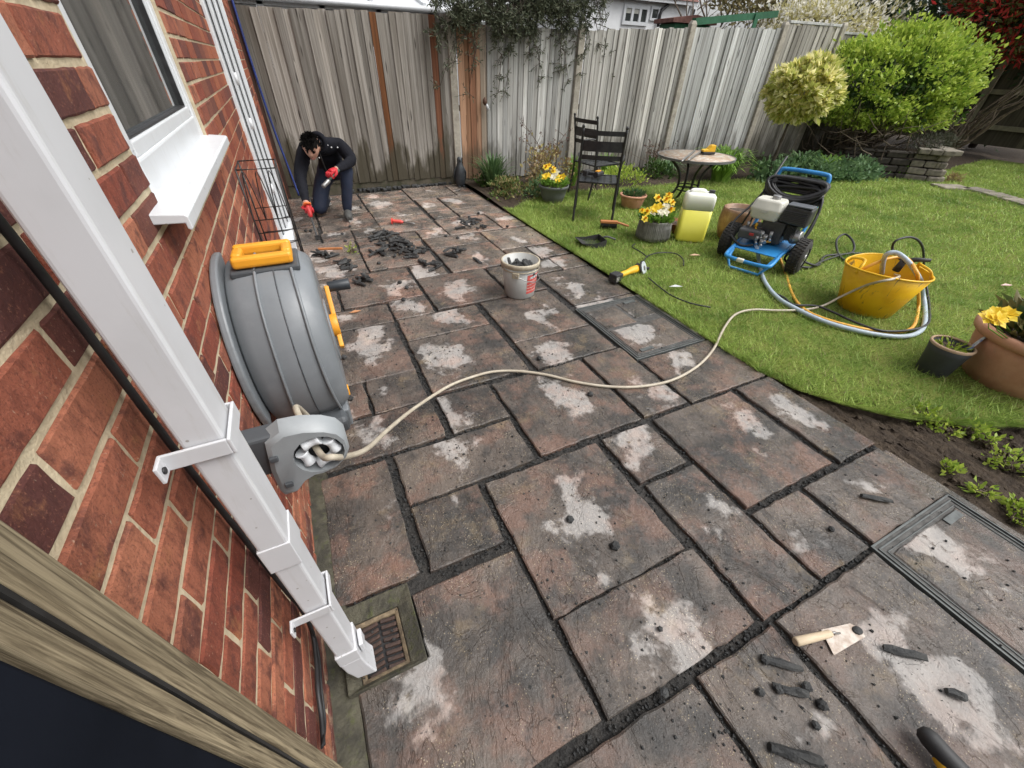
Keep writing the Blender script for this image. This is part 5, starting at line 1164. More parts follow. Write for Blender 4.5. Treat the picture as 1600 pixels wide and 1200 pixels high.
mb = MB(); mb.lathe([(rt-.014, BH-.10), (.06, BH-.08), (.004, BH-.06)], 24, jit=.04, sm=False); mb.build('rubble_fill', M_mortchunk, e)
# ------------------------------------------------------------------ pressure washer
M_blue = pm('blue_powder_coat', (.035, .26, .60), (.03, .21, .50), .38, 8, .05, 80, .001, dirt=.12, dcol=(.12, .13, .14))
M_tyre = pm('tyre_rubber', (.022, .021, .020), (.036, .034, .031), .85, 20, .4, 60, .003, dirt=.4, dcol=(.10, .075, .05))
M_cream = pm('cream_fuel_tank', (.70, .69, .61), (.60, .59, .52), .4, 6, .06, 80, .001, dirt=.15, dcol=(.3, .27, .22))
M_eng = pm('engine_black', (.026, .027, .028), (.045, .045, .045), .5, 18, .3, 60, .002, dirt=.3, dcol=(.12, .11, .10))
M_alu = pm('dull_aluminium', (.42, .42, .42), (.30, .30, .30), .4, 20, .2, 80, .001, metal=.7, dirt=.3)
ux = Vector((.33, -.945, 0)); WL = Vector((4.20, 2.38, .012))
w_ = thing('pressure_washer', WL, 'blue framed petrol pressure washer with cream tank and black hose coil', 'pressure washer', math.atan2(ux.y, ux.x))
# local: +x viewer right, +y away from camera, z up
for sx in (-1, 1):
    mb = MB(); cx = sx*.315; prof = []
    R_ = []; n = 40
    for xx, rr_ in ((-.058, .085), (-.056, .125), (-.040, .150), (0, .156), (.040, .150), (.056, .125), (.058, .085)):
        R_.append([(cx+xx, -.02+rr_*math.cos(2*PI*k/n), .156+rr_*math.sin(2*PI*k/n)) for k in range(n)])
    mb.rings(R_, 0, True, False)
    wheel = mb.build('wheel', M_tyre, w_)
    mb = MB()
    for k in range(34):
        a = 2*PI*k/34
        for q in (-1, 0, 1): mb.box((cx+q*.030, -.02+.155*math.cos(a+q*.06), .156+.155*math.sin(a+q*.06)), (.024, .018, .010), Matrix.Rotation(a-PI/2, 3, 'X'))
    mb.build('tread', M_tyre, wheel)
    mb = MB(); mb.cyl((cx-.05, -.02, .156), (cx+.05, -.02, .156), .086, .086, 28); mb.cyl((cx-.06, -.02, .156), (cx+.06, -.02, .156), .03, .03, 16); mb.build('rim', M_alu, wheel, bevel=.006)
mb = MB(); mb.cyl((-.30, -.02, .156), (.30, -.02, .156), .012, .012, 10); mb.build('axle', M_steel, w_)
fr = MB()
for sx in (-1, 1):
    fr.tube(catmull([(sx*.17, -.36, .10), (sx*.20, -.18, .165), (sx*.215, .05, .20), (sx*.215, .22, .24), (sx*.215, .32, .42), (sx*.21, .37, .66)], 5), .017, 10)
frame = fr.build('frame', M_blue, w_)
mb = MB(); mb.tube(catmull([(-.20, -.20, .165), (-.20, -.34, .13), (-.17, -.39, .115), (0, -.40, .11), (.17, -.39, .115), (.20, -.34, .13), (.20, -.20, .165)], 5), .017, 10); mb.build('front_bar', M_blue, frame)
mb = MB(); mb.tube([(-.20, -.34, .13), (-.13, -.37, .02), (.13, -.37, .02), (.20, -.34, .13)], .013, 8); mb.build('stand', M_blue, frame)
mb = MB(); mb.tube(catmull([(-.21, .37, .66), (-.205, .385, .735), (-.15, .39, .76), (.15, .39, .76), (.205, .385, .735), (.21, .37, .66)], 6), .018, 10); mb.build('handle', M_blue, frame)
mb = MB(); mb.box((0, -.03, .190), (.40, .42, .008), Euler((.14, 0, 0)).to_matrix()); mb.build('base_plate', M_blue, w_, bevel=.002)
mb = MB(); mb.box((-.05, -.402, .112), (.07, .037, .037)); mb.build('bar_sticker', M_cream, frame, bevel=.012)
# engine
mb = MB(); mb.box((.02, .05, .31), (.20, .22, .20)); mb.box((.11, .06, .36), (.13, .16, .15)); mb.box((-.08, .02, .28), (.16, .16, .12)); mb.build('engine_block', M_eng, w_, bevel=.015)
for k in range(7):
    mb = MB(); mb.box((.145+k*.011, .02, .335), (.005, .17, .13)); mb.build('cooling_fin', M_eng, w_)
def rbox(mb, c, d, r_, taper=(1, 1)):
    n = 4; pts = []
    for cx, cy, a0 in ((d[0]/2-r_, d[1]/2-r_, 0), (-d[0]/2+r_, d[1]/2-r_, PI/2), (-d[0]/2+r_, -d[1]/2+r_, PI), (d[0]/2-r_, -d[1]/2+r_, 1.5*PI)):
        for k in range(n+1): a = a0+PI/2*k/n; pts.append((cx+r_*math.cos(a), cy+r_*math.sin(a)))
    R_ = []
    for f, k in ((0, taper[0]*.93), (.08, taper[0]), (.42, 1.0), (.5, 1.03), (.56, 1.03), (.60, .99), (.9, taper[1]), (1.0, taper[1]*.9)): R_.append([(c[0]+x*k, c[1]+y*k, c[2]-d[2]/2+d[2]*f) for x, y in pts])
    mb.rings(R_, 0, True)
mb = MB(); rbox(mb, (-.085, .02, .485), (.27, .21, .17), .04, (.9, .90)); tank = mb.build('fuel_tank', M_cream, w_)
mb = MB(); mb.cyl((-.06, .03, .565), (-.06, .03, .60), .036, .036, 22); mb.build('fuel_cap', M_alu, tank, bevel=.004)
mb = MB(); mb.box((-.09, -.093, .475), (.06, .004, .022)); mb.build('tank_mark', pm('worn_grey_print', (.35, .34, .31), (.62, .61, .54), .5, 200, 0), tank)
mb = MB(); mb.box((.165, .01, .485), (.23, .19, .15), Euler((0, .06, 0)).to_matrix(), taper=.93); cov = mb.build('air_filter_cover', M_eng, w_, bevel=.018, bseg=3)
for k in range(7):
    mb = MB(); mb.box((.16, -.088, .435+k*.014), (.19, .008, .005)); mb.build('louvre', pm('louvre_grey', (.06, .063, .068), (.045, .047, .05), .45) if k == 0 else bpy.data.materials['louvre_grey'], cov)
mb = MB(); mb.box((.17, -.02, .565), (.20, .13, .012)); mb.build('cover_top', pm('lighter_grey_cover', (.12, .13, .145), (.10, .11, .12), .4), cov, bevel=.005)
mb = MB(); mb.cyl((.19, .0, .30), (.27, -.01, .31), .062, .055, 20); mb.build('muffler', M_alu, w_, bevel=.008)
mb = MB(); mb.box((-.13, -.10, .275), (.19, .14, .085), Euler((0, 0, .1)).to_matrix()); pump = mb.build('pump', pm('dark_pump', (.05, .052, .056), (.07, .07, .073), .45), w_, bevel=.015)
mb = MB(); mb.box((-.10, -.17, .285), (.04, .012, .02)); mb.build('red_badge', pm('red_badge', (.4, .03, .03), (.3, .02, .02), .5), pump)
for (x, y, z, r_, hh, m) in ((-.19, -.06, .31, .015, .05, M_alu), (-.12, -.05, .32, .012, .04, M_yel), (-.03, -.12, .27, .020, .05, M_alu), (.01, -.13, .25, .022, .05, M_steel), (.04, -.10, .27, .016, .06, M_alu), (.0, -.16, .22, .018, .04, M_steel), (-.05, -.15, .23, .015, .05, M_alu)):
    mb = MB(); mb.cyl((x, y, z), (x+.005, y-.01, z+hh), r_, r_*.85, 10); mb.cyl((x, y, z), (x+.02, y-.03, z-.01), r_*.7, r_*.7, 8); mb.build('fitting', m, pump)
# hose coil hanging on the handle
random.seed(31)
hc = thing('coiled_hose', tuple(WL+Vector((0, 0, .60))), 'coiled black high pressure hose hung over the washer handle', 'hose', math.atan2(ux.y, ux.x))
mb = MB(); pts = []
for k in range(20*28):
    t_ = k/28; a = 2*PI*t_; lay = t_/20; rx = .215+.025*math.sin(t_*2.3)+random.gauss(0, .001); 
    pts.append((.0+rx*math.cos(a)*1.05, .30-.06*lay+.11*math.sin(a)*.55+.02*math.sin(t_*1.7), -.0+.06*math.sin(t_*1.9)+.07*math.sin(a)+.02*math.cos(2*a)))
mb.tube(pts, .0130, 7); mb.build('coil', M_black, hc)
R2 = Matrix.Rotation(math.atan2(ux.y, ux.x), 3, 'Z')
def wl(x, y, z): return WL+R2 @ Vector((x, y, z))
mb = MB(); mb.tube(catmull([wl(-.23, .3, .62), wl(-.27, .1, .46), wl(-.32, -.05, .34), wl(-.29, -.14, .24), wl(-.15, -.20, .18), wl(-.05, -.17, .20)], 6), .010, 8)
mb.tube(catmull([wl(-.20, .3, .60), wl(-.21, .12, .45), wl(-.20, .02, .30)], 6), .008, 8); tag(mb.build('lead_hose', M_black), 'black lead hose curving from coil to washer pump', 'hose')
# two strands hanging on the right and running to the ground
a1 = catmull([wl(.22, .28, .62), wl(.27, .20, .55), wl(.29, .12, .35), wl(.27, .05, .15), G(1276, 415, .05), G(1290, 400, .045), G(1330, 395, .05), G(1333, 378, .10), G(1320, 366, .12), G(1307, 376, .09), G(1312, 400, .045), G(1335, 412, .045), G(1400, 420, .05)], 7)
mb = MB(); mb.tube(a1, .0105, 8)
a2 = catmull([wl(.21, .3, .63), wl(.275, .18, .50), wl(.275, .05, .28), wl(.22, -.02, .10), G(1262, 418, .045), G(1285, 408, .045), G(1325, 396, .045), G(1360, 398, .045)], 7); mb.tube(a2, .0105, 8)
tag(mb.build('trailing_hose', M_black), 'black pressure hose trailing from the washer across the lawn in loops', 'hose')
# lance leaning against the washer
mb = MB(); Ls = wl(-.30, .12, .25); Le = wl(-.20, .40, .86)
e = thing('spray_lance', tuple(Ls), 'black trigger gun and steel lance leaning on the washer', 'lance')
mb.tube([Vector((0, 0, 0)), Le-Ls], .009, 8); mb.build('lance_tube', M_eng, e)
mb = MB(); c = (wl(-.19, .30, .66)-Ls); mb.tube([c+Vector((-.03, 0, .05)), c, c+Vector((.03, -.02, -.06))], [.022, .026, .020], 10); mb.tube([c, c+Vector((-.06, -.03, .02))], [.018, .02], 8); mb.build('trigger_grip', M_toolblk, e)

# ------------------------------------------------------------------ yellow trug
TC = Vector((4.17, 1.36, .014)); e = thing('yellow_trug', TC, 'flexible bright yellow trug bucket streaked with mud on the lawn', 'bucket', math.radians(35))
def trugmat():
    t = NT('muddy_yellow_rubber'); P = t.coord(); n1 = t.noise(P, 5.0, 5, .6); c = t.mix(t.ramp(n1, .35, .65), (.83, .50, .010), (.72, .39, .008))
    st = t.noise(t.vmath('MULTIPLY', P, (9., 9., 1.6)), 2.2, 7, .7, dist=.8); c = t.mix(t.ramp(st, .60, .66, 0, .8), c, (.12, .085, .035))
    fx = t.ramp(t.noise(P, 3.0, 7, .75), .56, .60); c = t.mix(t.math('MULTIPLY', fx, t.ocol()), c, (.085, .062, .03))
    return t.done(c, .42, t.bump(n1, .2, .004), 0, .5)
M_trug = trugmat()
mb = MB(); H_t, r0, r1 = .335, .185, .262; seg = 56; R_ = []
def tr(r_, z, k=0.0): return [(r_*(1+.05*math.cos(2*a)*z/H_t)*math.cos(a), r_*(1-.04*math.cos(2*a)*z/H_t)*math.sin(a), z+.012*math.cos(2*a)*(z/H_t)**2) for a in [2*PI*i/seg for i in range(seg)]]
for r_, z in ((.17, 0), (r0, .006), (r0+(r1-r0)*.5, H_t*.5), (r1, H_t), (r1-.008, H_t+.004)): R_.append(tr(r_, z))
mb.rings(R_, 0, True, False); o = mb.build('outer_skin', M_trug, e); o.color = (0, 0, 0, 1)
mb = MB(); R_ = []
for r_, z in ((r1-.008, H_t+.002), (r0+(r1-r0)*.5-.01, H_t*.5), (r0-.008, .03), (.01, .03)): R_.append(tr(r_, z))
mb.rings(R_, 0, True, False); o = mb.build('inner_skin', M_trug, e); o.color = (.9, .9, .9, 1)
mb = MB(); mb.tube([Vector(p) for p in tr(r1-.002, H_t+.003)], .007, 8, closed=True); o = mb.build('rolled_rim', M_trug, e); o.color = (0, 0, 0, 1)
mb = MB(); mb.add([(.20*math.cos(2*PI*k/40), .20*math.sin(2*PI*k/40), .10) for k in range(40)], [list(range(40))]); mb.build('muddy_water', pm('muddy_water', (.085, .065, .035), (.06, .048, .028), .06, 4, .05, 10, .002), e)
for s_ in (-1, 1):
    mb = MB(); aa = PI/2*s_+.3; u = Vector((math.cos(aa), math.sin(aa), 0)); v = Vector((-math.sin(aa), math.cos(aa), 0))
    mb.tube(catmull([u*.25-v*.085+Vector((0, 0, H_t-.03)), u*.225-v*.075+Vector((0, 0, H_t+.025)), u*.19+Vector((0, 0, H_t+.045)), u*.225+v*.075+Vector((0, 0, H_t+.025)), u*.25+v*.085+Vector((0, 0, H_t-.03))], 5), .012, 8, flat=.7); o = mb.build('handle', M_trug, e); o.color = (0, 0, 0, 1)
# hoses
M_hbeige = pm('beige_hose', (.48, .43, .34), (.40, .35, .27), .5, 12, .1, 60, .001, dirt=.3, dcol=(.25, .2, .14))
M_hblue = pm('pale_grey_blue_hose', (.42, .50, .57), (.35, .42, .48), .4, 8, .05)
M_horange = pm('orange_hose', (.78, .42, .06), (.68, .34, .05), .4, 8, .05)
hp = [(OY(500, 707, .84), 0)]+[(G(px, py, z), 0) for px, py, z in ((546, 712, .62), (575, 700, .52), (610, 668, .34), (650, 636, .17), (700, 604, .035), (735, 590, .012), (770, 581, .012), (810, 580, .012), (855, 586, .012), (900, 597, .012), (950, 604, .012), (1000, 604, .012), (1050, 594, .012), (1090, 572, .012), (1115, 545, .018), (1130, 515, .03), (1148, 492, .03), (1175, 484, .035), (1215, 485, .03), (1255, 484, .03), (1285, 478, .06), (1315, 463, .13), (1350, 447, .25), (1375, 440, .34), (1395, 436, .365), (1405, 432, .34), (1400, 430, .28), (1395, 428, .2))]
hp[0] = (Vector((.165, .98, .735)), 0); hp.insert(1, (OY(499, 707, .80), 0)); hp.insert(2, (OY(520, 714, .76), 0))
mb = MB(); mb.tube(catmull([Vector((.17, 1.12, .56))]+[p for p, _ in hp], 6), .0085, 10)
tag(mb.build('beige_hose', M_hbeige), 'long beige garden hose curving from the reel guide to the yellow trug', 'hose')
mb = MB(); mb.tube(catmull([(.13, 1.22, .50), (.135, 1.16, .40), (.14, 1.2, .30), (.16, 1.3, .36)], 6), .0085, 8); tag(mb.build('hose_loop', pm('dark_hose', (.09, .075, .05), (.06, .05, .035), .5)), 'short dark hose loop hanging under the hose reel', 'hose')
mb = MB(); mb.tube(catmull([wl(-.03, -.16, .20), G(1184, 393, .16), G(1187, 415, .03), G(1195, 440, .035), G(1215, 465, .035), G(1245, 483, .035), G(1290, 503, .035), G(1350, 519, .035), G(1400, 526, .035), G(1430, 522, .035), G(1444, 508, .035), G(1445, 480, .03), G(1441, 455, .12), G(1438, 438, .30), G(1420, 410, .42), G(1400, 395, .46), G(1383, 400, .42), G(1378, 425, .25), G(1378, 440, .12)], 7), .0165, 10)
tag(mb.build('pale_hose', M_hblue), 'pale blue-grey hose looping from washer around the yellow trug', 'hose')
mb = MB(); mb.tube(catmull([wl(.01, -.15, .24), G(1208, 380, .22), G(1218, 402, .06), G(1228, 430, .018), G(1238, 460, .018), G(1255, 482, .03), G(1285, 497, .035), G(1340, 512, .035), G(1390, 519, .035), G(1425, 512, .03), G(1435, 480, .04), G(1434, 445, .25), G(1432, 425, .40), G(1415, 403, .40), G(1385, 405, .38), G(1350, 420, .30), G(1340, 432, .2)], 7), .0115, 9)
tag(mb.build('orange_hose', M_horange), 'orange hose running from the washer pump into the yellow trug', 'hose')
mb = MB(); mb.tube(catmull([G(1412, 410, .36), G(1395, 392, .40), G(1400, 376, .48), G(1425, 371, .50), G(1441, 385, .42), G(1444, 420, .22), G(1448, 450, .06), G(1452, 480, .02), G(1450, 505, .045), G(1425, 515, .05), G(1380, 517, .05), G(1340, 505, .05), G(1300, 487, .055), G(1275, 478, .055), G(1240, 476, .045), G(1225, 465, .04), G(1210, 458, .04)], 7), .0085, 8)
tag(mb.build('black_lead', M_black), 'thin black cable arching over the yellow trug rim onto the grass', 'cable')
A = G(1412, 408, .38); mb = MB(); mb.tube([A, A+Vector((.02, -.06, .03)), A+Vector((.05, -.13, .045))], [.022, .016, .012], 10); mb.tube([A, A+Vector((0, .01, -.08))], [.022, .026], 10); tag(mb.build('hose_connector', M_toolblk), 'black hose connector clipped at the rim of yellow trug', 'connector')
mb = MB(); mb.tube(catmull([G(1013, 434, .04), G(1030, 448, .04), G(1050, 462, .038), G(1080, 474, .038), G(1110, 480, .035)], 5), .006, 6); mb.tube(catmull([G(1005, 410, .05), G(1012, 400, .045), G(1030, 395, .04), G(1055, 396, .04), G(1067, 405, .04), G(1068, 415, .035)], 5), .006, 6); mb.tube(catmull([G(1012, 402, .04), G(1000, 393, .04), G(988, 386, .04), G(992, 381, .04)], 5), .006, 6)
tag(mb.build('electric_cable', M_black), 'thin black cord curling on the grass beside the angle grinder', 'cord')

# ------------------------------------------------------------------ bird statue, hanging ornament, leaf
e = thing('bird_statue', (2.56, 6.40, .0), 'dark grey upright bird statue standing against the concrete post', 'statue', math.radians(-95))
M_stat = pm('slate_grey_resin', (.045, .052, .058), (.03, .034, .038), .5, 14, .3, 50, .004)
mb = MB(); mb.tube([(0, 0, .01), (.0, 0, .04), (0, 0, .12), (.01, 0, .22), (.012, 0, .29), (.01, 0, .325), (.015, 0, .36), (.015, 0, .392), (.012, 0, .405)], [.06, .072, .080, .070, .050, .036, .040, .032, .012], 18); mb.build('body', M_stat, e)
mb = MB(); mb.tube([(.045, 0, .365), (.08, 0, .36), (.10, 0, .355)], [.014, .009, .003], 8); mb.build('beak', M_stat, e)
for s_ in (-1, 1):
    mb = MB(); mb.tube([(0, s_*.055, .27), (-.01, s_*.085, .20), (-.02, s_*.088, .12), (-.03, s_*.08, .07)], [.014, .026, .022, .006], 10, flat=.5); mb.build('wing', M_stat, e)
    mb = MB(); mb.ball((.045, s_*.035, .012), (.05, .026, .012), 10, 6); mb.build('foot', M_stat, e)
p = Vector((3.02, FY(3.02)-.10, 1.02)); mb = MB(); e = thing('hanging_ornament', p, 'brown and white hanging ornament on a string on the fence', 'ornament')
mb.lathe([(.004, .10), (.028, .07), (.034, .03), (.01, .0)], 14); mb.build('shade', pm('brown_shade', (.10, .05, .03), (.07, .035, .02), .7), e); mb = MB(); mb.tube([(.02, 0, .02), (.05, 0, -.05)], [.018, .022], 10); mb.build('bulb', M_upvc, e); mb = MB(); mb.tube([(.02, .0, .1), (.03, .05, .6)], .002, 4); mb.tube([(.02, 0, 0), (.02, 0, -.5)], .002, 4); mb.build('string', M_metalblk, e)

# ------------------------------------------------------------------ stone planter and garden path
random.seed(77)
M_sandst = pm('weathered_sandstone', (.25, .22, .175), (.16, .14, .115), .95, 10, .6, 60, .006, dirt=.45, dcol=(.07, .065, .045), rand=.5)
M_dkstone = pm('dark_brown_stone', (.055, .045, .036), (.032, .028, .022), .95, 10, .6, 60, .006, rand=.4)  # darker stone for the left run of the planter
A, Bc, C_ = Vector((10.0, 4.75, 0)), G(1462, 287), G(1490, 268)
C_ = Bc+Vector((.62, .62, 0)); A = Bc+Vector((-.27, .42, 0)); A0 = A+Vector((-.75, .75, 0))
e = thing('stone_planter', Bc, 'low stacked stone planter with coping under the green bush', 'planter'); HS = .44; nc = 4
def stones(P, Q, mat, nper, off):
    d = (Q-P); L = d.length; d.normalize(); nrm = Vector((d.y, -d.x, 0)); R = Matrix((d, Vector((-d.y, d.x, 0)), Vector((0, 0, 1)))).transposed()
    for c in range(nc):
        x = 0.0; lean = .035*c
        k = 0
        while x < L-.02:
            w = min(random.uniform(.18, .36), L-x); ctr = P+d*(x+w/2)-Bc+Vector((0, 0, (c+.5)*HS/nc))-nrm*lean
            mb = MB(); mb.box((0, 0, 0), (w-.012, .16, HS/nc-.012)); mb.build('stone', mat, e, ctr+nrm*random.uniform(-.012, .018), (random.uniform(-.03, .03), random.uniform(-.03, .03), math.atan2(d.y, d.x)+random.uniform(-.04, .04)), bevel=.02); x += w
stones(A, Bc, M_sandst, 4, 0); stones(Bc, C_, M_sandst, 4, 0); stones(A0, A, M_dkstone, 4, 0)
for (P, Q) in ((A, Bc), (Bc, C_)):
    d = Q-P; L = d.length; n = 3
    for k in range(n):
        ctr = P+d*((k+.5)/n)-Bc+Vector((0, 0, HS+.03)); mb = MB(); mb.box((0, 0, 0), (L/n-.01, .24, .075)); o = mb.build('coping_stone', M_sandst, e, ctr, (random.uniform(-.02, .02), 0, math.atan2(d.y, d.x)), bevel=.012)
mb = MB(); mb.add([tuple(v-Bc+Vector((0, 0, HS-.03))) for v in (A0, A, Bc, C_, C_+Vector((-.6, .6, 0)), A0+Vector((.3, .5, 0)))], [(0, 1, 2, 3, 4, 5)]); mb.build('planter_soil', M_soil, e)
mound('heather_plant', tuple(Bc+Vector((.30, .55, HS+.02))), (.5, .3, .16), 'dark grey-green heather growing on top of the stone planter', leaf_mat('heather', (.06, .065, .04), (.10, .105, .07), .7, .15), 1500, .05, .012, seed=71)
mound('pale_primrose', tuple(G(1400, 278)+Vector((0, 0, .0))), (.18, .14, .14), 'small leafy plant with cream flower beside the stone planter', M_lf_strap, 160, .12, .05, seed=72)
mound('pale_primrose', tuple(G(1478, 286)+Vector((.1, -.02, 0))), (.16, .10, .10), 'small pale flowering plant at the planter foot by path', M_lf_dry, 160, .06, .03, seed=73)
e = tag(MB().build('garden_path', M_soil), 'narrow stone path crossing the lawn from the planter', 'path', kind='structure')
pp = [G(*q, .035) for q in ((1462, 292), (1510, 294), (1545, 302), (1575, 311), (1605, 319), (1650, 335))]
for a, b in zip(pp, pp[1:]):
    d = b-a; L = d.length; mb = MB(); mb.box((0, 0, 0), (L-.03, .32, .05)); mb.build('stone', M_sandst, e, (a+b)/2, (0, 0, math.atan2(d.y, d.x)), bevel=.012)

# ------------------------------------------------------------------ neighbouring buildings
M_render = pm('white_render', (.78, .79, .80), (.72, .73, .74), .85, 3, .1, 30, .003)
M_roofred = pm('red_brown_felt', (.17, .075, .06), (.12, .055, .045), .85, 12, .3)
M_green = pm('green_stained_timber', (.02, .12, .055), (.015, .09, .04), .65, 10, .3, 30, .003)
hx0, hx1, hy, hz = 9.45, 13.55, 14.0, 3.25
e = thing('white_house', ((hx0+hx1)/2, hy, 0), 'white rendered house with small windows beyond the fence', 'house'); cx = (hx0+hx1)/2
mb = MB(); mb.box((0, 1.6, hz/2), (hx1-hx0, 3.2, hz)); mb.build('wall', M_render, e)
mb = MB(); mb.prism([(-.25, hz), (3.45, hz), (1.6, hz+1.5)], -(hx1-hx0)/2-.25, (hx1-hx0)/2+.25, Matrix(((0, 0, 1, 0), (1, 0, 0, 0), (0, 1, 0, 0), (0, 0, 0, 1)))); roof = mb.build('roof', M_roofred, e)
mb = MB(); mb.box((0, -.16, hz-.04), (hx1-hx0+.5, .10, .10)); mb.build('gutter', M_upvc, roof)
for (px0_, px1_, py0_, py1_, sp) in ((977, 1009, 9, 38, 3), (1019, 1027, 12, 31, 1), (1078, 1084, 12, 28, 1)):
    a = OY(px0_, py0_, hy-.02); b = OY(px1_, py1_, hy-.02); w = b.x-a.x; h = a.z-b.z; c = Vector(((a.x+b.x)/2-cx, -.02, (a.z+b.z)/2))
    mb = MB(); t_ = .09 if sp == 3 else .06
    mb.box(c+Vector((0, 0, h/2)), (w+t_, .06, t_)); mb.box(c-Vector((0, 0, h/2)), (w+t_, .06, t_))
    for k in range(sp+1): mb.box(c+Vector((-w/2+w*k/sp, -.003, 0)), (t_, .06, h-t_))
    wf = mb.build('window', M_upvc, e)
    for k in range(sp): mb = MB(); mb.box(c+Vector((-w/2+w*(k+.5)/sp, .015, 0)), (w/sp-t_*.9, .02, h-t_*.9)); mb.build('pane', M_glass, wf)
    if sp == 3:
        mb = MB(); mb.box(c+Vector((-w/6, .002, h*.27)), (w*.62, .012, h*.36)); mb.build('blind', pm('cream_blind', (.50, .50, .45), (.42, .42, .38), .8), wf)
pts = [OY(px, py, hy-.08)-Vector((cx, hy, 0)) for px, py in ((1046, -4), (1044, 8), (1034, 16), (1031, 24), (1028, 42))]
mb = MB(); mb.tube(pts, .05, 8); mb.build('drainpipe', M_black, e)
# conservatory
e = thing('conservatory', (1.0, 8.6, 0), 'white conservatory seen over the top of the grey fence', 'conservatory')
mb = MB(); mb.box((.4, .0, .8), (4.8, .08, 1.6)); mb.build('dwarf_wall', M_render, e)
fr = MB(); fr.box((.3, 0, 2.12), (5.2, .10, .09)); fr.box((.3, 0, 1.62), (5.2, .10, .08))
for k in range(7): fr.box((-2.2+k*.83, 0, 1.93), (.09, .10, .52))
cf = fr.build('window_frame', M_upvc, e, bevel=.006)
for k in range(6): mb = MB(); mb.box((-1.785+k*.83, .02, 1.93), (.73, .02, .50)); mb.build('pane', M_glass if k % 2 else pm('painted_reflection_pane', (.55, .57, .58), (.5, .5, .5), .2), cf)  # every other pane paler, a reflection put into its colour
mb = MB(); mb.add([(-2.5, -.12, 2.18), (3.0, -.12, 2.18), (2.2, 2.0, 2.9), (-2.0, 2.0, 2.9)], [(0, 1, 2, 3)]); o = mb.build('roof', M_upvc, e); so = o.modifiers.new('s', 'SOLIDIFY'); so.thickness = .06
for k in range(7):
    mb = MB(); mb.bar((-2.3+k*.83, -.1, 2.20), (-1.9+k*.66, 2.0, 2.92), .05, .05); mb.build('glazing_bar', M_upvc, o)
mb = MB(); mb.tube([(-2.5, -.16, 2.15), (3.05, -.16, 2.15)], .04, 8); mb.build('gutter', M_upvc, o)
# green shed and beam
a, b = OY(1046, 34, 9.2), OY(1112, 24, 9.2); e = thing('green_shed', ((a.x+b.x)/2+.15, 9.5, 0), 'green garden shed with red-brown roof behind the fence', 'shed')
mb = MB(); mb.box((0, 0, 1.15), (b.x-a.x-.15, .5, 2.30)); mb.build('wall', M_green, e)
mb = MB(); mb.prism([(-(b.x-a.x)/2-.06, 2.31), ((b.x-a.x)/2+.06, 2.31), ((b.x-a.x)/2+.06, 2.38), (0, 2.46), (-(b.x-a.x)/2-.06, 2.38)], -.32, .32, Matrix(((1, 0, 0, 0), (0, 0, 1, 0), (0, 1, 0, 0), (0, 0, 0, 1)))); mb.build('roof', M_roofred, e)
a, b, c, d = OY(1084, 34, 7.3), OY(1213, 22, 7.3), OY(1178, 27, 7.3), OY(1176, 60, 7.3)
e = thing('green_garden_beam', (c.x, 7.3, 0), 'green painted garden beam and post above the fence', 'pergola'); o_ = Vector((c.x, 7.3, 0))
mb = MB(); mb.bar(a-o_, b-o_, .09, .10); mb.build('beam', M_green, e); mb = MB(); mb.box((0, 0, 1.0), (.12, .10, 2.0)); mb.box((0, -.06, c.z-.25), (.10, .02, .6)); mb.build('post', M_green, e)
# ------------------------------------------------------------------ kneeling worker
M_skin = pm('skin', (.52, .31, .225), (.45, .25, .18), .55, 20, .1, 120, .001)
M_jacket = pm('dark_jacket', (.008, .0085, .012), (.014, .0145, .019), .9, 14, .5, 25, .008, spec=.15)
M_jeans = pm('navy_jeans', (.009, .014, .034), (.014, .022, .046), .85, 18, .5, 40, .005)
M_glove = pm('red_glove', (.55, .020, .030), (.42, .015, .022), .6, 25, .3, 80, .002)
M_hair = pm('black_hair', (.005, .0045, .004), (.010, .009, .008), .85, 60, .8, 120, .004, spec=.15, stretch=(1, 1, .3))
M_shoe = pm('grey_shoe', (.07, .07, .066), (.05, .05, .048), .75, 30, .4, 80, .003)
PO = Vector((.66, 5.55, 0))
man = thing('person', PO, 'man in dark jacket and jeans kneeling on the patio with red gloves, chiselling', 'person')
J = dict(pel=(.74, 5.80, .44), sp1=(.73, 5.68, .57), sp2=(.70, 5.56, .695), chest=(.665, 5.46, .765), neck=(.60, 5.36, .785), nk2=(.565, 5.30, .79),
  ls=(.835, 5.47, .755), le=(.93, 5.35, .60), lw=(.745, 5.15, .565), lh=(.70, 5.12, .56),
  rs=(.475, 5.42, .745), re=(.345, 5.27, .50), rw=(.335, 5.00, .315), rh=(.335, 4.955, .285),
  lhip=(.80, 5.76, .42), lk=(.845, 5.33, .535), la=(.755, 5.33, .12), lhl=(.755, 5.36, .06),
  rhip=(.60, 5.78, .40), rk=(.445, 5.47, .075), ra=(.56, 5.86, .085), rto=(.585, 6.0, .06))
RAD_ = dict(pel=(.15, .13), sp1=(.17, .14), sp2=(.185, .15), chest=(.17, .135), neck=(.066, .066), nk2=(.056, .058), ls=(.098, .098), le=(.068, .068), lw=(.040, .040), lh=(.03, .03), rs=(.095, .095), re=(.066, .066), rw=(.042, .042), rh=(.03, .03),
  lhip=(.115, .115), lk=(.078, .082), la=(.058, .058), lhl=(.045, .05), rhip=(.115, .115), rk=(.078, .078), ra=(.055, .055), rto=(.035, .035))
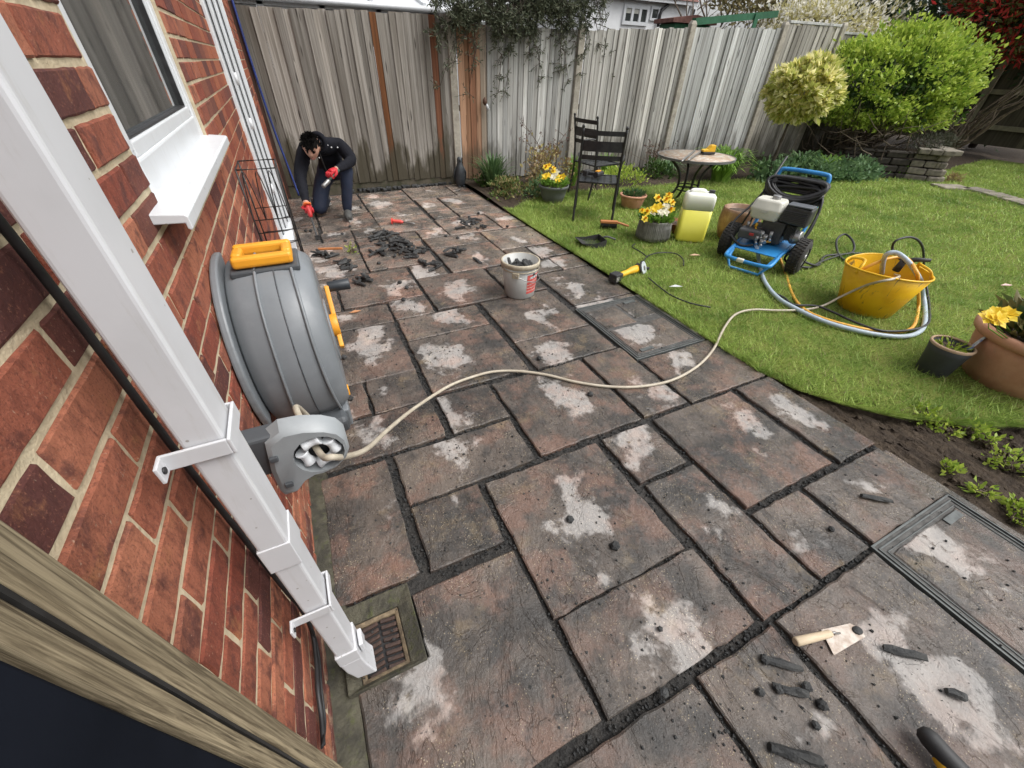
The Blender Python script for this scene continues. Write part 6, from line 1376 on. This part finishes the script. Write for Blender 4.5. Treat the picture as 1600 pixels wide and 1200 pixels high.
E_ = [('pel', 'sp1'), ('sp1', 'sp2'), ('sp2', 'chest'), ('chest', 'neck'), ('neck', 'nk2'), ('chest', 'ls'), ('ls', 'le'), ('le', 'lw'), ('lw', 'lh'), ('chest', 'rs'), ('rs', 're'), ('re', 'rw'), ('rw', 'rh'), ('pel', 'lhip'), ('lhip', 'lk'), ('lk', 'la'), ('la', 'lhl'), ('pel', 'rhip'), ('rhip', 'rk'), ('rk', 'ra'), ('ra', 'rto')]
names = list(J); me = bpy.data.meshes.new('body_skeleton'); me.from_pydata([tuple(Vector(J[k])-PO) for k in names], [(names.index(a), names.index(b)) for a, b in E_], []); me.update()
tmp = bpy.data.objects.new('body_skeleton', me); COL.objects.link(tmp)
sk = tmp.modifiers.new('skin', 'SKIN'); sk.use_smooth_shade = True; sk.branch_smoothing = .6
for i, k in enumerate(names):
    sv = me.skin_vertices[0].data[i]; sv.radius = RAD_[k]; sv.use_root = (k == 'pel')
ss = tmp.modifiers.new('sub', 'SUBSURF'); ss.levels = 2; ss.render_levels = 2
bpy.context.view_layer.update(); dg = bpy.context.evaluated_depsgraph_get(); bme = bpy.data.meshes.new_from_object(tmp.evaluated_get(dg)); bpy.data.objects.remove(tmp)
bme.materials.clear()
for m in (M_jacket, M_jeans, M_skin): bme.materials.append(m)
def segd(p, a, b):
    d = b-a; t = max(0, min(1, (p-a).dot(d)/d.length_squared)); return (p-(a+d*t)).length
SEG = [(Vector(J[a])-PO, Vector(J[b])-PO, a, b) for a, b in E_]
leg = {'lhip', 'lk', 'la', 'lhl', 'rhip', 'rk', 'ra', 'rto'}
for pl_ in bme.polygons:
    p = pl_.center; s_ = min(SEG, key=lambda q: segd(p, q[0], q[1])-.6*min(RAD_[q[2]][0], RAD_[q[3]][0])); mi = 0
    if s_[3] in leg and not (s_[2] == 'pel'): mi = 1
    if s_[2] == 'pel' and s_[3] in ('lhip', 'rhip'): mi = 1
    if (s_[2], s_[3]) in (('neck', 'nk2'),): mi = 2
    if (s_[2], s_[3]) in (('lw', 'lh'), ('rw', 'rh')): mi = 2
    pl_.material_index = mi; pl_.use_smooth = True
# cloth folds
rng = np.random.RandomState(4)
for v in bme.vertices:
    q = v.co; f = math.sin(q.x*58+q.z*71)*math.sin(q.y*63-q.z*40)*.0045; v.co = q+v.normal*f
body = link('body', bme, None, man)
# head
HC = Vector((.530, 5.225, .765))-PO; up_h = Vector((-.06, -.50, .85)).normalized(); fw = Vector((-.24, -.78, -.55)); fw = (fw-up_h*fw.dot(up_h)).normalized(); rt_ = fw.cross(up_h).normalized()
HM = Matrix((rt_, fw, up_h)).transposed()       # local x right, y forward, z up
def head_pt(u, v):
    x = .076*math.cos(v)*math.cos(u); y = .097*math.cos(v)*math.sin(u); z = .118*math.sin(v)
    if z < -.02: k = (z+.02)/-.1; x *= 1-.35*k; y = y*(1-.10*k)+.012*k
    if y > 0:
        y *= .94
        y += .026*math.exp(-(x/.013)**2-((z+.012)/.024)**2)+.008*math.exp(-(x/.03)**2-((z+.060)/.011)**2)+.010*math.exp(-(x/.024)**2-((z+.098)/.018)**2)
        y += .006*math.exp(-((abs(x)-.030)/.022)**2-((z-.030)/.012)**2)-.009*math.exp(-((abs(x)-.031)/.013)**2-((z-.008)/.011)**2)
    return HC+HM @ Vector((x, y, z))
mb = MB(); R_ = []
for i in range(37):
    v = -PI/2+PI*i/36; v = max(-PI/2+.02, min(PI/2-.02, v)); R_.append([head_pt(2*PI*k/48, v) for k in range(48)])
mb.rings(R_, 0, True); head = mb.build('head', M_skin, man)
mb = MB(); R_ = []
for i in range(24):
    v = -.55+(PI/2+.53)*i/23; ring = []
    for k in range(48):
        u = 2*PI*k/48; x, y, z = .086*math.cos(v)*math.cos(u), .108*math.cos(v)*math.sin(u), .130*math.sin(v)
        front = max(0, math.sin(u)); lim = .052*front**.5 if front > 0 else 0
        if front > .12 and z < .040+.012*math.sin(u*9): s_ = .84; x, y, z = x*s_, y*s_, max(z, -.02)
        jit = .004*math.sin(17*u+9*v)*math.sin(23*v)
        ring.append(HC+HM @ Vector((x*(1+jit*10), y*(1+jit*10), z+jit)))
    R_.append(ring)
mb.rings(R_, 0, True); mb.build('hair', M_hair, man)
hp_ = []; hd_ = []
for _ in range(900):
    u = random.uniform(0, 2*PI); v = random.uniform(-.35, 1.5)
    if math.sin(u) > .05 and v < .55: continue
    q = Vector((.084*math.cos(v)*math.cos(u), .105*math.cos(v)*math.sin(u), .127*math.sin(v))); hp_.append(tuple(HC+HM @ q)); dd = q.normalized()+Vector((random.gauss(0, .5), random.gauss(.2, .4), random.gauss(.1, .3))); hd_.append(tuple(HM @ dd))
V_h, F_h = leaves_np(np.array(hp_), np.array(hd_), np.full(len(hp_), .035), np.full(len(hp_), .009)); tag(link('hair_tufts', np_mesh('hair_tufts', V_h, F_h, 3), M_hair, man), kind='stuff')
for s_ in (-1, 1):
    mb = MB(); mb.ball(HC+HM @ Vector((s_*.077, -.005, -.005)), (.010, .020, .030), 10, 8, HM); mb.build('ear', M_skin, head)
    mb = MB(); mb.ball(HC+HM @ Vector((s_*.030, .080, .008)), (.011, .006, .006), 10, 6, HM); mb.build('eye', M_hair, head)
    mb = MB(); mb.tube([HC+HM @ Vector((s_*.015, .094, .026)), HC+HM @ Vector((s_*.032, .092, .032)), HC+HM @ Vector((s_*.047, .078, .027))], [.0035, .0045, .003], 6); mb.build('eyebrow', M_hair, head)
mb = MB(); mb.tube([HC+HM @ Vector((-.022, .086, -.062)), HC+HM @ Vector((0, .094, -.060)), HC+HM @ Vector((.022, .086, -.062))], [.003, .005, .003], 6); mb.build('mouth', pm('lips', (.28, .10, .08), (.24, .08, .07), .5), head)
# collar, hood, zip tabs
nk = Vector(J['neck'])-PO; ax = (Vector(J['nk2'])-Vector(J['chest'])).normalized(); cx_ = ax.orthogonal().normalized(); cy_ = ax.cross(cx_)
mb = MB(); mb.tube([nk-ax*.025+(cx_*math.cos(2*PI*k/20)*.085+cy_*math.sin(2*PI*k/20)*.085) for k in range(20)], .026, 8, closed=True); mb.build('collar', M_jacket, man)
for i, q in enumerate(((.70, 5.325, .765), (.735, 5.33, .742), (.80, 5.36, .735), (.585, 5.30, .655))):
    mb = MB(); mb.ball(Vector(q)-PO, (.008, .006, .008), 8, 6); mb.build('jacket_mark', M_upvc, man)
mb = MB(); mb.tube(catmull([Vector(q)-PO for q in ((.60, 5.29, .72), (.615, 5.36, .60), (.64, 5.48, .48))], 5), .006, 6); mb.build('zip', M_eng if 'M_eng' in globals() else M_black, man)
# shoes
def shoe(heel, toe, w=.048):
    heel = Vector(heel)-PO; toe = Vector(toe)-PO; d = toe-heel; mb = MB(); mb.tube([heel, heel.lerp(toe, .12), heel.lerp(toe, .45)+Vector((0, 0, .012)), heel.lerp(toe, .8)-Vector((0, 0, .006)), toe-Vector((0, 0, .012))], [.030, .046, .050, .045, .022], 14, flat=1.0); mb.build('shoe', M_shoe, man)
    mb = MB(); n = d.cross(Vector((0, 0, 1))).normalized(); pts = [heel-d*.05, heel+n*w*.8, heel.lerp(toe, .6)+n*w, toe+d*.06, heel.lerp(toe, .6)-n*w, heel-n*w*.8]; mb.prism([(p.x, p.y) for p in pts], min(heel.z, toe.z)-.052, min(heel.z, toe.z)-.028); mb.build('sole', pm('pale_sole', (.30, .29, .27), (.22, .21, .2), .8) if 'pale_sole' not in bpy.data.materials else bpy.data.materials['pale_sole'], man, bevel=.005)
shoe((.755, 5.37, .056), (.735, 5.155, .052)); shoe((.56, 5.93, .10), (.60, 6.05, .06))
# gloved hands: palm plus five curled fingers
def hand(c, d, nrm, s_=1.0, thumb=1):
    c = Vector(c)-PO; d = Vector(d).normalized(); nrm = Vector(nrm); nrm = (nrm-d*nrm.dot(d)).normalized(); sd = d.cross(nrm)
    mb = MB(); mb.tube([c-d*.045, c-d*.02, c+d*.025, c+d*.045], [.030, .042, .044, .036], 14, flat=.6)
    h = mb.build('glove', M_glove, man)
    for k in range(4):
        L = (.070, .078, .074, .058)[k]; o = (k-1.5)*.021; b = c+d*.035+sd*o; mb = MB()
        mb.tube([b, b+d*L*.40+nrm*.006, b+d*L*.55+nrm*.030, b+d*L*.35+nrm*.050, b+d*L*.10+nrm*.052], [.0125, .0125, .0115, .0105, .008], 8); mb.build('finger', M_glove, h)
    b = c-d*.01+sd*thumb*.038; mb = MB(); mb.tube([b, b+sd*thumb*.018+d*.02+nrm*.012, b+sd*thumb*.010+d*.045+nrm*.034, b-sd*thumb*.005+d*.055+nrm*.044], [.015, .014, .012, .008], 8); mb.build('thumb', M_glove, h)
hand((.680, 5.105, .558), (-.75, -.55, -.18), (-.1, .0, -1.0), thumb=1)
hand((.335, 4.925, .262), (.05, -.62, -.55), (.1, -.4, .4), thumb=1)
# hammer held in the left hand
a, b = Vector((.715, 5.09, .545)), Vector((.535, 4.985, .435)); e = thing('club_hammer', a, 'short steel hammer held in the man’s left red glove'.replace('’', ''), 'hammer'); d = b-a
mb = MB(); mb.tube([Vector((0, 0, 0))-d*.15, d*.3, d*.62], [.014, .013, .012], 10); mb.build('handle', pm('green_grip', (.05, .10, .07), (.04, .07, .05), .6), e); mb = MB(); mb.tube([d*.55, d*.62, d*.95, d], [.018, .023, .022, .018], 12); mb.build('head', M_steel, e)
# chisel with orange hand guard
a, b = Vector((.338, 4.86, .275)), Vector((.348, 4.665, .003)); e = thing('guarded_chisel', a, 'long chisel with orange hand guard held upright in his right hand', 'chisel'); d = b-a
mb = MB(); mb.tube([d*-.02, d*.9, d], [.010, .010, .005], 8); mb.box(d*.93, (.05, .012, .05)); mb.build('shank', M_eng if 'M_eng' in globals() else M_black, e)
dn = d.normalized(); mb = MB(); mb.tube([dn*-.045, dn*-.038, dn*-.03], [.040, .042, .038], 22); mb.build('guard', pm('orange_guard', (.85, .20, .05), (.75, .15, .04), .5, 10, .05), e)
mb = MB(); mb.tube([dn*-.03, dn*.0, dn*.07, dn*.10], [.018, .022, .024, .014], 14); mb.build('grip', pm('red_rubber_grip', (.50, .03, .03), (.40, .02, .02), .5), e)

# ------------------------------------------------------------------ red bolster chisel on the slab
A, B_ = G(613, 347, .02), G(645, 350, .008); e = thing('red_bolster', A, 'red handled bolster chisel lying on a slab behind the rubble heap', 'chisel', math.atan2(B_.y-A.y, B_.x-A.x)); L = (B_-A).length
mb = MB(); mb.tube([(-.005, 0, .01), (.003, 0, .01)], .036, 18); mb.tube([(0, 0, .012), (.02, 0, .012), (.10, 0, .008), (.13, 0, .004)], [.022, .018, .020, .012], 10); mb.build('grip', pm('coral_red_plastic', (.72, .09, .07), (.6, .07, .06), .45), e)
mb = MB(); mb.tube([(.12, 0, .004), (.24, 0, -.004), (.27, 0, -.008)], [.009, .008, .004], 8); mb.build('shank', M_steel, e)

# ------------------------------------------------------------------ broken mortar pieces
random.seed(404)
chunk_meshes = []
for q in range(14):
    L = random.choice((.06, .09, .12, .15)); w = random.uniform(.014, .020); n = 6; m = 4; mb = MB(); R_ = []
    for i in range(m+1):
        f = i/m; k = 1 if 0 < i < m else .78
        R_.append([((f-.5)*L+random.uniform(-.004, .004), w*k*random.uniform(.65, 1.25)*math.cos(2*PI*j/n+.3), w*.8*k*random.uniform(.6, 1.25)*math.sin(2*PI*j/n+.3)) for j in range(n)])
    mb.rings(R_, 0, False); me = mb.mesh('mortar_chunk'); me.materials.append(M_mortchunk); chunk_meshes.append((me, L))
small = []
for q in range(6):
    mb = MB(); n = 6; R_ = []; s_ = random.uniform(.016, .024)
    for i, k in enumerate((.6, 1.0, .95, .5)): R_.append([(s_*k*random.uniform(.75, 1.2)*math.cos(2*PI*j/n), s_*k*random.uniform(.75, 1.2)*math.sin(2*PI*j/n), (i/3-.5)*s_*1.3) for j in range(n)])
    mb.rings(R_, 0, False); me = mb.mesh('mortar_lump'); me.materials.append(M_mortchunk); small.append((me, .04))
def chunk(p, z, label, group, rz=None, tilt=.25, big=True, sc=1.0):
    me, L = random.choice(chunk_meshes if big else small); o = bpy.data.objects.new('mortar_chunk' if big else 'mortar_lump', me); COL.objects.link(o)
    o.location = (p.x, p.y, z); o.rotation_euler = (random.uniform(-.4, .4), random.uniform(-tilt, tilt), random.uniform(0, PI) if rz is None else rz); o.scale = (sc, sc, sc*random.uniform(.8, 1.1)); tag(o, label, 'rubble', group)
def heap(px, py, wpx, hpx, n, label, group, layers=2, ang=None):
    for i in range(n):
        lay = 0 if i < n*.6 else (1 if i < n*.9 or layers < 3 else 2); k = 1-.3*lay; r_ = math.sqrt(random.random())*k; a = random.uniform(0, 2*PI)
        p = G(px+wpx/2*r_*math.cos(a), py+hpx/2*r_*math.sin(a)); chunk(p, .018+.026*lay, label, group, None if ang is None else ang+random.gauss(0, .45), .25 if lay else .08)
heap(617, 391, 92, 34, 46, 'dark mortar stick in the largest rubble heap between man and bucket', 'mortar sticks in the largest heap', 3)
heap(607, 371, 60, 15, 18, 'dark mortar stick in the strip of rubble just behind the largest heap', 'mortar sticks behind the largest heap', 2)
heap(738, 352, 56, 18, 18, 'dark mortar stick in the heap near the patio lawn edge', 'mortar sticks near the lawn edge', 2)
heap(671, 417, 36, 16, 11, 'dark mortar stick in the small heap right of the largest heap', 'mortar sticks right of the largest heap', 2)
heap(709, 397, 32, 13, 10, 'dark mortar stick in the small heap left of the bucket', 'mortar sticks left of the bucket', 2)
heap(513, 401, 52, 13, 9, 'dark mortar stick lying on the slab beyond the hose reel', 'mortar sticks beyond the reel', 1)
heap(545, 415, 46, 12, 10, 'broken mortar bit on the slab just beyond the hose reel crank', 'mortar bits beyond the crank', 1)
heap(572, 440, 34, 12, 7, 'mortar bit on the pinkish slab beyond the reel crank', 'mortar bits on the pinkish slab', 1)
for i, (px, py, lb) in enumerate(((746, 409, 'single dark mortar stick left of the bucket rim'), (697, 370, 'mortar lump right of the largest heap'), (715, 373, 'mortar lump between the heap and the lawn'), (733, 340, 'mortar lump behind the heap by the lawn'), (748, 334, 'mortar lump at the joint near the lawn'), (592, 413, 'mortar lump in front of the largest heap'), (664, 393, 'mortar lump at the right end of the largest heap'), (631, 470, 'mortar lump on the small pale slab'), (636, 451, 'mortar lump on the joint beyond the crank'), (625, 443, 'mortar lump on the pinkish slab edge'), (580, 378, 'mortar lump left of the largest heap'), (793, 355, 'mortar lump at the patio edge beside the grass'), (478, 362, 'mortar lump near the rack foot left'), (486, 362, 'mortar lump near the rack foot right'), (535, 367, 'mortar lump in front of the man foot'), (540, 378, 'mortar pair lump below the man foot'), (547, 355, 'mortar lump beside the grey shoe'), (564, 325, 'mortar lump behind the grey shoe'), (538, 560, 'mortar lump by the bottom of the hose reel'), (548, 625, 'mortar lump on the pale slab under the reel'), (842, 562, 'mortar lump by the long hose bend'), (922, 618, 'mortar lump right of the hose bend'), (960, 855, 'dark pebble on the pale patch of the large slab'), (890, 814, 'dark pebble high on the large slab'))):
    chunk(G(px, py), .012, lb, 'single mortar pieces', None, .1, 'stick' in lb, 1.0)
for (px, py, L, lb, big) in ((1367, 781, 1, 'dark mortar stick on the slab above the near manhole tray', True), (1297, 829, .8, 'dark mortar flake on the small slab left of manhole tray', False), (1410, 1022, 1, 'dark mortar stick right of the trowel', True), (1490, 1086, 1.1, 'dark mortar stick above the power tool grip', True), (1218, 1038, 1.0, 'dark mortar stick left of the joint under the trowel', True), (1193, 1032, .9, 'dark mortar lump beside the stick below the trowel', False), (1232, 1080, 1.0, 'slim mortar stick in the rubble below the trowel', True), (1257, 1075, 1.1, 'flat mortar lump in the rubble below the trowel', False), (1215, 1078, .9, 'small mortar lump in the rubble below the trowel', False), (1282, 1103, 1.1, 'broad mortar lump at the joint below the trowel', False), (1240, 1180, 1.1, 'mortar stick at the bottom edge below the trowel', True), (1272, 1135, .9, 'mortar lump near the bottom edge joint', False), (1186, 1083, .8, 'dark mortar pebble left of the trowel rubble', False), (1036, 1083, 1.1, 'large dark mortar pebble in the joint by the pale slab', False), (1030, 985, .7, 'dark pebble on the pale patch of the middle slab', False)):
    chunk(G(px, py), .012, lb, 'mortar pieces near the trowel', (-.7 if big else None), .08, big, L*.8)
for k in range(16):
    a = random.uniform(0, 2*PI); q = .095*math.sqrt(random.random()); me, L = random.choice(chunk_meshes); o = bpy.data.objects.new('mortar_chunk', me); COL.objects.link(o); o.location = BC+Vector((q*math.cos(a), q*math.sin(a), BH-.065+random.uniform(0, .025))); o.rotation_euler = (random.uniform(-.6, .6), random.uniform(-.5, .5), random.uniform(0, PI)); tag(o, 'dark mortar stick lying inside the white bucket', 'rubble', 'mortar sticks in the bucket')
# paler batten of mortar beyond the reel
A, B_ = G(497, 389, .012), G(535, 388, .012); mb = MB(); mb.bar(A, B_, .022, .018); tag(mb.build('timber_offcut', M_brw, bevel=.003), 'thin wooden offcut on the slab beyond the hose reel', 'offcut')
# crumbs: joints and slabs
rs = np.random.RandomState(11); V = []; F = []
def crumb(x, y, z, s_):
    o = len(V); a = rs.rand()*6.28
    top = (x+rs.randn()*s_*.2, y+rs.randn()*s_*.2, z+s_*(.7+.5*rs.rand()))
    for k in range(4): r_ = s_*(.6+.7*rs.rand()); V.append((x+r_*math.cos(a+k*1.57), y+r_*math.sin(a+k*1.57), z-.001))
    for k in range(4): r_ = s_*(.4+.5*rs.rand()); V.append((x+r_*math.cos(a+.5+k*1.57), y+r_*math.sin(a+.5+k*1.57), z+s_*(.5+.4*rs.rand())))
    for k in range(4): j = (k+1) % 4; F.append((o+k, o+j, o+4+j, o+4+k))
    F.append((o+4, o+5, o+6, o+7))
rects = list(SL.values())
def on_slab(x, y): return any(a < x < b and c < y < d for a, b, c, d in rects)
for (x0, x1, y0, y1) in rects:
    per = 2*((x1-x0)+(y1-y0)); near_ = 1.0 if y0 < 2.2 else .7
    for i in range(int(per*170*near_)):
        t_ = rs.rand()*per; w, h = x1-x0, y1-y0; off = rs.randn()*.008-.016
        if t_ < w: x, y = x0+t_, y0+off
        elif t_ < w+h: x, y = x1-off, y0+t_-w
        elif t_ < 2*w+h: x, y = x0+t_-w-h, y1-off
        else: x, y = x0+off, y0+t_-2*w-h
        if x < .1 or x > 2.66: continue
        if on_slab(x, y):
            if rs.rand() < .75: continue
            z = .001; s_ = .0018+.004*rs.rand()**2.5
        else: z = -.021+.010*rs.rand(); s_ = .002+.0065*rs.rand()**2.5
        crumb(x, y, z, s_)
dens = lambda x, y: (.25+1.2*max(0, 1-abs(x-.75)/.9)*(.5+.5*math.sin(x*5+y*3.1)**2))*(1.0 if y < 3.2 else .6)
k = 0
while k < 4200:
    x = .1+2.5*rs.rand(); y = -.3+5.6*rs.rand()**1.3
    if rs.rand() < dens(x, y)*.8: crumb(x, y, .001, .0014+.0055*rs.rand()**4); k += 1
me = bpy.data.meshes.new('mortar_crumbs'); me.from_pydata(V, [], F); me.update(); tag(link('mortar_crumbs', me, M_mortchunk), 'dark mortar crumbs scattered in the joints and over the slabs', 'rubble', kind='stuff')
# broken stone strip at the foot of the fence
for k in range(22):
    x = 1.0+k*.072+random.uniform(-.02, .02); mb = MB(); mb.box((0, 0, 0), (random.uniform(.05, .10), random.uniform(.04, .09), random.uniform(.03, .05))); tag(mb.build('rubble_stone', M_dkst if 'M_dkst' in globals() else M_mortchunk, loc=(x, 6.60+random.uniform(-.03, .04), .01), rot=(random.uniform(-.2, .2), random.uniform(-.2, .2), random.uniform(0, 3)), bevel=.008), 'broken stone piece in the rubble strip at the fence foot', 'rubble', 'stones along the fence foot')
mb = MB(); p = G(545, 489, .004); 
mb.add([(0, 0, 0), (.05, .02, .004), (.09, 0, .001), (.05, -.025, .006)], [(0, 1, 2, 3)]); o = tag(mb.build('fallen_leaf', pm('tan_leaf', (.50, .24, .11), (.42, .2, .09), .7), loc=p), 'tan fallen leaf on the wet slab beside the reel', 'leaf'); so = o.modifiers.new('s', 'SOLIDIFY'); so.thickness = .001

# clods on the soil bed
V = []; F = []
for i in range(1500):
    x = 2.68+1.7*rs.rand(); y = -.9+2.1*rs.rand()
    if y < interp(EDGE, x)-.01: crumb(x, y, -.03, .006+.022*rs.rand()**3)
me = bpy.data.meshes.new('soil_clods'); me.from_pydata(V, [], F); me.update(); tag(link('soil_clods', me, M_soil), 'loose clods of dark soil on the bare bed', 'soil', kind='stuff')
# pale bits lying on the grass
for (px, py, c, lb) in ((1573, 446, (.62, .40, .36), 'pink petal lying on the lawn above the terracotta planter'), (1056, 448, (.55, .56, .55), 'pale stone chip on the grass by the grinder cable'), (1086, 399, (.55, .35, .22), 'tan leaf on the grass between jerrycan and grinder')):
    p = G(px, py, .05); mb = MB(); mb.add([(-.06, 0, 0), (0, .02, .008), (.06, .005, 0), (0, -.02, .006)], [(0, 1, 2, 3)]); o = tag(mb.build('litter_piece', pm('litter_'+lb[:4], c, None, .6), loc=p, rot=(0, 0, -.4)), lb, 'litter'); so = o.modifiers.new('s', 'SOLIDIFY'); so.thickness = .002
p = G(553, 395); mound('weed', (p.x, p.y, .0), (.045, .045, .05), 'single green weed growing in the joint left of the rubble heap', M_lf_bush, 60, .03, .014, 'weed', None, 91)
